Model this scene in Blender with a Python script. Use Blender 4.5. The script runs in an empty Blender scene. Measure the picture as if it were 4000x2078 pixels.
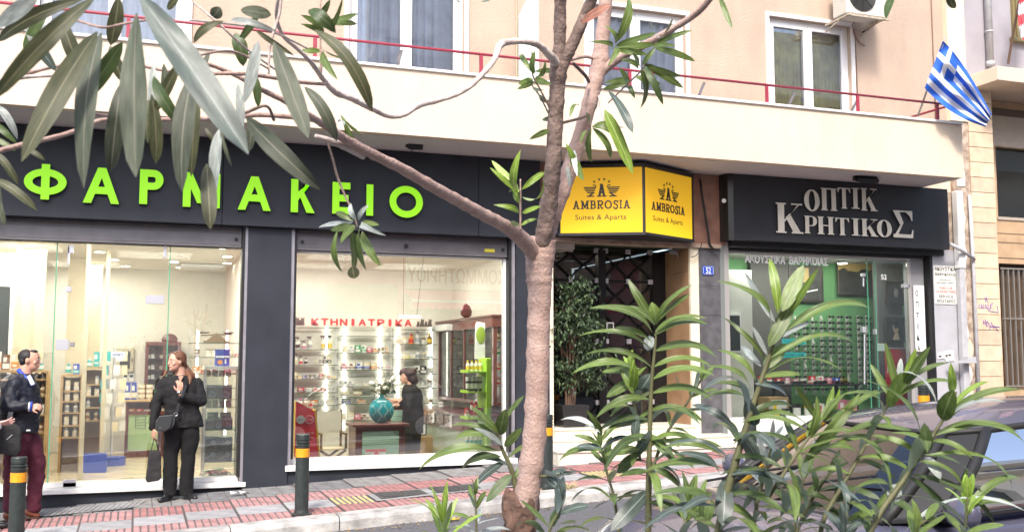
import bpy, bmesh, math, random
from mathutils import Vector, Matrix
from math import sin, cos, pi, radians, atan, sqrt
S = bpy.context.scene
COL = S.collection
R0 = random.Random(7)

# ---------------------------------------------------------------- camera, world, sun, exposure
FL, CX, CY, H = 4000., 2000., 1039., 1.55
PITCH, YAW = atan(371 / 4000), radians(20.06)
FWD = Vector((sin(YAW) * cos(PITCH), cos(YAW) * cos(PITCH), sin(PITCH)))
RGT = Vector((cos(YAW), -sin(YAW), 0)); UPV = RGT.cross(FWD)
CAM = Vector((0, 0, H))
cd = bpy.data.cameras.new('camera'); co = bpy.data.objects.new('camera', cd); COL.objects.link(co)
co.matrix_world = Matrix.Translation(CAM) @ Matrix((RGT, UPV, -FWD)).transposed().to_4x4()
cd.sensor_width = 36; cd.lens = 36 * FL / 4000; cd.clip_start = .05; cd.clip_end = 500
cd.dof.use_dof = True; cd.dof.focus_distance = 11.0; cd.dof.aperture_fstop = 16
S.camera = co

W = bpy.data.worlds.new('World'); S.world = W; W.use_nodes = True
nt = W.node_tree; bg = nt.nodes['Background']
sky = nt.nodes.new('ShaderNodeTexSky'); sky.sky_type = 'NISHITA'; sky.sun_disc = False
sky.sun_elevation = radians(47); sky.sun_rotation = radians(205)
sky.air_density = 1.0; sky.dust_density = 3.0; sky.ozone_density = 1.0
nt.links.new(sky.outputs[0], bg.inputs[0]); bg.inputs[1].default_value = 0.13
sl = bpy.data.lights.new('sun', 'SUN'); so = bpy.data.objects.new('sun', sl); COL.objects.link(so)
sl.energy = 1.5; sl.angle = radians(10); sl.color = (1, .94, .88)
e, a = radians(47), radians(205)
so.rotation_euler = Vector((sin(a) * cos(e), cos(a) * cos(e), sin(e))).to_track_quat('Z', 'Y').to_euler()
S.view_settings.view_transform = 'Standard'; S.view_settings.look = 'None'
S.view_settings.exposure = 1.55; S.view_settings.gamma = 1; S.view_settings.use_curve_mapping = False
S.render.engine = 'CYCLES'
cy = S.cycles
cy.use_denoising = True; cy.max_bounces = 7; cy.diffuse_bounces = 3; cy.glossy_bounces = 4
cy.transparent_max_bounces = 14; cy.transmission_bounces = 4; cy.caustics_reflective = False; cy.caustics_refractive = False
cy.sample_clamp_indirect = 4; cy.use_light_tree = True

# ---------------------------------------------------------------- where a point of the photograph lies in the place
def ray(px, py): return FWD + RGT * ((px - CX) / FL) - UPV * ((py - CY) / FL)
def V(px, py, Y):
    r = ray(px, py); return CAM + r * (Y / r.y)
def AZ(px, py, z):
    r = ray(px, py); return CAM + r * ((z - H) / r.z)
def AD(px, py, d): return CAM + ray(px, py) * d
def pav(x, y): return -.03 + .056 * x - .02 * (12.8 - y)
def road(x, y): return -.03 + .056 * x - .053 - .12 - .035 * (10.15 - y)

# ---------------------------------------------------------------- materials
MATS = {}
def mat(name, c, rough=.6, metal=0., var=0., vscale=8., bump=0., bscale=60., emit=0., ecol=None, spec=.5, detail=4, c2=None, coat=0., sub=0., streak=0., band=0.):
    if name in MATS: return MATS[name]
    m = bpy.data.materials.new(name); MATS[name] = m; m.use_nodes = True
    t = m.node_tree; b = t.nodes['Principled BSDF']
    c = tuple(c) + (1,)
    b.inputs['Base Color'].default_value = c; b.inputs['Roughness'].default_value = rough
    b.inputs['Metallic'].default_value = metal; b.inputs['Specular IOR Level'].default_value = spec
    b.inputs['Coat Weight'].default_value = coat
    if var or bump or c2:
        tc = t.nodes.new('ShaderNodeTexCoord')
    if var or c2:
        n = t.nodes.new('ShaderNodeTexNoise'); n.inputs['Scale'].default_value = vscale; n.inputs['Detail'].default_value = detail
        t.links.new(tc.outputs['Object'], n.inputs['Vector'])
        r = t.nodes.new('ShaderNodeValToRGB')
        r.color_ramp.elements[0].position = .3; r.color_ramp.elements[1].position = .7
        d = tuple(max(0, x * (1 - var)) for x in c[:3]) + (1,); u = tuple(min(1, x * (1 + var)) for x in c[:3]) + (1,)
        if c2: d = tuple(c2) + (1,); u = c
        r.color_ramp.elements[0].color = d; r.color_ramp.elements[1].color = u
        t.links.new(n.outputs['Fac'], r.inputs[0]); t.links.new(r.outputs[0], b.inputs['Base Color'])
        rr = t.nodes.new('ShaderNodeMapRange'); rr.inputs[3].default_value = max(0, rough - .08); rr.inputs[4].default_value = min(1, rough + .08)
        t.links.new(n.outputs['Fac'], rr.inputs[0]); t.links.new(rr.outputs[0], b.inputs['Roughness'])
    if band:
        mp = t.nodes.new('ShaderNodeMapping'); mp.inputs['Scale'].default_value = (9, 9, 60); t.links.new(tc.outputs['Object'], mp.inputs[0])
        n3 = t.nodes.new('ShaderNodeTexNoise'); n3.inputs['Scale'].default_value = 1; n3.inputs['Detail'].default_value = 4; t.links.new(mp.outputs[0], n3.inputs['Vector'])
        vo = t.nodes.new('ShaderNodeTexVoronoi'); vo.inputs['Scale'].default_value = 75; t.links.new(tc.outputs['Object'], vo.inputs['Vector'])
        v2 = t.nodes.new('ShaderNodeMapRange'); v2.inputs[1].default_value = .08; v2.inputs[2].default_value = .2; v2.inputs[3].default_value = .55; v2.inputs[4].default_value = 1; t.links.new(vo.outputs['Distance'], v2.inputs[0])
        r3 = t.nodes.new('ShaderNodeMapRange'); r3.inputs[1].default_value = .56; r3.inputs[2].default_value = .70; r3.inputs[3].default_value = 1; r3.inputs[4].default_value = 1 - band; t.links.new(n3.outputs['Fac'], r3.inputs[0])
        ml = t.nodes.new('ShaderNodeMath'); ml.operation = 'MULTIPLY'; t.links.new(r3.outputs[0], ml.inputs[0]); t.links.new(v2.outputs[0], ml.inputs[1])
        mm = t.nodes.new('ShaderNodeVectorMath'); mm.operation = 'SCALE'; t.links.new(b.inputs['Base Color'].links[0].from_socket, mm.inputs[0]); t.links.new(ml.outputs[0], mm.inputs['Scale']); t.links.new(mm.outputs[0], b.inputs['Base Color'])
    if streak:
        mp = t.nodes.new('ShaderNodeMapping'); mp.inputs['Scale'].default_value = (2.2, 2.2, .5); t.links.new(tc.outputs['Object'], mp.inputs[0])
        n3 = t.nodes.new('ShaderNodeTexNoise'); n3.inputs['Scale'].default_value = 1.6; n3.inputs['Detail'].default_value = 8; n3.inputs['Roughness'].default_value = .65; t.links.new(mp.outputs[0], n3.inputs['Vector'])
        r3 = t.nodes.new('ShaderNodeMapRange'); r3.inputs[1].default_value = .42; r3.inputs[2].default_value = .72; r3.inputs[3].default_value = 1; r3.inputs[4].default_value = 1 - streak; t.links.new(n3.outputs['Fac'], r3.inputs[0])
        mm = t.nodes.new('ShaderNodeVectorMath'); mm.operation = 'SCALE'; t.links.new(b.inputs['Base Color'].links[0].from_socket, mm.inputs[0]); t.links.new(r3.outputs[0], mm.inputs['Scale']); t.links.new(mm.outputs[0], b.inputs['Base Color'])
    if bump:
        n2 = t.nodes.new('ShaderNodeTexNoise'); n2.inputs['Scale'].default_value = bscale; n2.inputs['Detail'].default_value = 5
        t.links.new(tc.outputs['Object'], n2.inputs['Vector'])
        bp = t.nodes.new('ShaderNodeBump'); bp.inputs['Strength'].default_value = bump; bp.inputs['Distance'].default_value = .01
        t.links.new(n2.outputs['Fac'], bp.inputs['Height']); t.links.new(bp.outputs[0], b.inputs['Normal'])
    if emit:
        b.inputs['Emission Color'].default_value = tuple(ecol or c[:3]) + (1,); b.inputs['Emission Strength'].default_value = emit
    return m
def glass(name, tint=(1, 1, 1), refl=1., rough=.0, dirt=.03):
    if name in MATS: return MATS[name]
    m = bpy.data.materials.new(name); MATS[name] = m; m.use_nodes = True; t = m.node_tree
    t.nodes.remove(t.nodes['Principled BSDF']); o = t.nodes['Material Output']
    tr = t.nodes.new('ShaderNodeBsdfTransparent'); tr.inputs[0].default_value = tuple(tint) + (1,)
    gl = t.nodes.new('ShaderNodeBsdfGlossy'); gl.inputs['Roughness'].default_value = rough
    fr = t.nodes.new('ShaderNodeFresnel'); fr.inputs[0].default_value = 1.5
    mu = t.nodes.new('ShaderNodeMath'); mu.operation = 'MULTIPLY'; mu.inputs[1].default_value = refl; mu.use_clamp = True
    mx = t.nodes.new('ShaderNodeMixShader'); t.links.new(fr.outputs[0], mu.inputs[0]); t.links.new(mu.outputs[0], mx.inputs[0])
    t.links.new(tr.outputs[0], mx.inputs[1]); t.links.new(gl.outputs[0], mx.inputs[2])
    df = t.nodes.new('ShaderNodeBsdfDiffuse'); df.inputs[0].default_value = (.6, .6, .58, 1)
    no = t.nodes.new('ShaderNodeTexNoise'); no.inputs['Scale'].default_value = 1.5; no.inputs['Detail'].default_value = 6
    m2 = t.nodes.new('ShaderNodeMath'); m2.operation = 'MULTIPLY'; m2.inputs[1].default_value = dirt * 2
    t.links.new(no.outputs[0], m2.inputs[0])
    mx2 = t.nodes.new('ShaderNodeMixShader'); t.links.new(m2.outputs[0], mx2.inputs[0])
    t.links.new(mx.outputs[0], mx2.inputs[1]); t.links.new(df.outputs[0], mx2.inputs[2])
    t.links.new(mx2.outputs[0], o.inputs[0]); return m

# ---------------------------------------------------------------- mesh helpers
def chain(o):
    v = Vector((0, 0, 0))
    while o: v += o.location; o = o.parent
    return v
class MB:
    def __init__(s): s.v = []; s.f = []; s.m = []; s.i = 0
    def add(s, vs, fs, mi=None):
        k = len(s.v); s.v += [tuple(x) for x in vs]; s.f += [tuple(k + j for j in f) for f in fs]; s.m += [s.i if mi is None else mi] * len(fs); return s
    def box(s, x0, x1, y0, y1, z0, z1, mi=None):
        return s.add([(x0, y0, z0), (x1, y0, z0), (x1, y1, z0), (x0, y1, z0), (x0, y0, z1), (x1, y0, z1), (x1, y1, z1), (x0, y1, z1)],
                     [(0, 3, 2, 1), (4, 5, 6, 7), (0, 1, 5, 4), (1, 2, 6, 5), (2, 3, 7, 6), (3, 0, 4, 7)], mi)
    def bar(s, p, q, w, h, up=(0, 0, 1), mi=None):
        p, q = Vector(p), Vector(q); d = (q - p).normalized(); u = Vector(up)
        if abs(d.dot(u)) > .98: u = Vector((0, 1, 0))
        r = d.cross(u).normalized() * w / 2; u = r.cross(d).normalized() * h / 2
        return s.add([p - r - u, p + r - u, p + r + u, p - r + u, q - r - u, q + r - u, q + r + u, q - r + u],
                     [(0, 1, 2, 3), (7, 6, 5, 4), (0, 4, 5, 1), (1, 5, 6, 2), (2, 6, 7, 3), (3, 7, 4, 0)], mi)
    def prism(s, poly, y0, y1, mi=None):           # poly in (x,z), extruded along y
        n = len(poly); vs = [(x, y0, z) for x, z in poly] + [(x, y1, z) for x, z in poly]
        return s.add(vs, [tuple(range(n)), tuple(range(2 * n - 1, n - 1, -1))] + [(i, i + n, (i + 1) % n + n, (i + 1) % n) for i in range(n)], mi)
    def prismz(s, poly, z0, z1, mi=None):
        n = len(poly); vs = [(x, y, z0) for x, y in poly] + [(x, y, z1) for x, y in poly]
        return s.add(vs, [tuple(range(n - 1, -1, -1)), tuple(range(n, 2 * n))] + [(i, (i + 1) % n, (i + 1) % n + n, i + n) for i in range(n)], mi)
    def tube(s, pts, rad, n=8, mi=None, cap=True, sq=None):
        pts = [Vector(p) for p in pts]; rad = rad if isinstance(rad, (list, tuple)) else [rad] * len(pts)
        k0 = len(s.v); u = None; vs = []
        for i, p in enumerate(pts):
            d = (pts[min(i + 1, len(pts) - 1)] - pts[max(i - 1, 0)]).normalized()
            if u is None:
                u = Vector((0, 0, 1)) if abs(d.z) < .9 else Vector((1, 0, 0))
            u = (u - d * u.dot(d)).normalized(); w = d.cross(u)
            for j in range(n):
                t = 2 * pi * j / n; vs.append(p + (u * cos(t) + w * sin(t)) * rad[i])
        fs = [(i * n + j, i * n + (j + 1) % n, (i + 1) * n + (j + 1) % n, (i + 1) * n + j) for i in range(len(pts) - 1) for j in range(n)]
        if cap: fs += [tuple(range(n - 1, -1, -1)), tuple((len(pts) - 1) * n + j for j in range(n))]
        return s.add(vs, fs, mi)
    def cyl(s, p, q, r, r2=None, n=12, mi=None): return s.tube([p, q], [r, r if r2 is None else r2], n, mi)
    def lathe(s, prof, c=(0, 0, 0), n=16, mi=None, mis=None, sy=1.):
        vs = [(c[0] + r * cos(2 * pi * j / n), c[1] + sy * r * sin(2 * pi * j / n), c[2] + z) for r, z in prof for j in range(n)]
        m = len(prof)
        for i in range(m - 1):
            pass
        k = len(s.v); s.v += vs
        for i in range(m - 1):
            for j in range(n):
                s.f.append((k + i * n + j, k + i * n + (j + 1) % n, k + (i + 1) * n + (j + 1) % n, k + (i + 1) * n + j)); s.m.append(mis[i] if mis else (s.i if mi is None else mi))
        s.f.append(tuple(k + j for j in range(n - 1, -1, -1))); s.m.append(mis[0] if mis else (mi or s.i))
        s.f.append(tuple(k + (m - 1) * n + j for j in range(n))); s.m.append(mis[-1] if mis else (mi or s.i))
        return s
    def ell(s, c, r, n=12, k=8, mi=None, M=None):
        prof = [(sin(pi * i / k), -cos(pi * i / k)) for i in range(k + 1)]
        vs = []
        for a_, z in prof:
            for j in range(n):
                p = Vector((a_ * cos(2 * pi * j / n) * r[0], a_ * sin(2 * pi * j / n) * r[1], z * r[2]))
                if M: p = M @ p
                vs.append(p + Vector(c))
        fs = [(i * n + j, i * n + (j + 1) % n, (i + 1) * n + (j + 1) % n, (i + 1) * n + j) for i in range(k) for j in range(n)]
        return s.add(vs, fs, mi)
    def mesh(s, name, mats):
        me = bpy.data.meshes.new(name); me.from_pydata(s.v, [], s.f)
        for m in (mats if isinstance(mats, (list, tuple)) else [mats]): me.materials.append(m)
        if any(s.m): me.polygons.foreach_set('material_index', s.m)
        me.update(); return me
    def build(s, name, mats, parent=None, smooth=False, bevel=0, world=True, seg=1):
        if parent and world:
            o_ = chain(parent); s.v = [(x - o_.x, y - o_.y, z - o_.z) for x, y, z in s.v]
        me = s.mesh(name, mats); o = bpy.data.objects.new(name, me); COL.objects.link(o)
        if smooth: me.polygons.foreach_set('use_smooth', [True] * len(me.polygons))
        if bevel:
            b = o.modifiers.new('b', 'BEVEL'); b.width = bevel; b.segments = seg; b.limit_method = 'ANGLE'; b.angle_limit = .6
        if parent: o.parent = parent
        return o
def put(me, name, parent=None, loc=(0, 0, 0), M=None):
    o = bpy.data.objects.new(name, me); COL.objects.link(o)
    if parent: o.parent = parent
    if M is not None: o.matrix_basis = M
    else: o.location = Vector(loc) - (chain(parent) if parent else Vector((0, 0, 0)))
    return o
def tag(o, label=None, cat=None, group=None, kind=None):
    if label: o['label'] = label
    if cat: o['category'] = cat
    if group: o['group'] = group
    if kind: o['kind'] = kind
    return o
def thing(name, label, cat, loc=(0, 0, 0), rz=0, group=None):
    o = bpy.data.objects.new(name, None); COL.objects.link(o); o.location = loc; o.rotation_euler.z = rz
    o.empty_display_size = .1
    return tag(o, label, cat, group)
def dup(o, loc=None, label=None, group=None, parent=None, rz=None):
    c = o.copy(); COL.objects.link(c)
    if parent: c.parent = parent
    for ch in list(o.children): dup(ch, parent=c)
    if loc is not None: c.location = loc
    if rz is not None: c.rotation_euler.z = rz
    if label: c['label'] = label
    if group: c['group'] = group
    return c
def text_mb(body, w, h, th=.004, mi=0, sx=None, bold=0.):
    cu = bpy.data.curves.new('t', 'FONT'); cu.body = body; cu.size = 1; cu.resolution_u = 3; cu.offset = bold
    ob = bpy.data.objects.new('t', cu); COL.objects.link(ob)
    bpy.context.view_layer.update()
    me = bpy.data.meshes.new_from_object(ob.evaluated_get(bpy.context.evaluated_depsgraph_get()))
    vs = [v.co.copy() for v in me.vertices]; fs = [tuple(p.vertices) for p in me.polygons]
    x0 = min(v.x for v in vs); x1 = max(v.x for v in vs); y0 = min(v.y for v in vs); y1 = max(v.y for v in vs)
    if w is None: w = h * (x1 - x0) / (y1 - y0)
    vs = [((v.x - x0) / (x1 - x0) * w, -th, (v.y - y0) / (y1 - y0) * h) for v in vs]
    bpy.data.objects.remove(ob); bpy.data.curves.remove(cu); bpy.data.meshes.remove(me)
    m = MB(); m.add(vs, fs, mi); return m, w
def text_on(body, o, ux, w, h, th, m, name='lettering', parent=None, up=(0, 0, 1), bold=0., solid=0.):
    """lettering lying on a plane: o = lower left corner, ux = direction of the line"""
    t, w = text_mb(body, w, h, 0)
    if bold:
        v0, f0, d_ = list(t.v), list(t.f), bold * h * .55
        for k_, (dx_, dz_) in enumerate(((d_, 0), (-d_, 0), (0, d_), (0, -d_))): t.add([(x + dx_, y, z + dz_) for x, y, z in v0], f0)
        n0 = len(v0); t.v = [(x, -(i // n0) * .00025, z) for i, (x, y, z) in enumerate(t.v)]
    ux = Vector(ux).normalized(); up = Vector(up).normalized(); nn = ux.cross(up)
    o = Vector(o); t.v = [tuple(o + ux * x + up * z + nn * (th - y)) for x, y, z in t.v]
    ob = t.build(name, m, parent)
    if solid:
        k = ob.modifiers.new('s', 'SOLIDIFY'); k.thickness = solid; k.offset = -1
    return ob

# ---------------------------------------------------------------- drawn capitals: strokes as small prisms
def q_(x0, y0, x1, y1): return [(x0, y0), (x1, y0), (x1, y1), (x0, y1)]
def dg(xb, xt, w, y0=0., y1=1., wt=None): return [(xb, y0), (xb + w, y0), (xt + (wt or w), y1), (xt, y1)]
def arc(cx, cy, rx, ry, a0, a1, wx, wy, n=14):
    out = []
    for i in range(n):
        p, q = radians(a0 + (a1 - a0) * i / n), radians(a0 + (a1 - a0) * (i + 1) / n)
        out.append([(cx + rx * cos(p), cy + ry * sin(p)), (cx + rx * cos(q), cy + ry * sin(q)),
                    (cx + (rx - wx) * cos(q), cy + (ry - wy) * sin(q)), (cx + (rx - wx) * cos(p), cy + (ry - wy) * sin(p))])
    return out
def glyph(ch, w, t, s=0., st=.06):
    """polygons of a capital in a unit box; w stem, t thin stroke, s serif reach, st serif thickness (w, s relative to box width)"""
    def ser(x0, x1, y): return [q_(x0 - s, y, x1 + s, y + st)] if s else []
    e = s
    L, Rr = e, 1 - e
    if ch in 'OΟ': return arc(.5, .5, .5, .5, 0, 360, w, t, 28)
    if ch in 'IΙ': return [q_(L, 0, Rr, 1)] + ser(L, Rr, 0) + ser(L, Rr, 1 - st)
    if ch == 'Π': return [q_(L, 0, L + w, 1), q_(Rr - w, 0, Rr, 1), q_(L, 1 - t, Rr, 1)] + ser(L, L + w, 0) + ser(Rr - w, Rr, 0) + ([q_(0, 1 - st, 1, 1)] if s else [])
    if ch in 'ΗH': return [q_(L, 0, L + w, 1), q_(Rr - w, 0, Rr, 1), q_(L + w, .5 - t / 2, Rr - w, .5 + t / 2)] + sum([ser(a_, a_ + w, y) for a_ in (L, Rr - w) for y in (0, 1 - st)], [])
    if ch in 'TΤ': return [q_(.5 - w / 2, 0, .5 + w / 2, 1 - t), q_(0, 1 - t, 1, 1)] + ser(.5 - w / 2, .5 + w / 2, 0) + ([[(0, 1), (0, .76), (.05, .76), (.16, 1 - t), (.16, 1)], [(1, 1), (.84, 1), (.84, 1 - t), (.95, .76), (1, .76)]] if s else [])
    if ch in 'KΚ':
        o = [q_(L, 0, L + w, 1), [(L + w, .36), (L + w, .36 + t * 1.3), (Rr - t * .3, 1), (Rr - t * (1.5 if s else 0) - (0 if s else w * 1.05), 1)]]
        o += [[(L + w + .05, .52), (Rr - w * 1.15, 0), (Rr, 0), (L + w + .2, .66)]]
        if s: o += ser(L, L + w, 0) + ser(L, L + w, 1 - st) + [q_(Rr - w - .12, 0, 1, st), q_(Rr - .36, 1 - st, 1 - .02, 1)]
        return o
    if ch in 'PΡ':
        hh = .29
        return [q_(L, 0, L + w, 1), q_(L + w, 1 - t, .58, 1), q_(L + w, 1 - 2 * hh, .58, 1 - 2 * hh + t)] + arc(.58, 1 - hh, 1 - .58 - e * .3, hh, -90, 90, w, t, 10) + ser(L, L + w, 0) + ([q_(0, 1 - st, L + w, 1)] if s else [])
    if ch == 'R': return glyph('P', w, t, s, st) + [[(.42, .42), (.42 + w * .9, .42), (Rr, 0), (Rr - w * 1.1, 0)]] + ([q_(Rr - w * 1.2, 0, 1, st)] if s else [])
    if ch in 'BΒ':
        return [q_(L, 0, L + w, 1)] + [q_(L + w, y, .6, y + t) for y in (0, .5 - t / 2, 1 - t)] + arc(.6, .75 - t / 4, .33 - e * .2, .25 + t / 4, -90, 90, w, t, 8) + arc(.6, .25 + t / 4, .4 - e * .2, .25 + t / 4, -90, 90, w, t, 8) + ([q_(0, 1 - st, L + w, 1), q_(0, 0, L + w, st)] if s else [])
    if ch in 'EΕ': return [q_(0, 0, w, 1)] + [q_(w, y, x, y + t) for y, x in ((0, 1), (.5 - t / 2, .9), (1 - t, 1))]
    if ch in 'AΑ':
        l1 = w * (.62 if s and t < .12 else 1)
        return [dg(e, .5 - l1 * .5, l1), dg(Rr - w, .5 - w * .5, w), q_(.3, .26, .7, .26 + t)] + (ser(e, e + l1, 0) + ser(Rr - w, Rr, 0) + ([q_(.3, 1 - st, .5 + w * .5, 1)] if s > .1 else []) if s else [])
    if ch in 'MΜ':
        return [q_(L, 0, L + w, 1), q_(Rr - w, 0, Rr, 1), dg(.5 - w * .55, L, w * 1.1, .12, 1), dg(.5 - w * .55, Rr - w * 1.1, w * 1.1, .12, 1)] + sum([ser(a_, a_ + w, 0) for a_ in (L, Rr - w)], []) + ([q_(0, 1 - st, L + w, 1), q_(Rr - w, 1 - st, 1, 1)] if s else [])
    if ch == 'Φ': return arc(.5, .5, .5, .37, 0, 360, w, t * .95, 28) + [q_(.5 - w * .5, 0, .5 + w * .5, 1)]
    if ch == 'Σ':
        return [[(.0, 1), (.30, 1), (.52, .55), (.38, .42)], [(.0, .0), (.16, .0), (.52, .55), (.38, .5)], q_(0, 0, .95, .13),
                [(.0, 1), (.97, 1), (.97, .955), (.1, .93)], [(.97, 1), (.97, .64), (.92, .64), (.84, .8), (.66, .93), (.66, 1)], [(.97, 0), (1, .3), (.95, .3), (.88, .13), (.8, .1), (.8, 0)]]
    if ch == 'S':
        return arc(.5, .74, .42, .26, 20, 270, w, t, 12) + arc(.5, .26, .46, .26 + t * .5, -160, 90, w, t, 12) + ([q_(.84, .68, .84 + w * .5, .98), q_(.06, .02, .06 + w * .5, .3)] if s else [])
    return [q_(0, 0, 1, 1)]
def letter(ch, o, ux, w, h, th, m, parent, sw, st_, s=0., sst=.06, name='letter', gap=0., up=(0, 0, 1), msides=None):
    """a raised letter: lower left corner o, unit direction ux along the line, th thickness towards the viewer"""
    b = MB(); ux = Vector(ux).normalized(); up = Vector(up); nn = ux.cross(up); o = Vector(o)
    for i, pl in enumerate(glyph(ch, sw, st_, s, sst)):
        t2 = th + gap + i * .0002
        b2 = MB(); b2.prism(pl, -gap, -t2)
        n = len(pl)
        b2.m = [0, 1] + [1] * n if False else [0] * len(b2.f)
        vs = [o + ux * (x * w) + up * (z * h) + nn * (-y) for x, y, z in b2.v]
        if msides: b2.m = [1] + [0] + [1] * n
        k = len(b.v); b.v += [tuple(v) for v in vs]; b.f += [tuple(k + j for j in f) for f in b2.f]; b.m += b2.m
    ob = b.build(name, [m, msides] if msides else m, parent)
    ob.data.update(); bm = bmesh.new(); bm.from_mesh(ob.data); bmesh.ops.recalc_face_normals(bm, faces=bm.faces); bm.to_mesh(ob.data); bm.free()
    return ob
# ---------------------------------------------------------------- colours of the place
M_an = mat('anthracite_panel', (.024, .028, .038), .55, spec=.35, var=.14, vscale=3, bump=.1, bscale=300, streak=.15)
M_an2 = mat('shutter_metal', (.16, .15, .16), .4, .3, var=.15, vscale=5)
M_blk = mat('black_gasket', (.012, .012, .013), .5)
M_alu = mat('grey_guide_rail', (.30, .29, .32), .4, .4, var=.1)
M_marw = mat('white_marble', (.78, .77, .74), .35, var=.06, vscale=6, bump=.05)
M_stu = mat('peach_stucco', (.47, .36, .28), .9, var=.08, vscale=1.2, bump=.8, bscale=38, streak=.09)
M_stu2 = mat('cream_stucco', (.66, .55, .43), .9, var=.05, vscale=1.5, bump=.5, bscale=45, streak=.07)
M_cop = mat('coping_white', (.75, .72, .70), .6, var=.05)
M_sof = mat('soffit_grey', (.60, .56, .56), .85, var=.05, vscale=2, bump=.15)
M_pvc = mat('white_window_frame', (.8, .8, .82), .35)
M_red = mat('red_rail_paint', (.30, .035, .06), .4, var=.1, vscale=20)
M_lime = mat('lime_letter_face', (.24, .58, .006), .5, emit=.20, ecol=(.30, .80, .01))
M_limed = mat('dark_green_letter_side', (.01, .035, .01), .5)
M_wht = mat('white_paint', (.74, .74, .73), .5)
M_glass = glass('shop_glass', (.96, .985, .965), 6., dirt=.008)
M_gedge = mat('green_glass_edge', (.10, .36, .22), .15, spec=.8)
M_steel = mat('brushed_fitting', (.62, .62, .66), .35, .6)
M_asph = mat('asphalt_grey', (.105, .105, .115), .85, var=.35, vscale=45, bump=.7, bscale=180)
M_tred = mat('red_paving', (.46, .19, .185), .75, var=.25, vscale=7, bump=.25, bscale=90)
M_tgry = mat('grey_ribbed_paving', (.36, .36, .37), .75, var=.2, vscale=9, bump=.2, bscale=90)
M_tyel = mat('yellow_paving', (.46, .37, .17), .75, var=.25, vscale=14, bump=.25)
M_cem = mat('cement_paving', (.27, .27, .27), .9, var=.3, vscale=6, bump=.3, bscale=60)
M_kerb = mat('worn_kerb_stone', (.50, .49, .47), .8, var=.25, vscale=9, bump=.5, bscale=35)
M_grout = mat('dark_joint', (.10, .09, .09), .9)

# ---------------------------------------------------------------- ground, road, pavements
def slope_sheet(name, x0, x1, y0, y1, f, m, dz=0., nx=1, ny=1):
    b = MB(); vs = []
    for j in range(ny + 1):
        for i in range(nx + 1):
            x = x0 + (x1 - x0) * i / nx; y = y0 + (y1 - y0) * j / ny; vs.append((x, y, f(x, y) + dz))
    fs = [(j * (nx + 1) + i, j * (nx + 1) + i + 1, (j + 1) * (nx + 1) + i + 1, (j + 1) * (nx + 1) + i) for j in range(ny) for i in range(nx)]
    b.add(vs, fs); return tag(b.build(name, m), kind='structure')
slope_sheet('ground', -90, 90, -90, 110, lambda x, y: .056 * x - 1.2, M_cem)
slope_sheet('road', -60, 70, 2.9, 10.16, road, M_asph)
# far pavement: body under the tiles, then each slab by itself
b = MB(); X0, X1 = -60, 70
b.add([(X0, 10.17, pav(X0, 10.17) - .3), (X1, 10.17, pav(X1, 10.17) - .3), (X1, 10.17, pav(X1, 10.17) - .012), (X0, 10.17, pav(X0, 10.17) - .012),
       (X1, 13.4, pav(X1, 13.4) - .012), (X0, 13.4, pav(X0, 13.4) - .012)], [(0, 1, 2, 3), (3, 2, 4, 5)])
pave = tag(b.build('pavement', M_grout), kind='structure')
def on_slope(x, y, dz=0.): return Matrix.Translation((x, y, pav(x, y) + dz)) @ Matrix(((1, 0, 0, 0), (0, 1, 0, 0), (.056, .02, 1, 0), (0, 0, 0, 1)))
def tile_mesh(name, w, d, nx, ny, m, g=.007, h=.013, base=True):
    b = MB()
    if base: b.box(.003, w - .003, .003, d - .003, -.011, h * .45, 1)
    for i in range(nx):
        for j in range(ny):
            x0, x1, y0, y1 = w * i / nx + g, w * (i + 1) / nx - g, d * j / ny + g, d * (j + 1) / ny - g; k = g * .7
            b.add([(x0, y0, h * .4), (x1, y0, h * .4), (x1, y1, h * .4), (x0, y1, h * .4), (x0 + k, y0 + k, h), (x1 - k, y0 + k, h), (x1 - k, y1 - k, h), (x0 + k, y1 - k, h)],
                  [(4, 5, 6, 7), (0, 1, 5, 4), (1, 2, 6, 5), (2, 3, 7, 6), (3, 0, 4, 7)])
    return b.mesh(name, [m, mat('tile_groove', (.13, .115, .115), .9)])
M_treds = [mat('red_paving_%s' % n, c, .75, var=.3, vscale=5, bump=.3, bscale=90) for n, c in (('plain', (.36, .185, .18)), ('faded', (.39, .215, .21)), ('deep', (.33, .155, .15)))]
M_tgrys = [mat('grey_ribbed_%s' % n, c, .78, var=.22, vscale=6, bump=.2, bscale=80) for n, c in (('plain', (.30, .30, .31)), ('pale', (.33, .33, .335)), ('soiled', (.265, .265, .27)))]
T_red = [tile_mesh('red_tile', .5, .48, 7, 2, m) for m in M_treds]; T_red2 = [tile_mesh('red_tile', .5, .58, 7, 3, m) for m in M_treds]
T_gry = [tile_mesh('ribbed_tile', .5, .5, 1, 8, m, g=.008) for m in M_tgrys]; T_yel = tile_mesh('warning_tile', .42, .5, 7, 7, M_tyel, g=.012)
def slab_part(me, x, y, dz=0., name='paving_tile'):
    jx = R0.uniform(-.001, .001)
    return put(me, name, pave, M=on_slope(x + jx, y + jx, dz + R0.uniform(-.0015, .0015)))
x = -3.0
while x < 11.9:
    slab_part(R0.choice(T_red), x, 10.41); slab_part(R0.choice(T_red2), x, 11.40)
    if not (1.9 < x < 3.9 or 4.4 < x < 5.4): slab_part(R0.choice(T_gry), x, 10.895)
    x += .503
slab_part(T_yel, 2.02, 10.895); slab_part(T_yel, 5.02, 10.895); slab_part(T_gry[0], 4.5, 10.895)
cm = [tile_mesh('cement_slab', .6, .74, 3, 4, mat('cement_slab_%d' % k, c, .9, var=.3, vscale=7, bump=.35, bscale=50), g=.005, h=.011) for k, c in enumerate(((.20, .20, .20), (.165, .165, .17), (.22, .215, .21)))]
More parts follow.
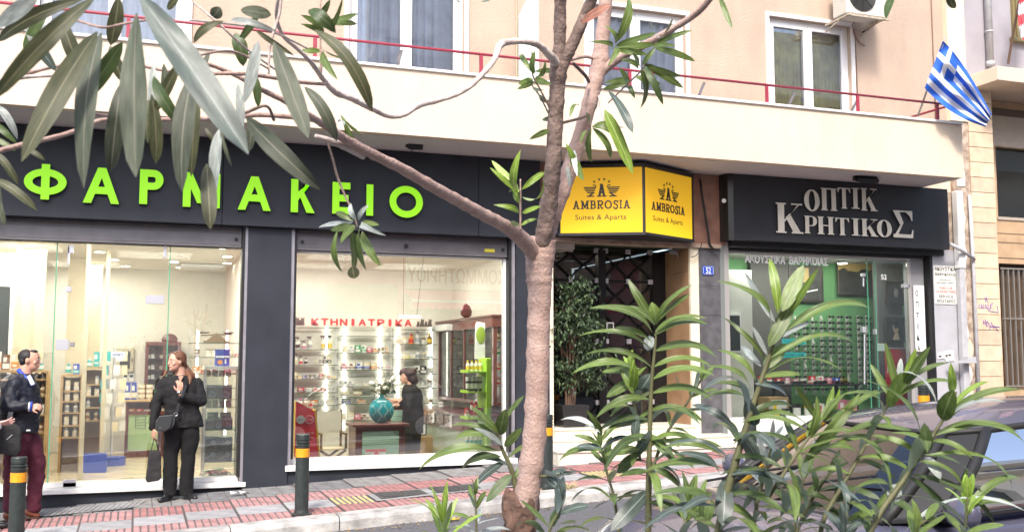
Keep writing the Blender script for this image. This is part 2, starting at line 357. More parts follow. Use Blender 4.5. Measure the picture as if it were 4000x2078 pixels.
for i in range(25):
    slab_part(cm[R0.randrange(3)], -3 + i * .603, 12.0, name='cement_slab')
# worn concrete ramp patch by the shop door, finely ridged
b = MB()
for i in range(26): b.add([(x_, y_, pav(x_, y_) + z_) for x_, y_, z_ in ((-1.5 + i * .06, 12.04, .012), (-1.47 + i * .06, 12.04, .02), (-1.45 + i * .06, 12.04, .012), (-1.4 + i * .06, 12.5, .012), (-1.37 + i * .06, 12.5, .02), (-1.35 + i * .06, 12.5, .012))], [(0, 1, 4, 3), (1, 2, 5, 4)])
tag(b.build('ridged_cement', M_cem, pave), kind='stuff')
# cast drain covers in the pavement
M_iron = mat('dark_cast_iron', (.09, .088, .09), .6, .5, var=.3, vscale=30)
gm = MB(); gm.box(0, .56, 0, .42, -.006, .008); 
for i in range(2):
    for j in range(12): gm.box(.03 + i * .26, .26 + i * .26, .03 + j * .03, .048 + j * .03, .008, .016)
gm = gm.mesh('drain_cover', M_iron)
for k, (x, y, l) in enumerate(((2.52, 10.98, 'cast iron drain cover set in the pavement nearest the yellow tile'), (3.14, 10.98, 'cast iron drain cover beside its twin, second from the yellow tile'), (3.95, 10.98, 'cast iron drain cover in the pavement behind the tree trunk'))):
    tag(put(gm, 'drain_cover', M=on_slope(x, y, .006)), l, 'drain cover', 'drain covers in the pavement')
b = MB()   # cement filler round the covers
b.add([(x_, y_, pav(x_, y_) + .002) for x_, y_ in ((2.45, 10.9), (4.5, 10.9), (4.5, 11.4), (2.45, 11.4))], [(0, 1, 2, 3)]); tag(b.build('cement_bed', M_cem, pave))
# kerb stones
def kerb(x0, x1, k):
    b = MB(); r = .03; y0, y1 = 10.14, 10.40
    def P(x, y, z): return (x, y, pav(x, y) + z)
    for (xa, xb) in ((x0 + .006, x1 - .006),):
        vs = [];
        for xx in (xa, xb): vs += [P(xx, y0, -.22), P(xx, y0, -.03), P(xx, y0 + .012, -.006), P(xx, y0 + .04, .012), P(xx, y1, .014), P(xx, y1, -.2)]
        b.add(vs, [(i, i + 6, (i + 1) % 6 + 6, (i + 1) % 6) for i in range(6)] + [(5, 4, 3, 2, 1, 0), (6, 7, 8, 9, 10, 11)])
    o = b.build('kerb_stone', mat('kerb_stone_%d' % (k % 3), ((.36, .35, .335), (.31, .30, .29), (.40, .39, .37))[k % 3], .8, var=.38, vscale=6, bump=.8, bscale=28), pave)
    return o
xk = -4.; k = 0
while xk < 14:
    l = R0.uniform(.92, 1.08); kerb(xk, xk + l, k); xk += l; k += 1
# near pavement under the camera with its kerb and planting strip
slope_sheet('near_pavement', -60, 70, -2.6, 2.72, lambda x, y: road(x, 2.9) + .13, M_cem)
b = MB(); b.add([(X0, 2.72, road(X0, 2.9) - .2), (X1, 2.72, road(X1, 2.9) - .2), (X1, 2.72, road(X1, 2.9) + .135), (X0, 2.72, road(X0, 2.9) + .135),
                 (X0, 2.9, road(X0, 2.9) - .2), (X1, 2.9, road(X1, 2.9) - .2), (X1, 2.9, road(X1, 2.9) + .135), (X0, 2.9, road(X0, 2.9) + .135)],
                [(0, 1, 2, 3), (5, 4, 7, 6), (3, 2, 6, 7)]); tag(b.build('near_kerb', M_kerb), kind='structure')

# ---------------------------------------------------------------- the apartment building over the shops
bld = thing('apartment_building', 'peach stuccoed apartment building with a long solid balcony above three shopfronts', 'building', (5, 12.8, 0))
YF = 12.8
def bx(name, m, *a, parent=bld, bevel=0, **k):
    b = MB(); b.box(*a); return b.build(name, m, parent, bevel=bevel, **k)
# upper wall with window openings
WY = 12.9
wins = [(2.45, 4.02, 4.2, 7.6), (5.85, 7.42, 4.2, 6.60), (8.86, 10.36, 4.2, 6.77), (-1.2, .45, 4.2, 7.6)]
def wall_with_holes(name, m, x0, x1, z0, z1, y0, y1, holes, parent):
    b = MB(); xs = sorted({x0, x1, *[h[0] for h in holes], *[h[1] for h in holes]})
    for xa, xb in zip(xs, xs[1:]):
        hs = sorted([h for h in holes if h[0] <= xa + 1e-6 and h[1] >= xb - 1e-6], key=lambda h: h[2]); z = z0
        for h in hs:
            if h[2] > z + 1e-6: b.box(xa, xb, y0, y1, z, h[2])
            z = h[3]
        if z < z1 - 1e-6: b.box(xa, xb, y0, y1, z, z1)
    bm = bmesh.new(); o = b.build(name, m, parent); bm.from_mesh(o.data); bmesh.ops.remove_doubles(bm, verts=bm.verts, dist=1e-5)
    return o
wall_with_holes('upper_wall', M_stu, -14, 12.55, 4.2, 13.5, WY, WY + .3, wins, bld)
bx('ceiling_slab', M_sof, -14, 12.55, 13.2, 20, 4.0, 4.2)
# balcony
bx('balcony_slab', M_sof, -14, 11.39, 11.86, 12.899, 4.25, 4.40)
bx('soffit', mat('grey_soffit_strip', (.55, .52, .53), .85, var=.05), -14, 11.385, 11.87, 12.79, 4.236, 4.248)
bx('balcony_parapet', M_stu2, -14, 11.40, 11.75, 11.87, 4.24, 5.035)
bx('balcony_end_wall', M_stu2, 11.28, 11.40, 11.872, 12.898, 4.24, 5.035)
for i in range(8):
    bx('coping_slab', M_cop, -5 + i * 2.05, -5 + (i + 1) * 2.05 - .006, 11.72, 11.92, 5.037, 5.072, bevel=.004)
bx('coping_slab', M_cop, 11.402 - .1, 11.43, 11.925, 12.89, 5.037, 5.07)
rail = MB(); rail.tube([(-6, 11.80, 5.34), (11.28, 11.80, 5.34)], .018, 10); rail.tube([(11.27, 11.80, 5.34), (11.24, 12.88, 5.34)], .018, 8)
rail = rail.build('balcony_railing', M_red, bld, smooth=True)
for x in (-2.3, -.2, 1.85, 3.9, 5.95, 8.05, 9.57, 11.0):
    b = MB(); b.box(x - .022, x + .022, 11.785, 11.81, 5.07, 5.325); b.build('post', M_red, rail)
for x in (2.9, 5.0, 7.1, 8.55, 9.62):
    b = MB(); b.bar((x, 11.85, 5.30), (x - .03, 12.1, 5.0), .04, .012); b.build('brace', M_alu, rail)
# windows with sash, panes and curtains
M_gl2 = glass('window_glass', (.95, .97, 1), 2.2, dirt=.01)
M_cur1 = mat('pale_blue_curtain', (.72, .77, .88), .9, var=.12, vscale=6)
M_cur2 = mat('ochre_curtain', (.88, .74, .34), .9, var=.3, vscale=6)
def curtain(x0, x1, z0, z1, y, m, parent, amp=.035, name='curtain'):
    b = MB(); n = int((x1 - x0) / .025); vs = []
    for i in range(n + 1):
        x = x0 + (x1 - x0) * i / n; yy = y + amp * sin(x * 41 + 2 * sin(x * 9)) + .3 * amp * sin(x * 97)
        vs += [(x, yy, z0), (x, yy, z1)]
    b.add(vs, [(2 * i, 2 * i + 2, 2 * i + 3, 2 * i + 1) for i in range(n)]); return b.build(name, m, parent, smooth=True)
def window(x0, x1, z0, z1, mc, split=.5, surround=.06):
    f = MB(); y0, y1 = WY + .07, WY + .15; t = .05
    f.box(x0, x0 + t, y0, y1, z0, z1); f.box(x1 - t, x1, y0, y1, z0, z1); f.box(x0 + t, x1 - t, y0, y1, z1 - t, z1)
    o = f.build('window', M_pvc, bld, bevel=.004)
    s = MB()
    for a_, b_ in ((x0 - surround, x0 - .002), (x1 + .002, x1 + surround)): s.box(a_, b_, WY - .03, WY - .002, z0, z1 + surround)
    s.box(x0 - .002, x1 + .002, WY - .03, WY - .002, z1 + .002, z1 + surround); s.build('surround', M_cop, o)
    xm = x0 + (x1 - x0) * split
    for a_, b_ in ((x0 + t + .004, xm - .003), (xm + .003, x1 - t - .004)):
        c = MB(); w = .075; ys = (y0 - .012, y1 - .01)
        c.box(a_, a_ + w, *ys, z0, z1 - t - .004); c.box(b_ - w, b_, *ys, z0, z1 - t - .004); c.box(a_ + w, b_ - w, *ys, z1 - t - .004 - w, z1 - t - .004); c.box(a_ + w, b_ - w, *ys, z0 + .86, z0 + .95)
        c.build('sash', M_pvc, o, bevel=.006)
        p = MB(); p.box(a_ + w, b_ - w, y0 + .02, y0 + .026, z0, z1 - t - w); p.build('pane', M_gl2, o)
    b = MB(); b.box(x0, x1, WY + .24, WY + .25, z0, z1 + .3); b.build('dark_room', mat('dark_room_grey', (.05, .05, .055), .9), o)
    curtain(x0 + .02, x1 - .02, z0, z1, WY + .17, mc, o)
    return o
window(*wins[0], M_cur1); window(*wins[1], M_cur1); window(*wins[2], M_cur2); window(*wins[3], M_cur1)
# ground floor walls
bx('right_pillar', M_an, 4.72, 5.20, YF - .03, YF + .4, -.2, 3.6)
bx('door_jamb', mat('cream_marble', (.74, .66, .50), .4, var=.1, vscale=5), 5.202, 5.26, YF - .02, 13.5, .3, 3.19)
bx('backing_wall', M_cem, -14, 11.71, YF + .02, YF + .3, 3.35, 4.235)
bx('middle_pillar', M_an, 1.235, 1.755, YF - .05, YF + .32, -.15, 3.178)
# signboard pillar stones
M_brown = mat('brown_marble', (.30, .155, .11), .35, var=.35, vscale=4)
M_dark = mat('dark_marble', (.10, .098, .105), .35, var=.3, vscale=8, bump=.1)
M_trav = mat('tan_travertine', (.40, .25, .14), .4, var=.35, vscale=3, c2=(.27, .155, .085))
bx('lintel_stone', M_brown, 7.26, 7.95, YF - .03, YF + .02, 3.22, 4.23)
bx('lintel_stone', M_brown, 5.06, 5.28, YF - .03, YF + .02, 3.22, 4.23)
bx('lintel_bar', mat('pale_lintel_stone', (.34, .25, .19), .5, var=.3), 5.21, 7.85, YF - .08, YF + .1, 3.16, 3.218)
for z0, z1 in ((.30, .86), (.863, 1.5), (1.503, 2.2), (2.203, 2.62), (2.623, 3.158)):
    bx('pillar_slab', M_dark, 7.50, 7.852, YF - .03 - (.004 if z0 == 2.203 else 0), YF + .25, z0, z1)
for i in range(8):
    bx('reveal_stone', M_trav, 7.365, 7.40, YF + .02, 13.52, .5 + i * .333, .5 + (i + 1) * .333 - .005)
bx('cream_strip', mat('cream_marble'  , (0, 0, 0)), 7.362, 7.497, YF - .035, YF + .016, .45, 3.158)
# opposite end: grey wall piece by the optician, patched plaster strip
M_gryw = mat('light_grey_paint', (.42, .42, .45), .7, var=.08, vscale=4, bump=.15)
bx('grey_wall', M_gryw, 11.72, 12.22, YF, YF + .3, .5, 3.30)
M_peel = mat('peeling_plaster', (.60, .50, .40), .95, var=.5, vscale=9, bump=1.4, bscale=14, c2=(.26, .18, .13))
bx('patched_wall', M_peel, 12.223, 12.56, YF + .02, YF + .3, .5, 5.4)
bx('patched_wall', M_peel, 11.72, 12.222, YF + .02, YF + .3, 3.303, 4.235)
bx('upper_pilaster', mat('cream_plaster', (.74, .62, .46), .85, var=.08, vscale=2, bump=.3), 12.2, 12.56, YF + .0, WY - .002, 5.41, 13.5)
bx('plaster_corner', mat('cream_plaster', (0, 0, 0)), 11.402, 12.56, YF + .09, YF + .098, 4.24, 5.4)
for i in range(14):   # loose flakes of plaster standing proud on the patched strip
    b = MB(); z = .8 + i * .3 + R0.uniform(-.1, .1); x = 12.27 + R0.uniform(0, .1); pts = []
    for k in range(8): pts.append((x + .08 * (1 + .5 * R0.random()) * cos(k * pi / 4), z + .13 * (1 + .6 * R0.random()) * sin(k * pi / 4)))
    b.prism(pts, YF + .005, YF + .0195); b.build('plaster_flake', mat('cream_plaster', (0, 0, 0)) if i % 2 else M_marw, bld)

# pipes and cables
def pipe(name, pts, r, m, label, cat='pipe', n=10):
    b = MB(); b.tube(pts, r, n)
    return tag(b.build(name, m, smooth=True), label, cat)
M_pgrey = mat('grey_drainpipe', (.45, .45, .47), .6, var=.1)
dp = thing('drainpipe', 'square white and grey drainpipe beside the peeling plaster strip', 'drainpipe', (12.2, 12.7, .5))
b = MB(); b.box(12.15, 12.26, 12.68, 12.78, .4, 3.0); b.build('lower_pipe', M_pgrey, dp, bevel=.01)
b = MB(); b.box(12.14, 12.27, 12.67, 12.79, 3.005, 4.24); b.build('upper_pipe', M_wht, dp, bevel=.01)
b = MB(); b.box(11.84, 12.28, 12.55, 12.66, 1.52, 1.56); b.box(12.1, 12.27, 12.55, 12.66, 1.56, 1.62); b.build('bracket_shelf', M_pgrey, dp)
pipe('conduit', [(12.50, 12.76, .4), (12.50, 12.76, 2.9), (12.49, 12.77, 4.2)], .028, M_pgrey, 'thin grey conduit running up between peeling plaster and stone blocks', 'pipe')
pipe('crossing_pipe', [(11.86, 12.55, 3.36), (12.1, 12.6, 3.29), (12.49, 12.72, 3.16)], .026, M_pgrey, 'short grey pipe crossing from the optician sign to the conduit', 'pipe')
pipe('wall_cable', [(11.98, 12.885, 6.0 + .0), (11.97, 12.885, 5.0), (11.98, 12.885, 9)], .008, mat('brown_cable', (.2, .12, .08), .6), 'thin brown cable down the upper wall near the flag', 'cable')
pipe('hanging_cable', [V(2735, 700, 12.72), V(2742, 760, 12.7), V(2758, 860, 12.7), V(2768, 920, 12.7), V(2772, 955, 12.7), V(2785, 972, 12.7), V(2803, 976, 12.7)], .016, M_blk, 'thick black cable looping over the brown stone above number 52', 'cable')
pipe('thin_cable', [V(2742, 945, 12.7), V(2735, 975, 12.7), V(2718, 1000, 12.7), V(2700, 1005, 12.7)], .006, M_blk, 'thin black wire drooping across the cream door strip', 'cable')
pipe('wall_wire', [(11.0 - .55, 12.885, 5.0), (10.45, 12.885, 6.2), (10.43, 12.885, 6.75)], .010, mat('brown_cable', (0, 0, 0)), 'straight condenser cable clipped to the peach wall', 'cable')
pipe('looping_wire', [V(3345, 75, 12.86), V(3330, 100, 12.86), V(3338, 140, 12.86), V(3358, 170, 12.86), V(3378, 180, 12.86)], .010, mat('brown_cable', (0, 0, 0)), 'looping cable hanging below the air conditioner', 'cable')

# ---------------------------------------------------------------- pharmacy signboard
SY = 12.66
ps = thing('pharmacy_signboard', 'long anthracite signboard with raised lime green Greek letters', 'sign', (1.5, SY, 3.18))
seams = [-6, -3.2, V(866, 900, SY).x, V(1870, 930, SY).x, 5.03]
for a_, b_ in zip(seams, seams[1:]):
    b = MB(); b.box(a_ + .003, b_ - .003, SY, YF + .018, 3.18, 4.228); b.build('panel', M_an, ps, bevel=.003)
for ch, x0, y0, x1, y1 in (('Φ', 90, 642, 258, 780), ('Α', 323, 656, 465, 795), ('Ρ', 543, 664, 636, 799), ('Μ', 713, 676, 858, 811), ('Α', 928, 690, 1057, 822), ('Κ', 1135, 702, 1229, 831), ('Ε', 1297, 713, 1367, 836), ('Ι', 1430, 721, 1457, 843), ('Ο', 1520, 727, 1651, 851)):
    p = V(x0, y1, SY - .05); q = V(x1, y1, SY - .05); t = V((x0 + x1) / 2, y0, SY - .05)
    w = q.x - p.x; z0 = V((x0 + x1) / 2, y1, SY - .05).z; h = t.z - z0
    sw = (.088 if ch not in 'Ι' else w) / w
    letter(ch, (p.x, SY, z0), (1, 0, 0), w, h, .035, M_lime, ps, sw, .085 / h, name='letter', gap=.02, msides=M_limed)

# ---------------------------------------------------------------- shopfronts: frames, sills, shutters, panes
def shopfront(root, x0, x1, zs, zg, ztop, joints, yg=12.93, box=(2.93, 3.16)):
    """x0..x1 opening, zs sill bottom, zg glass bottom, ztop glass top"""
    b = MB(); b.box(x0 - .07, x1 + .07, YF - .075, yg + .12, zs, zs + (zg - zs) * .5); b.build('sill', M_marw, root, bevel=.005)
    b = MB(); b.box(x0 + .001, x1 - .001, yg - .03, yg + .12, zs + (zg - zs) * .5 + .002, zg); b.build('threshold', M_marw, root, bevel=.004)
    z1, z2 = box
    b = MB(); b.box(x0 + .035, x1 - .035, YF + .05, YF + .07, z1 + .03, z2 - .055); b.box(x0 + .035, x1 - .035, YF + .042, YF + .07, z1 - .0, z1 + .028)
    b.build('shutter_bottom_rail', M_an2, root, bevel=.003)
    b = MB()
    for k in range(3): b.box(x0 + .035, x1 - .035, YF + .06, YF + .075, z2 - .052 + k * .025, z2 - .032 + k * .025)
    b.build('shutter_slat', M_an2, root)
    b = MB(); b.box(x0, x1, YF + .085, yg + .1, z1 - .005, 3.34); b.build('head', M_blk, root)
    for xa in (x0 - .045, x1 + .003):
        b = MB(); b.box(xa, xa + .042, YF - .03, yg + .03, zs + (zg - zs) * .5 + .003, 3.175); b.build('guide_rail', M_alu, root)
    for xa in (x0, x1 - .03):
        b = MB(); b.box(xa, xa + .03, YF + .0, yg + .04, zg, 3.175); b.build('gasket', M_blk, root)
    for k, xx in enumerate((x0 + .1, x1 - .1, x0 + (x1 - x0) * .5)):
        b = MB(); b.cyl((xx, YF + .03, z1 + .1), (xx, YF + .051, z1 + .1), .022 if k < 2 else .03, n=10); b.build('lock', M_blk, root)
    xs = [x0 + .03] + joints + [x1 - .03]
    for a_, b_ in zip(xs, xs[1:]):
        b = MB(); b.box(a_ + .003, b_ - .003, yg, yg + .01, zg + .001, ztop); b.build('pane', M_glass, root)
    for j in joints:
        b = MB(); b.box(j - .006, j + .006, yg - .004, yg + .016, zg + .001, ztop); b.build('glass_edge', M_gedge, root)
GY = 12.93
xj = [V(x, y, GY).x for x, y in ((210, 1300), (655, 1300))]
sf1 = thing('pharmacy_entrance_front', 'wide glass pharmacy front with glass door above a white marble sill', 'shopfront', (0, GY, .1))
shopfront(sf1, -6, 1.20, .06, .17, 2.94, xj)
def fitting(px, py, w, h, root, m=M_steel, y=GY, d=.03, name='door_fitting'):
    p = V(px, py, y); b = MB(); b.box(p.x - w / 2, p.x + w / 2, y - d, y + .01 + d, p.z - h / 2, p.z + h / 2); return b.build(name, m, root, bevel=.003)
for px, py, w, h in ((244, 1346, .14, .12), (276, 975, .06, .09), (268, 1130, .06, .06), (605, 1170, .21, .10), (272, 1888, .14, .09), (645, 980, .03, .17)): fitting(px, py, w, h, sf1)
fitting(268, 1000, .02, .22, sf1); fitting(283, 1345, .05, .05, sf1, m=M_alu, d=.05, name='door_knob')
sf2 = thing('pharmacy_window', 'glass display window of the pharmacy between anthracite pillars', 'shopfront', (3.2, GY, .3))
shopfront(sf2, 1.80, 4.66, .22, .36, 2.93, [])
b = MB(); b.box(4.585, 4.625, GY - .03, GY + .03, .36, 2.93); b.build('frame', M_wht, sf2)
b = MB(); b.box(1.835, 4.58, GY - .03, GY + .03, 2.90, 2.94); b.build('frame', M_wht, sf2)
b = MB(); p = V(1912, 979, 12.85); b.box(p.x - .07, p.x + .07, 12.838, 12.849, p.z - .02, p.z + .02); b.build('yellow_sticker', mat('yellow_sticker', (.7, .6, .05), .5), sf2)
for x0, x1, zt in ((-6, 1.165, .058), (1.755, 4.72, .218)):
    bx('plinth', M_an, x0, x1, YF - .02, YF + .25, -.45, zt)
# house number plates
np_ = thing('house_number_plate', 'small blue enamel plate reading 52 on dark marble pillar', 'number plate', (7.65, 12.75, 2.84))
b = MB(); b.box(7.558, 7.738, 12.752, 12.764, 2.775, 2.905); b.build('plate', mat('blue_enamel', (.02, .07, .42), .3), np_, bevel=.004)
b = MB()
for a_ in (q_(7.575, 2.785, 7.721, 2.789), q_(7.575, 2.891, 7.721, 2.895), q_(7.566, 2.796, 7.570, 2.884), q_(7.726, 2.796, 7.730, 2.884)): b.prism(a_, 12.7505, 12.752)
b.build('border', M_wht, np_)
for ch_, x_ in (('5', 7.608), ('2', 7.652)): text_on(ch_, (x_, 12.752, 2.80), (1, 0, 0), .037, .08, .002, M_wht, 'digit', np_, bold=.03)
pl = thing('street_name_plaque', 'dark street name plaque ending in 46 beside the yellow lightbox', 'sign', (5.22, 12.66, 3.3))
b = MB(); b.box(5.06, 5.275, 12.64, 12.655, 3.235, 3.86); b.build('plaque', mat('navy_plaque', (.02, .025, .05), .4), pl)
for s_, z, h in (('46', 3.26, .09), ('OY', 3.42, .08), ('ΑΓΥ', 3.53, .08)): text_on(s_, (5.11, 12.64, z), (1, 0, 0), .15, h, .002, mat('plaque_lettering', (.5, .5, .52), .5), parent=pl)
b = MB(); b.box(5.075, 5.26, 12.637, 12.639, 3.375, 3.38); b.build('line', mat('plaque_lettering', (0, 0, 0)), pl)

# ---------------------------------------------------------------- yellow lightbox of the hotel
def slot(name, pts, m, parent, th=.03): pass
M_yel = bpy.data.materials.new('lit_yellow_acrylic'); M_yel.use_nodes = True
t = M_yel.node_tree; bb = t.nodes['Principled BSDF']; bb.inputs['Base Color'].default_value = (.35, .16, .005, 1); bb.inputs['Roughness'].default_value = .55; bb.inputs['Specular IOR Level'].default_value = .25
tc = t.nodes.new('ShaderNodeTexCoord'); sp = t.nodes.new('ShaderNodeSeparateXYZ'); t.links.new(tc.outputs['Object'], sp.inputs[0])
mr = t.nodes.new('ShaderNodeMapRange'); mr.inputs[1].default_value = 0; mr.inputs[2].default_value = .88; t.links.new(sp.outputs[2], mr.inputs[0])
cr = t.nodes.new('ShaderNodeValToRGB'); cr.color_ramp.elements[0].color = (.55, .38, .012, 1); cr.color_ramp.elements[1].color = (.25, .14, .008, 1); cr.color_ramp.elements.new(.45).color = (.36, .21, .01, 1)
t.links.new(mr.outputs[0], cr.inputs[0]); t.links.new(cr.outputs[0], bb.inputs['Emission Color']); bb.inputs['Emission Strength'].default_value = .62
LBz0, LBz1 = 3.26, 4.14
PA, PB, PC = Vector((5.30, 12.62, LBz0)), Vector((6.30, 12.12, LBz0)), Vector((7.32, 12.62, LBz0))
lb = thing('hotel_lightbox', 'lit yellow wedge shaped lightbox reading AMBROSIA Suites & Aparts', 'lit sign', (6.3, 12.4, LBz0))
b = MB(); poly = [(PA.x - .03, 12.76), (PA.x - .03, PA.y - .01), (PB.x, PB.y - .035), (PC.x + .03, PC.y - .01), (PC.x + .03, 12.76)]
b.prismz(poly, LBz1 + .003, LBz1 + .05); b.prismz(poly, LBz0 - .04, LBz0 - .003); b.build('casing', M_blk, lb)
b = MB(); b.prismz([(PB.x - .022, PB.y - .004), (PB.x, PB.y - .022), (PB.x + .022, PB.y - .004), (PB.x, PB.y + .02)], LBz0 - .001, LBz1 + .001); b.bar(PC + Vector((.012, 0, 0)), PC + Vector((.012, 0, .88)), .02, .03); b.bar(PA - Vector((.012, 0, 0)), PA + Vector((-.012, 0, .88)), .02, .03); b.build('frame', M_blk, lb)
def face(P, Q):
    d = (Q - P); L = d.length; u = d.normalized(); n = u.cross(Vector((0, 0, 1)))
    fr = bpy.data.objects.new('x', None)
    b = MB(); b.add([P, Q, Q + Vector((0, 0, .88)), P + Vector((0, 0, .88)), P - n * .01, Q - n * .01, Q + Vector((0, 0, .88)) - n * .01, P + Vector((0, 0, .88)) - n * .01], [(0, 1, 2, 3), (5, 4, 7, 6), (0, 4, 5, 1), (3, 2, 6, 7)])
    b.build('acrylic_face', M_yel, lb)
    bpy.data.objects.remove(fr)
    th = .004; M_i = mat('black_print', (.012, .008, .004), .5)
    # slab capitals AMBROSIA
    wt = L * .69; x = L * .15; z = LBz0 + .32; hs = .115; ws = [.95, 1.12, .8, .85, 1.0, .72, .36, .95]; k = wt / (sum(ws) + .13 * 7)
    for ch, w_ in zip('AMBROSIA', ws):
        o = P + u * x; sw = .20 / w_ if ch != 'I' else .3
        if ch == 'I': sw = .3
        letter(ch, (o.x, o.y, z), u, w_ * k, hs, th, M_i, lb, sw, .15, (.10 if ch != 'I' else .26) if ch not in 'O' else 0, .13)
        x += (w_ + .13) * k
    text_on('Suites & Aparts', P + u * (L * .18) + Vector((0, 0, .155)), u, L * .61, .09, .003, M_i, parent=lb, bold=.006)
    # crest: winged letter A under four stars
    c = P + u * (L * .5) + Vector((0, 0, .485))
    def pr(poly, kx=0.):
        b = MB(); b.prism(poly, -.0005, -.005 - kx); sc = L / 1.12
        b.v = [tuple(c + u * (vx * sc) + Vector((0, 0, vz)) + n * (-vy)) for vx, vy, vz in b.v]; return b
    a_ = letter('A', P + u * (L * .5 - .065 * L / 1.12) + Vector((0, 0, .485)), u, .13 * L / 1.12, .175, th, M_i, lb, .24, .14, .12, .09, name='crest_letter')
    cr_ = MB()
    for sg in (-1, 1):
        for i, (x0, x1, zz, hh) in enumerate(((.075, .245, .118, .016), (.085, .235, .094, .016), (.095, .22, .071, .015), (.095, .20, .048, .015))):
            pb = pr([(sg * x0, zz), (sg * (x1 - .008), zz), (sg * x1, zz + hh), (sg * x0, zz + hh)]); cr_.add(pb.v, pb.f)
        for pl_ in ([(.10, .05), (.135, .05), (.185, .012), (.15, .012)], [(.10, 0), (.20, 0), (.20, .016), (.10, .016)]):
            pb = pr([(sg * x_, z_) for x_, z_ in pl_], .001); cr_.add(pb.v, pb.f)
        for q in arc(.10, .14, .028, .026, 30, 270, .013, .013, 8):
            pb = pr([(sg * x_, z_) for x_, z_ in q], .0015); cr_.add(pb.v, pb.f)
    for i, (x_, z_) in enumerate(((-.10, .205), (-.033, .235), (.035, .235), (.10, .205))):
        st = []
        for k2 in range(10): r_ = .023 if k2 % 2 == 0 else .0095; st.append((x_ + r_ * sin(k2 * pi / 5), z_ + r_ * cos(k2 * pi / 5)))
        pb = pr(st); cr_.add(pb.v, pb.f)
    o = cr_.build('crest', M_i, lb); bm = bmesh.new(); bm.from_mesh(o.data); bmesh.ops.recalc_face_normals(bm, faces=bm.faces); bm.to_mesh(o.data); bm.free()
face(PA, PB); face(PB, PC)

# ---------------------------------------------------------------- optician's sign box
OY_ = 12.58
osn = thing('optician_signboard', 'dark boxed signboard with silver serif letters above the optician', 'sign', (9.9, OY_, 3.3))
b = MB(); b.box(7.975, 11.87, OY_, YF + .018, 3.28, 4.232); b.build('box', mat('charcoal_sign', (.020, .020, .024), .5, var=.15, vscale=3), osn, bevel=.004)
b = MB(); b.prismz([(7.86, YF - .03), (7.86, OY_ + .1), (7.90, OY_ + .02), (7.972, OY_ - .01), (7.972, YF - .03)], 3.27, 4.231); b.build('end_cap', mat('glossy_black', (.012, .012, .013), .3), osn)
b = MB(); b.cyl(V(2829, 785, 12.55) , V(2829, 785, 12.55) + Vector((-.02, -.02, 0)), .03); b.build('lamp', M_wht, osn)
M_sil = mat('silver_letters', (.68, .64, .55), .35, .15, var=.12, vscale=5); M_sild = mat('dark_letter_side', (.03, .025, .02), .5)  # silver faces, near-black letter sides
sc_ = .2484
for ch, x0, x1, y0, y1, sw in (('Ο', 650, 895, 165, 507, .30), ('Π', 915, 1170, 145, 495, .28), ('Τ', 1180, 1380, 138, 465, .30), ('Ι', 1395, 1522, 140, 467, 0), ('Κ', 1545, 1805, 150, 500, .24),
                               ('Κ', 210, 635, 380, 850, .24), ('Ρ', 655, 860, 580, 855, .30), ('Η', 862, 1122, 592, 868, .26), ('Τ', 1145, 1360, 610, 882, .29), ('Ι', 1400, 1528, 618, 888, 0), ('Κ', 1550, 1812, 628, 900, .25), ('Ο', 1795, 2030, 640, 915, .30), ('Σ', 2055, 2370, 497, 922, .3)):
    X0_, X1_, Y0_, Y1_ = 2980 + x0 * sc_, 2980 + x1 * sc_, 700 + y0 * sc_, 700 + y1 * sc_
    yy = OY_ - .03; p = V(X0_, Y1_, yy); q = V(X1_, Y1_, yy); xm = (X0_ + X1_) / 2; z0 = V(xm, Y1_, yy).z; h = V(xm, Y0_, yy).z - z0; w = q.x - p.x
    s_ = .07 if ch not in 'Ι' else .24
    letter(ch, (p.x, OY_, z0), (1, 0, 0), w, h, .016, M_sil, osn, sw, .055 if ch in 'ΟΡ' else .06, 0 if ch in 'ΟΣ' else s_, .05, gap=.016, msides=M_sild)
# ---------------------------------------------------------------- inside the pharmacy
M_wall = mat('warm_white_wall', (.70, .67, .60), .8, var=.04)
M_ceil = mat('white_ceiling', (.75, .72, .64), .8)
M_flr = mat('beige_floor_tile', (.52, .42, .27), .25, var=.12, vscale=3)
def st(name, m, *a):
    b = MB(); b.box(*a); return tag(b.build(name, m), kind='structure')
FZ = .06
fl = st('floor', mat('floor_joint', (.3, .25, .18), .6), -6, 5.7, 13.06, 18.6, FZ - .12, FZ - .006)
ft = MB(); ft.box(.002, .598, .002, .598, -.006, 0); ft = ft.mesh('floor_tile', M_flr)
for i in range(12):
    for j in range(9):
        if -2.2 + i * .6 < 5.1: put(ft, 'floor_tile', fl, (-2.2 + i * .6, 13.06 + j * .6, FZ))
st('ceiling', M_ceil, -6, 5.7, 13.06, 18.6, 3.1, 3.2)
st('back_wall', M_wall, -6, 1.55, 18.5, 18.6, FZ, 3.1)
st('shelf_wall', M_wall, 1.55, 5.2, 17.3, 17.4, FZ, 3.1)
st('side_wall', M_wall, 1.40, 1.55, 14.6, 18.5, FZ, 3.1)
st('right_wall', M_wall, 5.192, 5.2, 13.1, 18.0, FZ, 3.1)
st('left_wall', M_wall, -6.1, -6, 13.1, 18.6, FZ, 3.1)
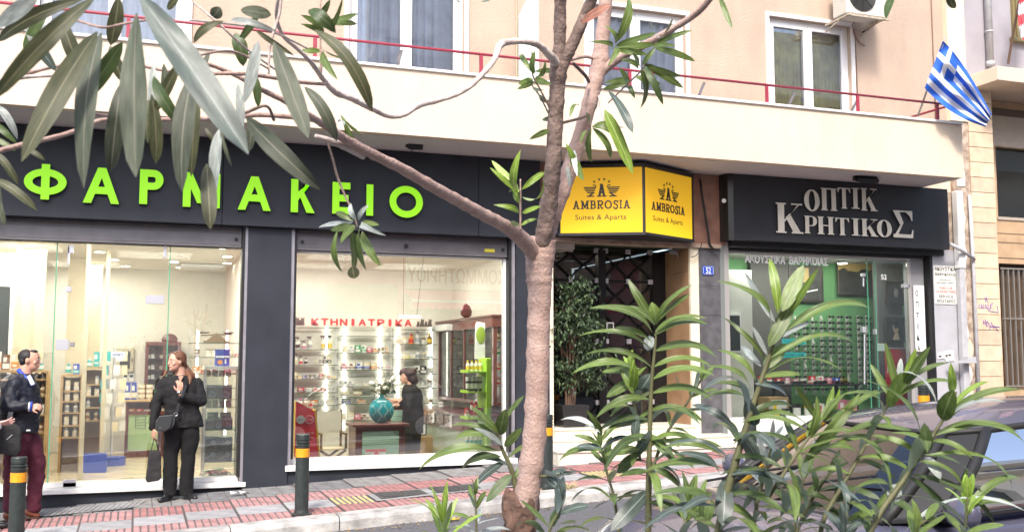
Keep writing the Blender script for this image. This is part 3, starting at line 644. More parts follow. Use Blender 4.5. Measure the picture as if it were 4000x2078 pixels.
# ceiling lights of the shop, and fill lamps added at its windows
M_lit = mat('lit_lamp_white', (1, .97, .9), .5, emit=9, ecol=(1, .93, .78)); M_tube = mat('lit_tube', (1, 1, 1), .5, emit=4.5, ecol=(1, .96, .86))
def area(name, x, y, z, w, h, p, c=(1, .94, .84)):
    l = bpy.data.lights.new(name, 'AREA'); l.shape = 'RECTANGLE'; l.size = w; l.size_y = h; l.energy = p; l.color = c
    o = bpy.data.objects.new(name, l); COL.objects.link(o); o.location = (x, y, z); return o
dl = MB(); dl.lathe([(.085, .0), (.085, .012), (.0, .012)], n=16, mi=0); dlm = MB(); dlm.lathe([(.085, 0), (.085, .01)], n=16, mi=0); dlm.lathe([(.065, -.004), (.065, 0)], n=16, mi=1)
dlm = dlm.mesh('ceiling_light', [M_wht, M_lit])
def CE(px, py): return AZ(px, py, 3.09)
for k, (px, py) in enumerate(((390, 985), (445, 1015), (490, 1040), (530, 1062), (680, 1023), (705, 1045), (728, 1067), (868, 970), (888, 1002), (888, 1028))):
    p = CE(px, py)
    o = put(dlm, 'ceiling_light', loc=(p.x, p.y, 3.088)); tag(o, 'round recessed light in the ceiling of the glass fronted pharmacy', 'ceiling light', 'round lights in the pharmacy ceiling')
for (x, y, w) in ((-1.5, 15, 34), (.2, 15.5, 34), (-.8, 17.4, 32), (2.8, 14.8, 13), (4.1, 16, 15), (2.6, 16.4, 10)): area('ceiling_lamp', x, y, 3.06, 1.0, 1.0, w)
for x_, w_, l_ in ((-.9, 3.6, 55), (3.2, 2.6, 70)):
    o_ = area('added_window_fill', x_, 13.1, 3.0, w_, .12, l_); o_.rotation_euler.x = radians(38)  # added fill strips, brighten goods that face the street
b = MB(); p = CE(705, 1035); q = CE(870, 1040); b.box(p.x, q.x, p.y - .25, p.y + .25, 3.05, 3.09)
for i in range(4): b.box(p.x + .05, q.x - .05, p.y - .2 + i * .1, p.y - .16 + i * .1, 3.04, 3.05)
tag(b.build('ceiling_vent', M_wht), 'slim white air vent in the pharmacy ceiling', 'vent')
b = MB(); p = V(1603, 1238, 14.6); b.box(p.x - .15, p.x + .15, 14.58, 14.66, p.z - .01, p.z + .02); o = b.build('hanging_lamp', M_tube); tag(o, 'short lit strip lamp hanging above the red ΚΤΗΝΙΑΤΡΙΚΑ banner', 'lamp')
b = MB(); b.tube([(p.x - .1, 14.62, p.z + .02), (p.x - .1, 14.62, 3.1)], .004, 5); b.tube([(p.x + .1, 14.62, p.z + .02), (p.x + .2, 14.62, 3.1)], .004, 5); c_ = b.build('wire', M_blk, None); c_.parent = o

# products: small cartons, bottles, spray bottles, tubs
CC = dict(white=(.75, .73, .68), red=(.55, .03, .03), green=(.03, .30, .10), blue=(.02, .06, .40), yellow=(.75, .55, .04), orange=(.75, .25, .03), black=(.02, .02, .02), pink=(.6, .2, .3), teal=(.02, .35, .36), cream=(.70, .60, .40), brown=(.22, .10, .04), purple=(.2, .05, .3), grey=(.35, .36, .38))
CM = {k: mat('carton_' + k, v, .4) for k, v in CC.items()}
PM = {}
def pmesh(kind, c1, c2):
    key = (kind, c1, c2)
    if key in PM: return PM[key]
    b = MB(); m = [CM[c1], CM[c2], CM['white'], CM['black']]
    if kind == 'carton':
        b.box(-.5, .5, -.5, .5, 0, 1, 0); b.box(-.505, .505, -.505, .505, .1, .42, 1); b.box(-.4, .1, -.51, .5, .52, .82, 1 if c1 == 'white' else 2); b.box(-.35, .35, -.515, -.5, .2, .3, 2)
    elif kind == 'bottle':
        b.lathe([(.42, 0), (.5, .03), (.5, .55), (.44, .68), (.2, .76), (.2, .8), (.27, .8), (.27, 1), (.0, 1)], n=10, mis=[0, 0, 0, 0, 0, 1, 1, 1, 1]); b.lathe([(.51, .15), (.51, .48)], n=10, mi=1)
    elif kind == 'spray bottle':
        b.lathe([(.42, 0), (.46, .03), (.46, .42), (.3, .58), (.14, .66), (.14, .74)], n=10, mi=0); b.lathe([(.47, .1), (.47, .38)], n=10, mi=1)
        b.box(-.1, .12, -.1, .1, .74, .95, 3); b.box(-.62, .3, -.12, .12, .86, 1, 3); b.bar((-.32, 0, .87), (-.45, 0, .66), .1, .1, mi=3)
    elif kind == 'tub':
        b.lathe([(.46, 0), (.5, .7), (.5, .72), (.53, .72), (.53, 1), (0, 1)], n=12, mis=[0, 1, 1, 1, 1, 1]); b.lathe([(.505, .2), (.505, .55)], n=12, mi=2)
    PM[key] = b.mesh(kind.replace(' ', '_'), m); return PM[key]
ORD = ['top', 'second', 'third', 'fourth', 'fifth', 'sixth', 'lowest']
def product(kind, c1, c2, x, y, z, w, d, h, where):
    o = bpy.data.objects.new(kind.replace(' ', '_'), pmesh(kind, c1, c2)); COL.objects.link(o)
    o.location = (x, y, z + .001); o.scale = (w, d, h)
    lab = '%s and %s %s %s' % (c1, c2, kind, where); return tag(o, lab, kind, lab.replace(' and', ''))
def row(pxs, py, Y, spec, where, hpx, dep=.09):
    """spec: string of codes, one item per entry, spread between two photograph columns at plane Y"""
    x0, x1 = V(pxs[0], py, Y).x, V(pxs[1], py, Y).x; z = V(sum(pxs) / 2, py, Y).z; n = len(spec); w = (x1 - x0) / n
    for i, s_ in enumerate(spec):
        if s_ is None: continue
        kind, c1, c2, k = s_; h = hpx * k / 4000 * Y * 1.03
        ww = w * (.82 if kind == 'carton' else .8); ww = min(ww, h * (1.6 if kind == 'carton' else .62))
        product(kind, c1, c2, x0 + w * (i + .5), Y, z, ww, min(dep, ww * 1.2), h, where)
c, bt, sp_, tb = 'carton', 'bottle', 'spray bottle', 'tub'
M_shg = glass('shelf_glass', (.75, .9, .82), 1, dirt=.06)
YS = 17.12
def shelfunit(bay, pxa, pxb, levels, Y=YS, dep=.26, tubes=(), ztop=1275, zbot=1680, label=''):
    xa, xb = V(pxa, 1450, Y).x, V(pxb, 1450, Y).x
    t = thing('glass_shelf_unit', label, 'shelf', ((xa + xb) / 2, Y, FZ))
    for py in levels:
        z = V((pxa + pxb) / 2, py, Y).z; b = MB(); b.box(xa, xb, Y - dep / 2, Y + dep / 2, z - .008, z, 0); b.box(xa, xb, Y - dep / 2 - .003, Y - dep / 2, z - .009, z + .001, 1); b.build('shelf', [M_shg, mat('dark_glass_edge', (.05, .10, .07), .3)], t)
    for px in tubes:
        x = V(px, 1450, Y).x; z0 = V(px, zbot, Y).z; z1 = V(px, ztop, Y).z; b = MB(); b.cyl((x, Y + .15, z0), (x, Y + .15, z1), .015, n=8); b.build('light_tube', M_tube, t)
    b = MB(); z0 = V(pxa, zbot, Y).z; z1 = V(pxa, ztop, Y).z
    for x in (xa + .01, xb - .01): b.box(x - .006, x + .006, Y + .12, Y + .14, z0, z1)
    b.build('rail', M_steel, t); return t
L1 = [1280, 1365, 1425, 1480, 1532, 1582, 1645]; L2 = [1313, 1378, 1443, 1508, 1548, 1576, 1640]; L3 = [1288, 1345, 1402, 1460, 1515, 1573, 1632]
shelfunit('left', 1140, 1316, L1, tubes=(1281,), label='left glass wall shelving with spray bottles and one lit tube')
shelfunit('middle', 1322, 1530, L2, tubes=(1353, 1492), label='middle glass wall shelving behind the turquoise vase with two lit tubes')
shelfunit('right', 1538, 1700, L3, tubes=(1563, 1692), label='right glass wall shelving behind the dark haired clerk')
wl = ['on the %s shelf of the left glass shelving' % o for o in ORD]; wm = ['on the %s shelf of the middle glass shelving' % o for o in ORD]; wr = ['on the %s shelf of the right glass shelving' % o for o in ORD]
row((1150, 1222), 1364, YS, [(sp_, 'white', 'black', 1), (sp_, 'white', 'pink', .7), (sp_, 'white', 'grey', 1.05)], wl[1], 46)
row((1250, 1300), 1364, YS, [(sp_, 'white', 'yellow', 1), (sp_, 'cream', 'yellow', 1)], wl[1], 52)
row((1146, 1204), 1424, YS, [(sp_, 'white', 'cream', 1), (sp_, 'white', 'red', .8), (bt, 'white', 'black', .6)], wl[2], 42)
row((1226, 1294), 1422, YS, [(bt, 'white', 'cream', .5), (bt, 'white', 'grey', .95), (c, 'white', 'black', 1), (c, 'cream', 'black', 1)], wl[2], 36)
row((1144, 1312), 1479, YS, [(c, 'cream', 'brown', 1.6), (c, 'yellow', 'white', .7), (c, 'blue', 'grey', .8), (c, 'black', 'grey', .9), (c, 'black', 'white', .9), (c, 'grey', 'black', .8), (c, 'red', 'white', 1.1), (c, 'white', 'cream', 1.1), (c, 'white', 'orange', .9), (c, 'white', 'yellow', .8)], wl[3], 16)
row((1160, 1308), 1530, YS, [(c, 'red', 'black', 1), (c, 'white', 'grey', 1), (c, 'white', 'red', 1), (c, 'red', 'white', .8), (c, 'grey', 'white', .8)], wl[4], 16)
row((1150, 1300), 1580, YS, [(c, 'white', 'cream', 1), (c, 'cream', 'orange', 1), (c, 'orange', 'white', 1), (c, 'white', 'grey', 1), (c, 'cream', 'white', 1)], wl[5], 17)
row((1150, 1300), 1643, YS, [(c, 'white', 'cream', .8), (c, 'cream', 'white', .8), (bt, 'white', 'cream', 1), (bt, 'white', 'red', 1), (bt, 'grey', 'red', 1), (c, 'white', 'black', .9), (c, 'white', 'grey', .9)], wl[6], 28)
row((1338, 1522), 1377, YS, [(c, 'white', 'cream', 1), (c, 'white', 'grey', 1), (c, 'green', 'white', 1), (c, 'white', 'green', 1), (c, 'pink', 'red', .7), (c, 'white', 'orange', .7), (c, 'brown', 'white', .7), (tb, 'orange', 'cream', .8)], wm[1], 28)
row((1330, 1528), 1442, YS, [(c, 'white', 'pink', 1), (c, 'white', 'brown', 1), (c, 'white', 'blue', 1), (c, 'cream', 'blue', 1), (c, 'cream', 'orange', 1), (c, 'grey', 'white', .4), (c, 'pink', 'white', .4)], wm[2], 26)
row((1326, 1440), 1507, YS, [(c, 'grey', 'white', 1), (c, 'white', 'grey', 1), None, (c, 'white', 'cream', .6)], wm[3], 20)
row((1322, 1420), 1547, YS, [(c, 'cream', 'grey', 1), (c, 'cream', 'brown', 1)], wm[4], 18)
row((1322, 1500), 1575, YS, [(c, 'grey', 'blue', 1), (c, 'white', 'orange', 1), (c, 'grey', 'cream', 1)], wm[5], 20)
row((1322, 1440), 1639, YS, [(c, 'white', 'cream', 1), (c, 'cream', 'white', 1.1), (c, 'pink', 'red', .8), (c, 'white', 'brown', .9)], wm[6], 26)
row((1545, 1690), 1344, YS, [(bt, 'white', 'cream', .8), (bt, 'cream', 'white', .8), (bt, 'orange', 'red', .95), (bt, 'white', 'grey', 1.2), (tb, 'white', 'brown', .6), (bt, 'brown', 'yellow', 1)], wr[1], 42)
row((1575, 1690), 1401, YS, [(c, 'cream', 'yellow', .5), (c, 'white', 'cream', .5), (bt, 'white', 'grey', 1), (bt, 'cream', 'grey', 1), (c, 'teal', 'white', .3)], wr[2], 34)
row((1615, 1690), 1459, YS, [(c, 'white', 'black', 1), (c, 'black', 'white', 1), (c, 'white', 'grey', .8)], wr[3], 30)
row((1640, 1690), 1514, YS, [(c, 'grey', 'white', 1), (tb, 'grey', 'brown', 1.2)], wr[4], 26)
row((1640, 1690), 1572, YS, [(bt, 'white', 'grey', .9), (c, 'white', 'cream', .9), (bt, 'white', 'brown', 1)], wr[5], 22)
row((1640, 1690), 1631, YS, [(c, 'yellow', 'white', 1), (c, 'white', 'yellow', .8)], wr[6], 22)
# banner over the shelves
bn = thing('veterinary_banner', 'long pale banner with red letters ΚΤΗΝΙΑΤΡΙΚΑ above the glass shelving', 'sign', (3.2, 16.95, 2.2))
p, q = V(1140, 1276, 16.95), V(1690, 1276, 16.95); ztop = V(1420, 1243, 16.95).z; zb = V(1420, 1275, 16.95).z
b = MB(); b.box(p.x, q.x, 16.95, 16.97, zb, ztop); b.build('board', mat('pale_banner', (.72, .62, .55), .6), bn)
p, q = V(1212, 1270, 16.94), V(1612, 1270, 16.94)
xx = p.x; L_ = q.x - p.x; n_ = 11
for i, ch in enumerate('ΚΤΗΝΙΑΤΡΙΚΑ'):
    w_ = L_ / 11 * (.72 if ch != 'Ι' else .24)
    text_on(ch, (p.x + L_ / 11 * (i + .14) + (L_ / 11 * .24 if ch == 'Ι' else 0), 16.949, zb + .018), (1, 0, 0), w_, ztop - zb - .035, .004, mat('red_lettering', (.6, .02, .03), .5), name='letter', parent=bn, bold=.14)
def animal(x0, x1):
    b = MB(); z = zb + .01
    for k in range(4):
        x = x0 + (x1 - x0) * (k + .5) / 4; s_ = .03 + .012 * (k % 2); b.prism([(x - s_, z), (x + s_, z), (x + s_ * .8, z + s_ * 2), (x + s_ * 1, z + s_ * 3.2), (x + s_ * .3, z + s_ * 2.6), (x - s_ * .2, z + s_ * 3.3), (x - s_ * .5, z + s_ * 2)], 16.944, 16.949)
    b.build('animal_print', mat('dark_print', (.08, .06, .05), .6), bn)
animal(V(1142, 1270, 16.95).x, V(1185, 1270, 16.95).x); animal(V(1625, 1270, 16.95).x, V(1685, 1270, 16.95).x)
# dark wood cabinet along the right wall
M_mah = mat('mahogany', (.12, .025, .02), .3, var=.3, vscale=3, coat=.3); M_pgl = glass('cabinet_glass', (.92, .95, .9), 1, dirt=.05); M_mint = mat('mint_panel', (.30, .48, .38), .5)
cb = thing('mahogany_cabinet', 'tall mahogany glass cabinet along the right wall of the pharmacy', 'cabinet', (5.05, 15.7, FZ))
b = MB()
for i in range(5): y = 14.3 + i * .72; b.box(4.93, 4.99, y, y + .06, .95, 2.05)
b.box(4.90, 5.19, 14.26, 17.26, 2.05, 2.2); b.box(4.93, 5.19, 14.3, 17.25, .90, .95); b.box(5.15, 5.19, 14.3, 17.25, .95, 2.05); b.box(4.87, 5.19, 14.22, 17.27, 2.2, 2.23); b.build('carcass', M_mah, cb, bevel=.004)
b = MB(); b.cyl((4.93, 15.6, 2.23), (4.93, 15.6, 2.235), .1); b.lathe([(.02, 0), (.09, .05), (.1, .12), (.06, .2), (.0, .24)], (4.95, 15.7, 2.23), n=10, sy=.6); b.build('crest_ornament', M_mah, cb)
for i in range(4):
    y = 14.36 + i * .72; b = MB(); b.box(4.95, 4.955, y, y + .66, .96, 2.04); b.build('glass_door', M_pgl, cb)
    for k in range(4): b = MB(); b.box(4.97, 5.14, y, y + .66, 1.18 + k * .22, 1.187 + k * .22); b.build('shelf', M_shg, cb)
for y in (14.9, 15.7, 16.4): b = MB(); b.cyl((5.13, y, 1.0), (5.13, y, 2.0), .02, n=8); b.build('light_tube', M_tube, cb)
b = MB(); b.box(4.80, 5.19, 16.3, 17.25, 2.06, 2.16); b.build('cabinet_label', M_wht, cb)
for i in range(3):
    for k in range(4):
        for j in range(4): product(R0.choice(['carton', 'bottle']), R0.choice(['white', 'cream', 'white', 'grey']), R0.choice(['red', 'blue', 'green', 'brown', 'grey']), 5.06, 14.45 + i * .72 + j * .15, 1.19 + k * .22 - .002, .06, .08, .1 + .04 * R0.random(), 'inside the tall mahogany cabinet')
lc = thing('drawer_counter', 'low counter with mahogany drawers and mint glass front under the mahogany cabinet', 'counter', (4.8, 15.4, FZ))
b = MB(); b.box(4.55, 4.92, 14.0, 17.1, FZ + .45, FZ + .69); b.box(4.50, 5.19, 13.96, 17.15, FZ + .69, FZ + .72); b.build('drawer_box', M_mah, lc, bevel=.004)
for i in range(6):
    b = MB(); b.box(4.538, 4.549, 14.06 + i * .5, 14.5 + i * .5, FZ + .48, FZ + .66); b.build('drawer', M_mah, lc, bevel=.003)
    b = MB(); b.ell((4.525, 14.28 + i * .5, FZ + .57), (.014, .02, .014), 8, 6); b.build('knob', M_steel, lc, smooth=True)
b = MB(); b.box(4.58, 4.60, 14.0, 17.1, FZ, FZ + .445); b.build('glass_front', mat('mint_glass', (.42, .52, .42), .12), lc)
tag(product(c, 'red', 'white', 4.75, 14.6, FZ + .72, .05, .06, .14, 'standing on the low mahogany drawer counter')); product(tb, 'grey', 'white', 4.75, 16.4, FZ + .72, .09, .09, .1, 'standing on the low mahogany drawer counter')
# lime display stand
M_lim2 = mat('lime_plastic', (.36, .62, .03), .35)
ds = thing('lime_display_stand', 'lime green four shelf display stand at the right edge of the pharmacy window', 'display stand', (4.45, 13.5, .36))
yb = 13.5; xr = V(1898, 1500, yb).x; 
b = MB(); b.box(xr - .05, xr + .03, yb - .16, yb + .2, .2, V(1898, 1398, yb).z); b.build('back_panel', M_lim2, ds, bevel=.01)
b = MB(); zt = V(1895, 1260, yb).z; b.prism([(xr - .13, V(0, 1400, yb).z), (xr + .02, V(0, 1400, yb).z), (xr + .02, zt), (xr - .1, zt + .02), (xr - .12, zt - .03)], yb + .1, yb + .115); b.build('topper', M_wht, ds)
b = MB(); b.ell((xr - .045, yb + .095, zt - .17), (.07, .008, .12), 14, 8); b.build('topper_print', mat('olive_green_print', (.28, .40, .05), .5), ds)
for k, py in enumerate((1450, 1528, 1630, 1745)):
    z = V(1860, py, yb).z; b = MB(); b.box(xr - .31, xr - .052, yb - .16, yb + .2, z - .018, z); b.box(xr - .31, xr - .30, yb - .16, yb + .2, z, z + .02); b.prism([(xr - .052, z - .09), (xr - .052, z - .019), (xr - .15, z - .019)], yb - .15, yb - .13); b.build('shelf', M_lim2, ds)
    for j in range(4):
        w_ = 'on the %s shelf of the lime green display stand' % ORD[k]
        if k == 1: product(tb, 'black', 'white', xr - .27 + j * .06, yb - .02, z, .055, .055, .20, w_)
        elif k == 2: product(bt, 'white', 'red', xr - .27 + j * .06, yb - .02, z, .05, .05, .22, w_) if j in (1, 2) else product(c, 'red', 'white', xr - .27 + j * .06, yb, z, .05, .08, .13, w_)
        elif k == 0: product(bt, 'white', 'yellow', xr - .27 + j * .06, yb - .02, z, .055, .055, .15, w_)
        else: product(bt, 'white', 'teal', xr - .27 + j * .06, yb - .02, z, .05, .05, .2, w_)
# vase table, vase with white flowers
def gcounter(name, label, x0, x1, y0, y1, z1, lv=8, top=.035):
    t = thing(name, label, 'counter', ((x0 + x1) / 2, y0, FZ))
    b = MB(); b.box(x0 + .02, x1 - .02, y0 + .02, y1, FZ, z1 - top); b.build('body', M_mah, t, bevel=.004)
    b = MB(); b.box(x0 - .03, x1 + .03, y0 - .03, y1 + .02, z1 - top, z1); b.build('top', M_mah, t, bevel=.006)
    xa, xb = x0 + .11, x1 - .11; h = (z1 - top - FZ - .12) / lv
    for k in range(lv):
        b = MB(); b.box(xa, xb, y0 + .004, y0 + .019, FZ + .06 + k * h + .004, FZ + .06 + (k + 1) * h - .002); b.build('slat', M_mint, t, bevel=.003)
    return t
yv = 13.75; p, q = V(1385, 1660, yv), V(1590, 1660, yv); zt_ = V(1480, 1655, yv).z
gcounter('slatted_plinth', 'mahogany plinth with mint slats carrying the turquoise vase', p.x, q.x, yv, yv + .5, zt_)
yc = 15.2; p2, q2 = V(1500, 1600, yc), V(1606, 1600, yc); zc = V(1560, 1575, yc).z
gcounter('service_counter', 'mahogany service counter with mint slats behind the vase plinth', p2.x, q2.x, yc, yc + .8, zc, 7)
row((1490, 1575), 1573, yc + .2, [(c, 'orange', 'red', 1), (c, 'white', 'orange', .9), (c, 'brown', 'red', .8)], 'on the service counter beside the clerk', 18)
vs = thing('turquoise_vase', 'round flat turquoise vase with pale trellis pattern on the mahogany plinth', 'vase', ((p.x + q.x) / 2, yv + .22, zt_))
vc = V(1490, 1600, yv + .2); rv = .175
b = MB(); prof = [(.06, -.165), (.09, -.16)] + [(rv * cos(t_), rv * sin(t_)) for t_ in [radians(x) for x in range(-60, 76, 10)]] + [(.035, .18), (.03, .2), (.04, .215)]
b.lathe(prof, (vc.x, vc.y, zt_ + .17), n=24, sy=.62); b.build('body', mat('turquoise_glaze', (.0, .27, .32), .15, coat=.5, var=.15, vscale=6), vs, smooth=True)
b = MB()
def vp(u_, v_):   # point of the vase front
    x = u_ * rv; z = v_ * rv; r = sqrt(max(rv * rv - x * x - z * z, 0)); return Vector((vc.x + x, vc.y - r * .62 - .004, zt_ + .17 + z))
for ox, oz in ((0, .0), (-.48, .45), (.48, .45), (-.48, -.45), (.48, -.45)):
    pts = [];
    for k in range(25):
        a_ = 2 * pi * k / 24; r_ = .36 * (1 + .22 * cos(4 * a_)); u_, v_ = ox + r_ * sin(a_) * .75, oz + r_ * cos(a_) * 1.25
        if u_ * u_ + v_ * v_ < .9: pts.append(vp(u_, v_))
        elif len(pts) > 1: b.tube(pts, .003, 5); pts = []
    if len(pts) > 1: b.tube(pts, .003, 5)
b.build('trellis_pattern', mat('pale_glaze_line', (.35, .55, .55), .3), vs)
bq = thing('rose_bouquet', 'bouquet of white roses and dry twigs standing in the turquoise vase', 'flowers', (vc.x, vc.y, zt_ + .38))
M_leafd = mat('bouquet_leaf', (.03, .07, .02), .5, var=.3); M_rose = mat('white_rose', (.8, .78, .68), .6)
b0 = Vector((vc.x, vc.y, zt_ + .37)); stb = MB(); rl = random.Random(3)
rosep = [(1450, 1497), (1490, 1500), (1475, 1520), (1520, 1490), (1545, 1500), (1535, 1480), (1505, 1515)]
for px, py in rosep:
    e_ = V(px, py, vc.y + rl.uniform(-.1, .1)); stb.tube([b0, (b0 + e_) / 2 + Vector((0, 0, .02)), e_], .004, 5)
    rb = MB()
    for k in range(9):
        a_ = k * 2.4; r_ = .006 + .0035 * k; rb.ell(e_ + Vector((r_ * cos(a_), r_ * sin(a_), .01 - .0016 * k)), (.026, .011, .028), 7, 5, M=Matrix.Rotation(a_ + pi / 2, 3, 'Z'))
    rb.build('rose', M_rose, bq, smooth=True)
for k in range(26):
    a_ = rl.uniform(0, 2 * pi); e_ = b0 + Vector((cos(a_) * rl.uniform(.1, .38), sin(a_) * .2, rl.uniform(.02, .35))); stb.tube([b0, (b0 + e_) / 2 + Vector((0, 0, .04)), e_], .0025, 4)
    if k % 2:
        for m_ in range(5): stb.tube([b0.lerp(e_, .5 + m_ * .1), b0.lerp(e_, .6 + m_ * .1) + Vector((rl.uniform(-.05, .05), 0, rl.uniform(0, .06)))], .0018, 4)
stb.build('twig', mat('dry_twig', (.12, .10, .05), .7), bq)
lf = MB()
for k in range(110):
    a_ = rl.uniform(0, 2 * pi); c_ = b0 + Vector((cos(a_) * rl.uniform(.0, .17) + .03, sin(a_) * .13, rl.uniform(.0, .17))); d_ = Vector((rl.uniform(-1, 1), rl.uniform(-1, 1), rl.uniform(-.4, 1))).normalized() * .03; s_ = d_.cross(Vector((rl.uniform(-1, 1), 1, .3))).normalized() * .012
    lf.add([c_ - d_, c_ + s_, c_ + d_, c_ - s_], [(0, 1, 2, 3)])
tag(lf.build('foliage', M_leafd, bq), kind='stuff')
# red allergy display, canvas chair, small notice
ad = thing('allergy_display', 'red slanted cardboard display with STOP lettering behind the pharmacy window', 'display', V(1210, 1780, 13.3))
ya = 13.3; P_ = lambda px, py: (V(px, py, ya).x, V(px, py, ya).z)
b = MB(); b.prism([P_(1150, 1795), P_(1245, 1790), P_(1228, 1605), P_(1158, 1567)], ya, ya + .03); b.build('panel', mat('bright_red_card', (.85, .03, .05), .45), ad)
b = MB(); b.prism([P_(1245, 1790), P_(1252, 1790), P_(1235, 1600), P_(1228, 1602)], ya + .002, ya + .25); b.prism([P_(1150, 1795), P_(1153, 1795), P_(1160, 1567), P_(1157, 1567)], ya + .031, ya + .25); b.build('side_panel', mat('yellow_card', (.8, .5, .02), .5), ad)
for k, (cx_, r_) in enumerate(((1174, 17), (1209, 17))):
    cc_ = V(cx_, 1638, ya); rr_ = r_ / 4000 * 13.3; pts = [(cc_.x + rr_ * cos(pi / 8 + j * pi / 4), cc_.z + rr_ * sin(pi / 8 + j * pi / 4)) for j in range(8)]
    b = MB(); b.prism(pts, ya - .004, ya - .0005); b.build('octagon', M_wht, ad)
    if k:
        pts = [(cc_.x + rr_ * .86 * cos(pi / 8 + j * pi / 4), cc_.z + rr_ * .86 * sin(pi / 8 + j * pi / 4)) for j in range(8)]
        b = MB(); b.prism(pts, ya - .006, ya - .0045); b.build('octagon', mat('bright_red_card', (0, 0, 0)), ad)
    text_on('STOP' if k else 'Allerg-', (cc_.x - rr_ * .72, ya, cc_.z - rr_ * .26), (1, 0, 0), rr_ * 1.44, rr_ * .5, .007, M_wht if k else M_an, parent=ad)
for i, s_ in enumerate(('η λύση για τα', 'αλλεργιογόνα', 'στο στρώμα')):
    zz = V(1190, 1696 + i * 17, ya).z; x_ = V(1157, 1700, ya).x; text_on(s_, (x_, ya, zz), (1, 0, 0), .22 if i < 2 else .18, .033, .002, M_wht, parent=ad, bold=.01)
row((1163, 1225), 1600, 13.42, [(bt, 'white', 'red', 1.2), (bt, 'white', 'cream', 1.2), (bt, 'red', 'white', .8)], 'standing in the top of the red allergy display', 36)
nb = thing('allergy_notice', 'small white and red STOP notice leaning on the mint slats', 'notice', V(1465, 1775, 13.6))
p = V(1427, 1783, 13.6); q = V(1508, 1753, 13.6); b = MB(); b.box(p.x, q.x, 13.6, 13.605, p.z, q.z); b.build('card', M_wht, nb)
b = MB(); b.box(p.x, q.x, 13.597, 13.599, q.z - .025, q.z); c_ = (p.x + q.x) / 2 + .01; b.prism([(c_ + .035 * cos(pi / 8 + j * pi / 4), q.z - .065 + .035 * sin(pi / 8 + j * pi / 4)) for j in range(8)], 13.597, 13.599); b.build('red_print', mat('bright_red_card', (0, 0, 0)), nb)
text_on('STOP', (c_ - .028, 13.597, q.z - .075), (1, 0, 0), .056, .02, .001, M_wht, parent=nb); text_on('Allerg-', (p.x + .01, 13.597, q.z - .075), (1, 0, 0), .08, .022, .0, M_an, parent=nb)
ch = thing('canvas_chair', 'folding director chair with cream canvas seat behind the red display', 'chair', V(1290, 1760, 14.4))
yq = 14.4; cA, cB = V(1255, 1700, yq).x, V(1352, 1700, yq).x; M_wood = mat('dark_chair_wood', (.14, .08, .04), .5); zs_ = V(1300, 1752, yq).z
b = MB(); b.box(cA, cB, yq, yq + .4, zs_ - .015, zs_); b.build('seat', mat('cream_canvas', (.62, .52, .36), .9), ch)
b = MB(); b.box(cA, cB, yq + .38, yq + .39, zs_ + .22, zs_ + .5); b.build('backrest', mat('grey_canvas', (.42, .40, .34), .9), ch)
for y_ in (yq, yq + .4):
    b = MB(); b.bar((cA, y_, FZ + .02), (cB, y_, zs_ - .02), .025, .03); b.build('leg', M_wood, ch); b = MB(); b.bar((cB, y_ + .03, FZ + .02), (cA, y_ + .03, zs_ - .02), .025, .03); b.build('leg', M_wood, ch)
for x_ in (cA, cB): b = MB(); b.bar((x_, yq + .4, zs_), (x_, yq + .4, zs_ + .52), .03, .03); b.bar((x_, yq, zs_ + .2), (x_, yq + .42, zs_ + .2), .04, .02); b.bar((x_, yq, zs_), (x_, yq, zs_ + .2), .03, .03); b.build('arm', M_wood, ch)
pf = thing('framed_picture', 'small dark framed picture on the floor by the drawer counter', 'picture', V(1650, 1700, 16.5)); p = V(1650, 1700, 16.5)
b = MB(); b.box(p.x - .07, p.x + .07, 16.5, 16.52, p.z, p.z + .2); b.build('frame', M_blk, pf); b = MB(); b.box(p.x - .05, p.x + .05, 16.494, 16.499, p.z + .02, p.z + .18); b.build('print', M_wht, pf)
b = MB(); b.box(p.x - .1, p.x + .25, 16.3, 16.8, FZ, p.z - .001); tag(b.build('wooden_box', mat('pale_wood', (.42, .28, .13), .5), bevel=.01), 'low pale wooden box under the small framed picture', 'box')
# ---------------------------------------------------------------- entrance side
M_wood2 = mat('light_oak', (.42, .27, .12), .45, var=.2, vscale=4)
yd = 13.5; p, q = V(795, 1800, yd), V(928, 1800, yd)
dc = thing('glass_display_case', 'tall glass display case with monitor boxes just inside the entrance front', 'display case', ((p.x + q.x) / 2, yd, FZ))
zt_ = V(860, 1436, yd).z; b = MB(); b.box(p.x - .02, q.x + .02, yd - .02, yd + .42, zt_ - .02, zt_ + .02); b.build('top', M_wht, dc)
for x_ in (p.x, q.x):
    for y_ in (yd, yd + .4): b = MB(); b.box(x_ - .01, x_ + .01, y_ - .01, y_ + .01, FZ, zt_ - .021); b.build('corner_post', M_steel, dc)
for py in (1560, 1591, 1678, 1756, 1802):
    z = V(860, py, yd).z; b = MB(); b.box(p.x, q.x, yd, yd + .4, z - .008, z); b.build('shelf', M_shg, dc)
b = MB(); b.box(p.x, q.x, yd - .006, yd - .001, FZ + .02, zt_ - .03); b.build('pane', M_pgl, dc)
bxm = MB(); bxm.box(-.5, .5, -.5, .5, 0, 1, 0); bxm.box(-.501, .501, -.505, .5, .82, .985, 1); bxm.add([(-.3, -.51, .15), (.25, -.51, .1), (.4, -.51, .42), (-.12, -.51, .62)], [(0, 1, 2, 3)], 2); bxm.add([(-.2, -.515, .25), (.18, -.515, .2), (.28, -.515, .4), (-.08, -.515, .52)], [(0, 1, 2, 3)], 3)
bxm = bxm.mesh('monitor_box', [mat('dark_slate_box', (.03, .045, .07), .35), mat('pale_box_band', (.4, .46, .52), .4), mat('pale_blue_device', (.32, .45, .6), .4), mat('device_screen', (.10, .14, .18), .3)])
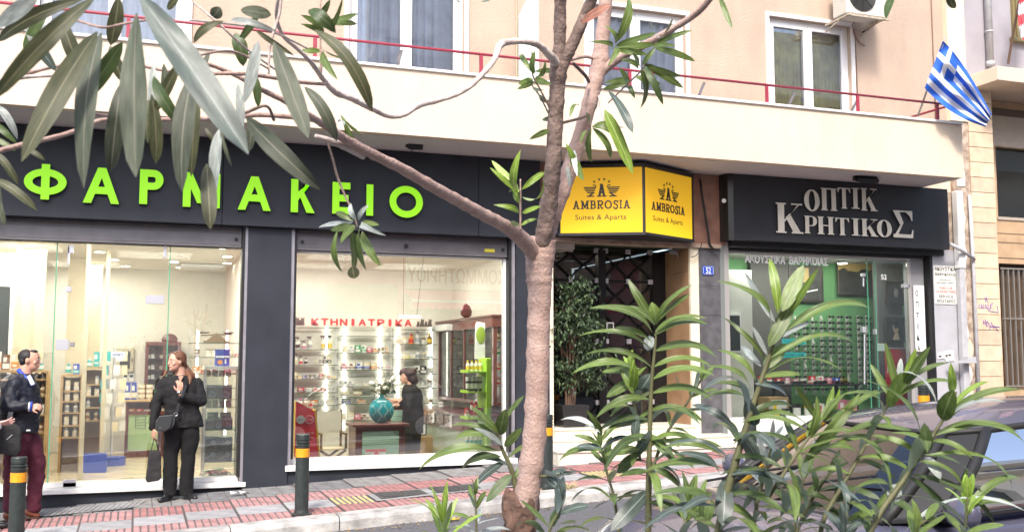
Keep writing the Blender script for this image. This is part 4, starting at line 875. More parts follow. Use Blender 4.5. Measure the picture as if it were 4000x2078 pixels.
bxm2 = MB(); bxm2.box(-.5, .5, -.5, .5, 0, 1, 0); bxm2.box(-.501, .501, -.505, .5, .84, .985, 1); bxm2.prism([(.2 + .2 * cos(k * pi / 5), .55 + .22 * sin(k * pi / 5)) for k in range(10)], -.512, -.506, 2); bxm2.tube([(-.35, -.51, .2), (-.15, -.51, .3), (.0, -.51, .5), (.1, -.51, .55)], .02, 4, 2)
bxm2 = bxm2.mesh('gauge_box', [mat('dark_slate_box', (0, 0, 0)), mat('pale_box_band', (0, 0, 0)), mat('pale_gauge', (.5, .55, .6), .4)])
nm = 0
tkes, _w = text_mb('Kessler', .1, .022); 
for (x0, x1, py, hh, me, wh) in ((805, 852, 1559, 54, bxm, 'left of two on the upper shelf'), (854, 905, 1559, 54, bxm, 'right of two on the upper shelf'), (800, 834, 1677, 38, bxm, 'leftmost on the middle shelf'), (836, 870, 1677, 44, bxm, 'centre one on the middle shelf'), (872, 908, 1677, 44, bxm, 'rightmost on the middle shelf'),
                             (795, 850, 1755, 46, bxm2, 'upper left'), (852, 908, 1755, 46, bxm2, 'upper right'), (793, 848, 1801, 44, bxm2, 'lower left'), (850, 906, 1801, 44, bxm2, 'lower right')):
    a_, b_ = V(x0, py, yd + .06), V(x1, py, yd + .06); w_ = b_.x - a_.x; h_ = hh / 4000 * 13.0
    o = put(me, 'monitor_box' if me == bxm else 'gauge_box', loc=((a_.x + b_.x) / 2, yd + .14, a_.z + .001)); o.scale = (w_, .14, h_)
    tag(o, ('dark blood pressure monitor box, %s of the display case' if me == bxm else 'dark gauge box, %s of four at the bottom of the display case') % wh, 'box', 'dark device boxes in the glass case')
    tm = MB(); tm.add([(x_ / .1 * .55 - .45, -.515, .86 + z_ / .022 * .09) for x_, y_, z_ in tkes.v], tkes.f); l_ = put(tm.mesh('lettering', M_wht), 'lettering', o)
    l_.location = (0, 0, 0)
row((800, 905), 1590, yd + .1, [(c, 'white', 'cream', 1), (c, 'cream', 'white', 1), (c, 'white', 'red', 1), (c, 'white', 'orange', 1)], 'on the third shelf of the glass display case', 26)
row((805, 905), 1640, yd + .25, [(c, 'teal', 'green', 1), (c, 'teal', 'blue', 1)], 'behind the monitor boxes in the glass display case', 28)
row((800, 905), 1470, yd + .25, [(c, 'orange', 'red', 1), (c, 'red', 'white', 1), (c, 'red', 'pink', 1), (c, 'orange', 'white', .8)], 'at the top of the glass display case', 22)
bb_ = thing('blue_carton', 'large blue device carton standing on top of the glass display case', 'box', V(866, 1435, yd + .1)); p, q = V(840, 1434, yd + .1), V(896, 1434, yd + .1); z1_ = V(866, 1364, yd + .1).z
b = MB(); b.box(p.x, q.x, yd + .1, yd + .2, zt_ + .021, z1_); b.build('body', CM['blue'], bb_); b = MB(); zm = (zt_ + z1_) / 2; b.box(p.x + .002, q.x - .002, yd + .096, yd + .0995, zm + .01, zm + .035); b.box(q.x - .06, q.x - .04, yd + .096, yd + .0995, zt_ + .05, zm - .01); b.build('label_band', M_wht, bb_); b = MB(); b.ell((p.x + .06, yd + .097, zt_ + .07), (.035, .003, .03), 10, 6); b.build('label_picture', CM['orange'], bb_)
# back shelving with tubes and antique balance
shelfunit('r', 735, 940, [1340, 1395, 1460, 1515], Y=14.55, tubes=(771, 888), ztop=1290, zbot=1700, label='lit glass shelving behind the woman carrying the antique balance')
row((758, 935), 1394, 14.55, [(c, 'brown', 'grey', 1), None, (c, 'cream', 'white', 1), (c, 'cream', 'white', 1), None, None, (c, 'cream', 'brown', .8), (c, 'white', 'red', .5)], 'on the second shelf of the lit shelving behind the woman', 28)
row((750, 935), 1459, 14.55, [(c, 'orange', 'white', 1), (c, 'orange', 'red', 1), (c, 'red', 'white', .8), None, (c, 'red', 'pink', 1), (c, 'red', 'white', 1)], 'on the third shelf of the lit shelving behind the woman', 26)
sc2 = thing('antique_balance', 'antique brass balance scale on the top glass shelf', 'scale', V(845, 1339, 14.55)); M_brs = mat('aged_brass', (.30, .20, .09), .4, .7)
p = V(845, 1339, 14.55); b = MB(); b.box(p.x - .17, p.x + .17, 14.5, 14.6, p.z, p.z + .03); b.prism([(p.x - .13, p.z + .03), (p.x + .13, p.z + .03), (p.x + .05, p.z + .10), (p.x, p.z + .14), (p.x - .05, p.z + .10)], 14.53, 14.57); b.build('base', M_brs, sc2, bevel=.003)
b = MB(); b.bar((p.x - .2, 14.55, p.z + .1), (p.x + .2, 14.55, p.z + .12), .015, .02); b.build('beam', M_brs, sc2)
for sg in (-1, 1): b = MB(); b.lathe([(.0, 0), (.06, .005), (.075, .02)], (p.x + sg * .16, 14.55, p.z + .125), n=14); b.build('pan', mat('dark_pan', (.05, .04, .03), .4, .5), sc2)
# counter with green panel
yk = 17.2; p, q = V(487, 1700, yk), V(690, 1700, yk); zt_ = V(560, 1562, yk).z; zb_ = FZ
kt = thing('pharmacy_counter', 'mahogany pharmacy counter with green front panel and glass shelf of cartons', 'counter', ((p.x + q.x) / 2, yk, FZ))
b = MB(); b.box(p.x, q.x, yk, yk + .6, FZ, FZ + .1); b.box(p.x, p.x + .04, yk, yk + .6, FZ + .1, zt_ - .03); b.box(p.x + .04, q.x, yk + .3, yk + .6, FZ + .1, zt_ - .03); zmid = V(560, 1618, yk).z; b.box(p.x + .04, q.x, yk, yk + .299, zmid, zmid + .05); b.build('body', M_mah, kt)
b = MB(); b.box(p.x - .05, q.x + .03, yk - .03, yk + .62, zt_ - .029, zt_); b.build('top', M_wood2, kt, bevel=.004)
g0, g1 = V(500, 1695, yk), V(592, 1640, yk); b = MB(); b.box(g0.x, g1.x + .1, yk + .03, yk + .06, FZ + .1, zmid - .001); b.build('green_panel', mat('pale_green_panel', (.32, .45, .22), .5), kt)
b = MB(); zz = [g0.z + .08 + k * .045 for k in range(5)]
for z_ in zz: b.box(g0.x + .1, g1.x - .08, yk + .026, yk + .0295, z_, z_ + .008)
for x_ in (g0.x + .1, g1.x - .088): b.box(x_, x_ + .008, yk + .0262, yk + .0294, zz[0], zz[-1])
b.build('grille_print', M_an, kt)
row((500, 680), 1617, yk + .14, [(c, 'orange', 'white', 1), (c, 'red', 'white', 1), (c, 'white', 'orange', .8), (c, 'red', 'orange', .9), (c, 'cream', 'red', 1), (c, 'red', 'white', .7)], 'in the glass shelf of the pharmacy counter', 20)
row((485, 535), 1560, yk + .2, [(c, 'blue', 'white', 1), (c, 'blue', 'cream', 1)], 'on the pharmacy counter beside the cream stack', 60)
for k in range(3): row((538, 598), 1560 - k * 19, yk + .2, [(c, 'cream', 'brown', 1)] * 2, 'in the %s layer of the cream stack on the counter' % ('lowest', 'middle', 'top')[k], 18)
row((600, 660), 1560, yk + .2, [(c, 'green', 'white', 1), (c, 'grey', 'green', 1.2)], 'on the pharmacy counter right of the cream stack', 34)
dcb = thing('dark_wall_cabinet', 'dark mahogany wall cabinet with open shelves behind the counter', 'cabinet', V(630, 1500, 18.3)); p, q = V(562, 1540, 18.3), V(705, 1350, 18.3)
b = MB(); b.box(p.x, q.x, 18.4, 18.47, p.z - .3, q.z); 
for x_ in (p.x, (p.x + q.x) / 2, q.x - .05): b.box(x_, x_ + .05, 18.1, 18.4, p.z - .3, q.z)
b.box(p.x, q.x, 18.08, 18.4, q.z, q.z + .06); b.build('carcass', M_mah, dcb)
b = MB(); b.ell(((p.x + q.x) / 2 + .1, 18.2, q.z + .1), (.13, .05, .1), 12, 8); b.build('crest_ornament', M_mah, dcb)
for k, py in enumerate((1400, 1442, 1480, 1520)):
    z = V(630, py, 18.3).z; b = MB(); b.box(p.x + .05, q.x - .05, 18.12, 18.39, z - .012, z); b.build('shelf', M_shg, dcb); row((570, 690), py, 18.25, [(c, 'white', 'grey', .8), (c, 'grey', 'white', 1), None, (c, 'white', 'brown', .7), (bt, 'white', 'grey', .9), None, (c, 'cream', 'white', .8)], 'on the %s shelf of the dark wall cabinet' % ORD[k], 16)
# wall hatch with the open sign
wh = thing('wall_hatch', 'beige wall hatch with dark rounded window beside the open sign', 'hatch', V(490, 1450, 18.45)); p, q = V(447, 1455, 18.44), V(527, 1357, 18.44)
b = MB(); b.box(p.x, q.x, 18.44, 18.49, p.z, q.z); b.build('frame', mat('beige_frame', (.50, .45, .33), .5), wh, bevel=.02); b = MB(); b.box(p.x + .08, q.x - .07, 18.42, 18.439, p.z + .07, q.z - .06); b.build('dark_pane', mat('dark_screen', (.03, .04, .04), .15), wh, bevel=.03, seg=3)
b = MB(); b.box(q.x - .045, q.x - .03, 18.42, 18.439, p.z + .18, p.z + .24); b.build('handle', M_blk, wh)
on = thing('open_notice', 'small white notice reading ΑΝΟΙΚΤΟ stuck on the entrance glass', 'notice', V(460, 1385, 12.92)); p, q = V(434, 1394, 12.925), V(487, 1376, 12.925)
b = MB(); b.box(p.x, q.x, 12.922, 12.926, p.z, q.z); b.build('card', mat('pale_blue_card', (.62, .70, .78), .5), on); text_on('ΑΝΟΙΚΤΟ', (p.x + .012, 12.922, p.z + .015), (1, 0, 0), q.x - p.x - .024, q.z - p.z - .03, .002, M_an, parent=on, bold=.03)
for k, (px, py) in enumerate(((490, 1475), (513, 1475))):
    b = MB(); p = V(px, py, 18.47); b.box(p.x - .04, p.x + .04, 18.47, 18.499, p.z - .07, p.z + .07, 0); b.box(p.x - .028, p.x + .028, 18.465, 18.469, p.z + .01, p.z + .05, 1); tag(b.build('wall_keypad', [M_wht, mat('dark_screen', (0, 0, 0))], bevel=.003), '%s white keypad on the wall under the hatch' % ('left', 'right')[k], 'keypad', 'keypads under the hatch')
# left shelving seen through the door, oak shelves against panels
lsx = [(V(200, 1500, 14.6).x - 1.1, V(180, 1500, 14.6).x, 14.6, 'wide oak shelving with creams behind the walking man', (1480, 1545, 1620, 1690)), (V(247, 1500, 15.2).x, V(315, 1500, 15.2).x, 15.2, 'narrow oak shelving with small bottles left of the entrance door', (1525, 1565, 1610, 1660, 1705)), (V(330, 1500, 16.4).x, V(395, 1500, 16.4).x, 16.4, 'oak shelving with mixed jars seen through the glass door', (1500, 1545, 1590, 1640))]
for k, (xa, xb, Y, lab, lv) in enumerate(lsx):
    t = thing('oak_shelving', lab, 'shelf', ((xa + xb) / 2, Y, FZ)); pxm = 2000 + 4017 * math.tan(math.atan2((xa + xb) / 2, Y) - YAW); z1 = V(pxm, (1455, 1470, 1440)[k], Y).z
    b = MB(); b.box(xa - .03, xa, Y - .02, Y + .35, FZ, z1); b.box(xb, xb + .03, Y - .02, Y + .35, FZ, z1); b.box(xa, xb, Y + .33, Y + .35, FZ, z1 - .02); b.build('carcass', M_wood2, t)
    for i, py in enumerate(lv):
        z = V(pxm, py, Y).z; b = MB(); b.box(xa, xb, Y, Y + .32, z - .02, z); b.build('shelf', M_wood2, t); n_ = int((xb - xa) / .085); cs = R0.choice([('white', 'cream'), ('cream', 'white'), ('white', 'grey'), ('cream', 'brown')]); kd = R0.choice([c, bt, c, tb])
        for j in range(n_):
            if R0.random() < .85: product(kd, cs[0], cs[1], xa + (j + .5) * (xb - xa) / n_, Y + .07, z, .06, .06, R0.uniform(.10, .15), 'on the %s shelf of the %s' % (ORD[i], ('wide oak shelving', 'narrow oak shelving', 'farther oak shelving')[k]))
    b = MB(); b.box(xa - .03, xb + .03, Y - .03, Y + .35, z1, z1 + .03); b.build('top', M_wood2, t)
    for j in range(int((xb - xa) / .1)): product(R0.choice([c, bt, c]), R0.choice(['blue', 'teal', 'orange', 'white', 'brown', 'cream']), R0.choice(['white', 'orange', 'teal']), xa + .05 + j * .1, Y + .12, z1 + .03, .08, .07, R0.uniform(.12, .24), 'standing on top of the ' + ('wide oak shelving', 'narrow oak shelving', 'farther oak shelving')[k])
M_pan = mat('ivory_panel', (.62, .54, .38), .5, var=.05)
for k, (px, Y, w_) in enumerate(((20, 15.6, .35), (100, 15.4, .22), (150, 15.2, .12), (335, 14.2, .05), (413, 15.4, .05), (300, 16.8, .30), (365, 17.4, .2), (60, 14.9, .06))):
    p = V(px, 1300, Y); b = MB(); b.box(p.x - w_ / 2, p.x + w_ / 2, Y, Y + .06, FZ, 3.098); b.box(p.x - w_ / 2 - .012, p.x + w_ / 2 + .012, Y - .01, Y + .07, FZ, FZ + .08); b.build('wall_panel', M_pan, None)
    tag(bpy.data.objects['wall_panel' if k == 0 else 'wall_panel.%03d' % k], kind='structure')
dd = thing('dark_side_door', 'dark glazed side door with white frame at the left end of the pharmacy', 'door', V(0, 1700, 15.3)); x_ = V(-30, 1300, 15.3).x
b = MB(); b.box(x_ - .35, x_ + .2, 15.3, 15.34, FZ, 2.55); b.build('leaf', mat('dark_screen', (0, 0, 0)), dd); b = MB(); b.box(x_ + .2, x_ + .28, 15.27, 15.36, FZ, 2.62); b.box(x_ - .4, x_ + .2, 15.27, 15.36, 2.55, 2.62); b.build('frame', M_wht, dd)
# rotating rack of glasses, blue crate
rk = thing('spinning_rack', 'tall spinning rack hung with blister packs by the oak shelving', 'rack', V(440, 1700, 16)); p = V(440, 1600, 16)
b = MB(); b.cyl((p.x, 16, FZ), (p.x, 16, 1.75), .02); b.build('pole', M_steel, rk); b = MB(); b.cyl((p.x, 16, FZ), (p.x, 16, FZ + .12), .2); b.build('base', CM['blue'], rk)
for i in range(6):
    for j in range(5):
        a_ = j * 1.257 + i * .3; b = MB(); x_, y_ = p.x + .14 * cos(a_), 16 + .14 * sin(a_); z_ = .55 + i * .2; b.box(x_ - .04, x_ + .04, y_ - .01, y_ + .01, z_, z_ + .14); b.build('blister_pack', CM[('white', 'grey', 'teal', 'white', 'cream')[j]], rk)
bc = thing('blue_crate', 'blue plastic crate on the pharmacy floor by the door', 'crate', V(365, 1760, 15)); p = V(365, 1760, 15)
b = MB(); b.box(p.x - .17, p.x + .17, 15, 15.3, FZ + .002, FZ + .02); b.box(p.x - .17, p.x + .17, 15, 15.015, FZ + .02, FZ + .24); b.box(p.x - .17, p.x + .17, 15.285, 15.3, FZ + .02, FZ + .24); b.box(p.x - .17, p.x - .155, 15.016, 15.284, FZ + .02, FZ + .24); b.box(p.x + .155, p.x + .17, 15.016, 15.284, FZ + .02, FZ + .24); b.build('body', CM['blue'], bc)
# green plant behind the threshold
pp = thing('window_plant', 'broad leaved green plant low in the entrance window beside the display case', 'plant', V(845, 1830, 13.2)); p = V(850, 1835, 13.2)
b = MB(); b.lathe([(.09, 0), (.11, .14), (.12, .15)], (p.x, 13.22, FZ), n=12); b.build('pot', mat('terracotta_pot', (.3, .12, .06), .8), pp)
for k in range(26):
    a_ = k * 2.4; L_ = .16 + .1 * rl.random(); dr = Vector((cos(a_), sin(a_) * .6, .35 + .35 * rl.random())).normalized(); s_ = dr.cross(Vector((0, 0, 1))).normalized(); b = MB(); vs_ = []
    for i in range(6):
        t_ = i / 5; c_ = Vector((p.x, 13.22, FZ + .13)) + dr * (L_ * t_) - Vector((0, 0, .15 * t_ * t_)); w_ = .035 * sin(pi * min(1, t_ * .92 + .05)); vs_ += [c_ - s_ * w_, c_ - Vector((0, 0, .006)), c_ + s_ * w_]
    b.add(vs_, [(3 * i + j, 3 * i + j + 1, 3 * i + j + 4, 3 * i + j + 3) for i in range(5) for j in (0, 1)]); b.build('leaf', mat('indoor_leaf', (.05, .13, .03), .35, var=.3, vscale=20), pp, smooth=True)

# ---------------------------------------------------------------- inside the optician
M_grn = mat('green_wall', (.10, .255, .10), .7, var=.06, vscale=2); OZ = .62
GX0, GX1, GYo = 8.03, 11.36, 12.95
st('shop_floor', mat('grey_shop_floor', (.3, .3, .28), .4), 7.86, 12.5, 13.08, 14.5, OZ - .1, OZ)
st('shop_ceiling', mat('shop_ceiling_paint', (.5, .5, .46), .8), 7.86, 12.5, 13.12, 14.5, 3.2, 3.3)
st('shop_back_wall', M_grn, 7.86, 12.5, 14.4, 14.5, OZ, 3.2); st('shop_side_wall', M_grn, 12.4, 12.5, 13.12, 14.4, OZ, 3.2)
st('shop_left_wall', mat('dark_display_wall', (.06, .06, .055), .6), 7.86, 7.95, 13.12, 14.4, OZ, 3.2)
o_ = area('added_optician_fill', 9.7, 13.1, 3.1, 2.8, .12, 20, (1, .97, .92)); o_.rotation_euler.x = radians(35)  # added fill strip, brightens the window contents from the front
area('optician_lamp', 9.8, 13.8, 3.15, 2.4, .5, 7, (1, .95, .85))
M_glass = glass('optician_glass', (.95, .98, .96), .8, dirt=.002)
of = thing('optician_shopfront', 'aluminium framed glass front of the optician shop', 'shopfront', (9.7, GYo, .7))
zg0, zg1 = .74, 3.12
b = MB(); b.box(7.86, 7.93, YF - .02, 13.1, .42, 3.27); b.build('pillar_cover', mat('grey_green_metal', (.22, .24, .23), .5, .3), of); b = MB(); b.box(7.935, 8.02, YF + .0, 13.1, .5, 3.27); b.build('guide_rail', mat('pale_alu', (.46, .44, .42), .4, .4), of, bevel=.004)
b = MB(); b.box(8.022, 11.64, YF + .06, 13.12, 3.165, 3.32); b.box(8.022, 11.9, YF - .06, YF + .059, 3.2, 3.28); b.build('shutter_box', M_blk, of)
b = MB(); b.box(8.022, 11.40, GYo - .03, GYo + .03, zg1, zg1 + .04); b.box(11.345, 11.40, GYo - .03, GYo + .03, zg0 + .001, zg1 - .001); b.build('frame', mat('pale_alu', (0, 0, 0)), of, bevel=.004)
xo = [8.022, V(3395, 1300, GYo).x, V(3425, 1300, GYo).x, 11.345]
for a_, b_ in zip(xo, xo[1:]): b = MB(); b.box(a_ + .002, b_ - .002, GYo, GYo + .01, zg0, zg1); b.build('pane', M_glass, of)
for x_ in xo[1:3]: b = MB(); b.box(x_ - .004, x_ + .004, GYo - .003, GYo + .013, zg0, zg1); b.build('glass_edge', M_gedge, of)
b = MB(); b.box(7.935, 11.7, YF - .04, 13.1, .45, zg0 - .001); b.build('sill', M_marw, of)
for px, py, w_, h_ in ((3372, 1074, .05, .05), (3373, 1287, .06, .09), (3418, 1296, .02, .08), (3538, 1117, .11, .05)): fitting(px, py, w_, h_, of, y=GYo)
for px, y0, y1 in ((3373, 1085, 1118), (3377, 1305, 1500)): a_, c_ = V(px, y0, GYo - .02), V(px, y1, GYo - .02); b = MB(); b.cyl(a_, c_, .012); b.build('door_bar', M_steel, of)
M_vin = mat('white_vinyl', (.95, .95, .93), .5)
text_on('ΑΚΟΥΣΤΙΚΑ  ΒΑΡΗΚΟΙΑΣ', (V(2912, 1025, GYo - .01).x, GYo, V(3070, 1031, GYo - .01).z), (1, 0, 0), V(3235, 1037, GYo - .01).x - V(2912, 1025, GYo - .01).x, .115, .004, M_vin, parent=of, bold=.11)
p = V(3443, 1091, GYo - .01); [text_on(ch_, (p.x + dx_, GYo, p.z), (1, 0, 0), .048, .075, .004, M_vin, 'digit', of, bold=.04) for ch_, dx_ in (('5', 0), ('2', .057))]
# recessed grey wall with board ΟΠΤΙΚΑ, black channel
st_ = MB(); st_.box(11.405, 11.66, GYo - .01, 13.1, .45, 3.2); st_.build('recess_wall', mat('mid_grey_paint', (.28, .28, .29), .7, var=.06), bld)
b = MB(); b.box(11.665, 11.72, YF - .0, 13.0, .45, 3.27); b.build('black_channel', M_blk, of)
vb = thing('vertical_board', 'narrow white board with vertical black letters ΟΠΤΙΚΑ', 'sign', (11.5, 12.9, 1.5)); yb_ = 12.9
a_, c_ = V(3578, 1373, yb_), V(3609, 1115, yb_); b = MB(); b.box(a_.x, c_.x, yb_, yb_ + .015, a_.z, c_.z); b.build('board', M_wht, vb)
for i, chh in enumerate('ΟΠΤΙΚΑ'):
    pz = V(3585, 1145 + i * 43, yb_).z - .045; w_ = .05 if chh != 'Ι' else .014; text_on(chh, (a_.x + .05 - w_ / 2 + .005, yb_, pz), (1, 0, 0), w_, .085, .003, M_blk, name='letter', parent=vb, bold=.02)
# contents
def poster(name, label, cat, px0, px1, py0, py1, Y, mf, mi_, fr=.03, extra=None):
    a_, c_ = V(px0, py1, Y), V(px1, py0, Y); t = thing(name, label, cat, (a_.x, Y, a_.z)); b = MB(); z0_, z1_ = a_.z, c_.z
    b.box(a_.x, c_.x, Y, Y + .03, z0_, z1_); b.build('frame', mf, t, bevel=.004); b = MB(); b.box(a_.x + fr, c_.x - fr, Y - .004, Y - .0005, z0_ + fr, z1_ - fr); b.build('print', mi_, t); return t, a_.x + fr, c_.x - fr, z0_ + fr, z1_ - fr
M_frm = mat('dark_picture_frame', (.03, .025, .02), .35); M_pdk = mat('dark_print_ground', (.035, .035, .033), .5, var=.5, vscale=14); M_skin2 = mat('printed_face', (.45, .36, .25), .6); M_sky = mat('ochre_print_sky', (.42, .30, .12), .6)
t, x0, x1, z0, z1 = poster('city_poster', 'dark poster with ochre sky on the green wall, left of the hanging light', 'poster', 3085, 3215, 1040, 1178, 14.3, M_frm, M_pdk)
b = MB(); b.box(x0 + .12, x0 + .35, 14.29, 14.294, z1 - .25, z1 - .01); b.build('print_detail', M_sky, t); b = MB(); b.bar((x0 + .1, 14.292, z0 + .1), (x1 - .1, 14.292, z0 + .18), .01, .02); b.build('print_detail', M_wht, t)
t, x0, x1, z0, z1 = poster('skyline_poster', 'poster of a dark skyline under an ochre sky on the green wall', 'poster', 3275, 3420, 1012, 1152, 14.3, M_frm, M_sky, .01)
b = MB(); pts = [(x0, z0)]; n_ = 16
for i in range(n_ + 1): pts.append((x0 + (x1 - x0) * i / n_, z0 + (z1 - z0) * (.62 + .12 * R0.random())))
pts.append((x1, z0)); b.prism(pts, 14.285, 14.294); b.build('print_detail', M_pdk, t)
M_dkw = mat('slate_wall', (.10, .105, .10), .7); st('shop_front_wall_piece', M_dkw, 11.30, 11.80, 13.6, 13.7, OZ, 3.2)
for k, (y0, y1) in enumerate(((1100, 1190), (1240, 1335))):
    t, x0, x1, z0, z1 = poster('portrait_picture', ('framed dark portrait above the sunglasses portrait', 'framed portrait of a woman in sunglasses')[k], 'picture', 3462, 3536, y0, y1, 13.5, M_frm, M_pdk, .035)
    xm, zm = (x0 + x1) / 2, (z0 + z1) / 2; b = MB()
    if k: b.ell((xm - .005, 13.49, zm + .03), (.062, .004, .085), 14, 10)
    else: b.ell((xm, 13.49, zm), (.045, .004, .075), 14, 10)
    b.build('face_print', M_skin2 if k else mat('grey_face', (.22, .22, .21), .6), t)
    if k:
        b = MB(); b.ell((xm + .005, 13.487, zm + .085), (.062, .004, .04), 12, 8); b.prism([(xm + .045, zm + .08), (xm + .075, zm + .06), (xm + .08, zm - .08), (xm + .045, zm - .04)], 13.484, 13.489); b.build('hair_print', M_blk, t)
        b = MB(); b.ell((xm - .035, 13.484, zm + .035), (.024, .004, .016), 10, 6); b.ell((xm + .015, 13.484, zm + .035), (.024, .004, .016), 10, 6); b.build('sunglasses_print', M_blk, t); b = MB(); b.ell((xm - .02, 13.484, zm - .02), (.014, .003, .006), 8, 6); b.build('lips_print', CM['red'], t); b = MB(); b.prism([(xm - .07, z0), (xm + .07, z0), (xm + .03, zm - .05), (xm - .02, zm - .05)], 13.489, 13.493); b.build('neck_print', M_skin2, t)
wt_ = thing('white_display_tower', 'tall off-white display tower at the left end of the optician window', 'display stand', (8.2, 13.2, .74)); a_, c_ = V(2845, 1600, 13.2), V(2935, 1056, 13.2); b = MB(); b.box(a_.x, c_.x, 13.2, 13.5, .63, c_.z); b.build('tower', mat('off_white_tower', (.60, .60, .54), .5, var=.04), wt_)
p, q = V(2843, 1450, 13.18), V(2893, 1225, 13.18); b = MB(); b.box(p.x, q.x, 13.17, 13.198, q.z - .58, q.z); b.build('screen_frame', M_wht, wt_); b = MB(); b.box(p.x + .015, q.x - .025, 13.165, 13.169, q.z - .55, q.z - .03); b.build('screen', mat('dark_screen', (0, 0, 0)), wt_)
st('display_wall', mat('dark_display_wall', (0, 0, 0)), V(2935, 1200, 14.3).x, V(3083, 1200, 14.3).x, 14.3, 14.39, OZ, 3.2)
# racks of spectacles on the green wall
M_gls = mat('black_spectacle', (.012, .012, .012), .25); sg_ = MB()
for sx_ in (-1, 1):
    pts = [Vector((sx_ * .034 + .027 * cos(t_), 0, .02 * sin(t_))) for t_ in [k * pi / 4 for k in range(9)]]; sg_.tube(pts, .004, 4); sg_.bar((sx_ * .06, 0, .01), (sx_ * .06, .06, .005), .006, .006); sg_.ell((sx_ * .034, 0, 0), (.024, .002, .017), 8, 4)
sg_.bar((-.01, 0, .006), (.01, 0, .006), .005, .006); sg_ = sg_.mesh('spectacles', M_gls)
ORD9 = ('first', 'second', 'third', 'fourth', 'fifth', 'sixth', 'seventh', 'eighth', 'ninth')
for k in range(9):
    px = 3125 + k * 34 + (10 if k > 6 else 0); X_ = V(px, 1400, 14.2).x; z0_, z1_ = V(px, 1540, 14.2).z, V(px, 1232, 14.2).z
    t = thing('spectacle_rod', 'dark wall rod of spectacles on the green wall, number %s from the left' % ('one', 'two', 'three', 'four', 'five', 'six', 'seven', 'eight', 'nine')[k], 'display rod', (X_, 14.2, z0_), group='spectacle rods on the green wall')
    b = MB(); b.box(X_ - .012, X_ + .012, 14.3, 14.33, z0_, z1_); n_ = int((z1_ - z0_) / .1)
    for i in range(n_): b.box(X_ - .014, X_ + .014, 14.275, 14.299, z0_ + .035 + i * .1, z0_ + .06 + i * .1)
    b.build('rod', mat('pale_rod', (.55, .55, .5), .4), t)
    for i in range(n_):
        if (i * 7 + k * 5) % 11: tag(put(sg_, 'spectacles', loc=(X_, 14.26, z0_ + .085 + i * .1)), 'black spectacles hanging on the %s rod from the left on the green wall' % ORD9[k], 'spectacles', 'spectacles on the %s wall rod' % ORD9[k])
# table with trays, teal notices, red banner
tb_ = thing('optician_table', 'dark display table covered with spectacles in the optician window', 'table', (9.7, 13.6, OZ)); a_, c_ = V(2990, 1500, 13.8), V(3330, 1500, 13.8); zt_ = V(3100, 1500, 13.8).z
b = MB(); b.box(a_.x, c_.x, 13.6, 14.2, zt_ - .03, zt_); b.build('top', M_blk, tb_, bevel=.004)
for x_ in (a_.x + .05, c_.x - .05): 
    for y_ in (13.65, 14.15): b = MB(); b.box(x_ - .02, x_ + .02, y_ - .02, y_ + .02, OZ, zt_ - .031); b.build('leg', M_blk, tb_)
for k in range(12):
    o = put(sg_, 'spectacles', loc=(a_.x + .08 + k * (c_.x - a_.x - .16) / 11, 13.68 + .12 * (k % 3), zt_ + .02)); o.scale = (1.4, 1.4, 1.4); tag(o, 'pair of spectacles laid out on the dark optician table', 'spectacles', 'spectacles on the optician table')
for k in range(10): product(R0.choice([c, tb, c]), R0.choice(['white', 'red', 'blue', 'pink', 'orange']), R0.choice(['white', 'black', 'red']), a_.x + .1 + k * (c_.x - a_.x - .2) / 9, 14.08, zt_, .09, .08, R0.uniform(.06, .13), 'at the back of the optician table')
for k, (y0, y1, s_) in enumerate(((1324, 1345, 'ΓΥΑΛΙΑ ΟΡΑΣΕΩΣ'), (1376, 1397, 'ΜΟΝΟ 50€'))):
    a_, c_ = V(3056, y1, 13.4), V(3147, y0, 13.4); t = thing('teal_notice', ('upper teal notice reading ΓΥΑΛΙΑ ΟΡΑΣΕΩΣ', 'lower teal notice half hidden by oleander leaves')[k], 'notice', (a_.x, 13.4, a_.z)); b = MB(); b.box(a_.x, c_.x, 13.4, 13.406, a_.z, c_.z); b.build('card', mat('teal_card', (.02, .50, .50), .5), t)
    text_on(s_, (a_.x + .03, 13.4, a_.z + .015), (1, 0, 0), c_.x - a_.x - .06, c_.z - a_.z - .03, .002, M_an, parent=t)
a_, c_ = V(3468, 1640, 13.35), V(3538, 1362, 13.35); t = thing('red_banner', 'tall red roll banner standing at the right of the optician window', 'banner', (a_.x, 13.35, .75)); b = MB(); b.box(a_.x, c_.x, 13.35, 13.37, .75, c_.z); b.build('cloth', mat('deep_red_banner', (.42, .015, .02), .5), t); b = MB(); b.box(a_.x, c_.x, 13.34, 13.38, c_.z, c_.z + .02); b.box(a_.x, c_.x, 13.3, 13.42, .70, .749); b.build('bar', M_steel, t)
text_on('Ray', (a_.x + .02, 13.35, 1.32), (1, .0, 0), .2, .14, .003, M_wht, parent=t)
a_ = V(3440, 1363, 13.3); b = MB(); b.box(a_.x - .07, a_.x + .08, 13.3, 13.305, a_.z - .03, a_.z + .09); tag(b.build('white_card', mat('pale_green_card', (.6, .75, .68), .5)), 'plain pale card beside the red roll banner', 'card')
wb = thing('web_address_strip', 'yellow strip with red web lettering low in the optician window', 'sign', (9.3, 13.0, .8)); a_, c_ = V(2990, 1665, 12.965), V(3205, 1640, 12.965); b = MB(); b.box(a_.x, c_.x, 12.965, 12.97, a_.z, c_.z + .02); b.build('strip', mat('yellow_strip', (.75, .55, .05), .5), wb); text_on('www.kritikos', (a_.x + .02, 12.965, a_.z + .02), (1, 0, 0), c_.x - a_.x - .04, .1, .003, CM['red'], parent=wb, bold=.03)
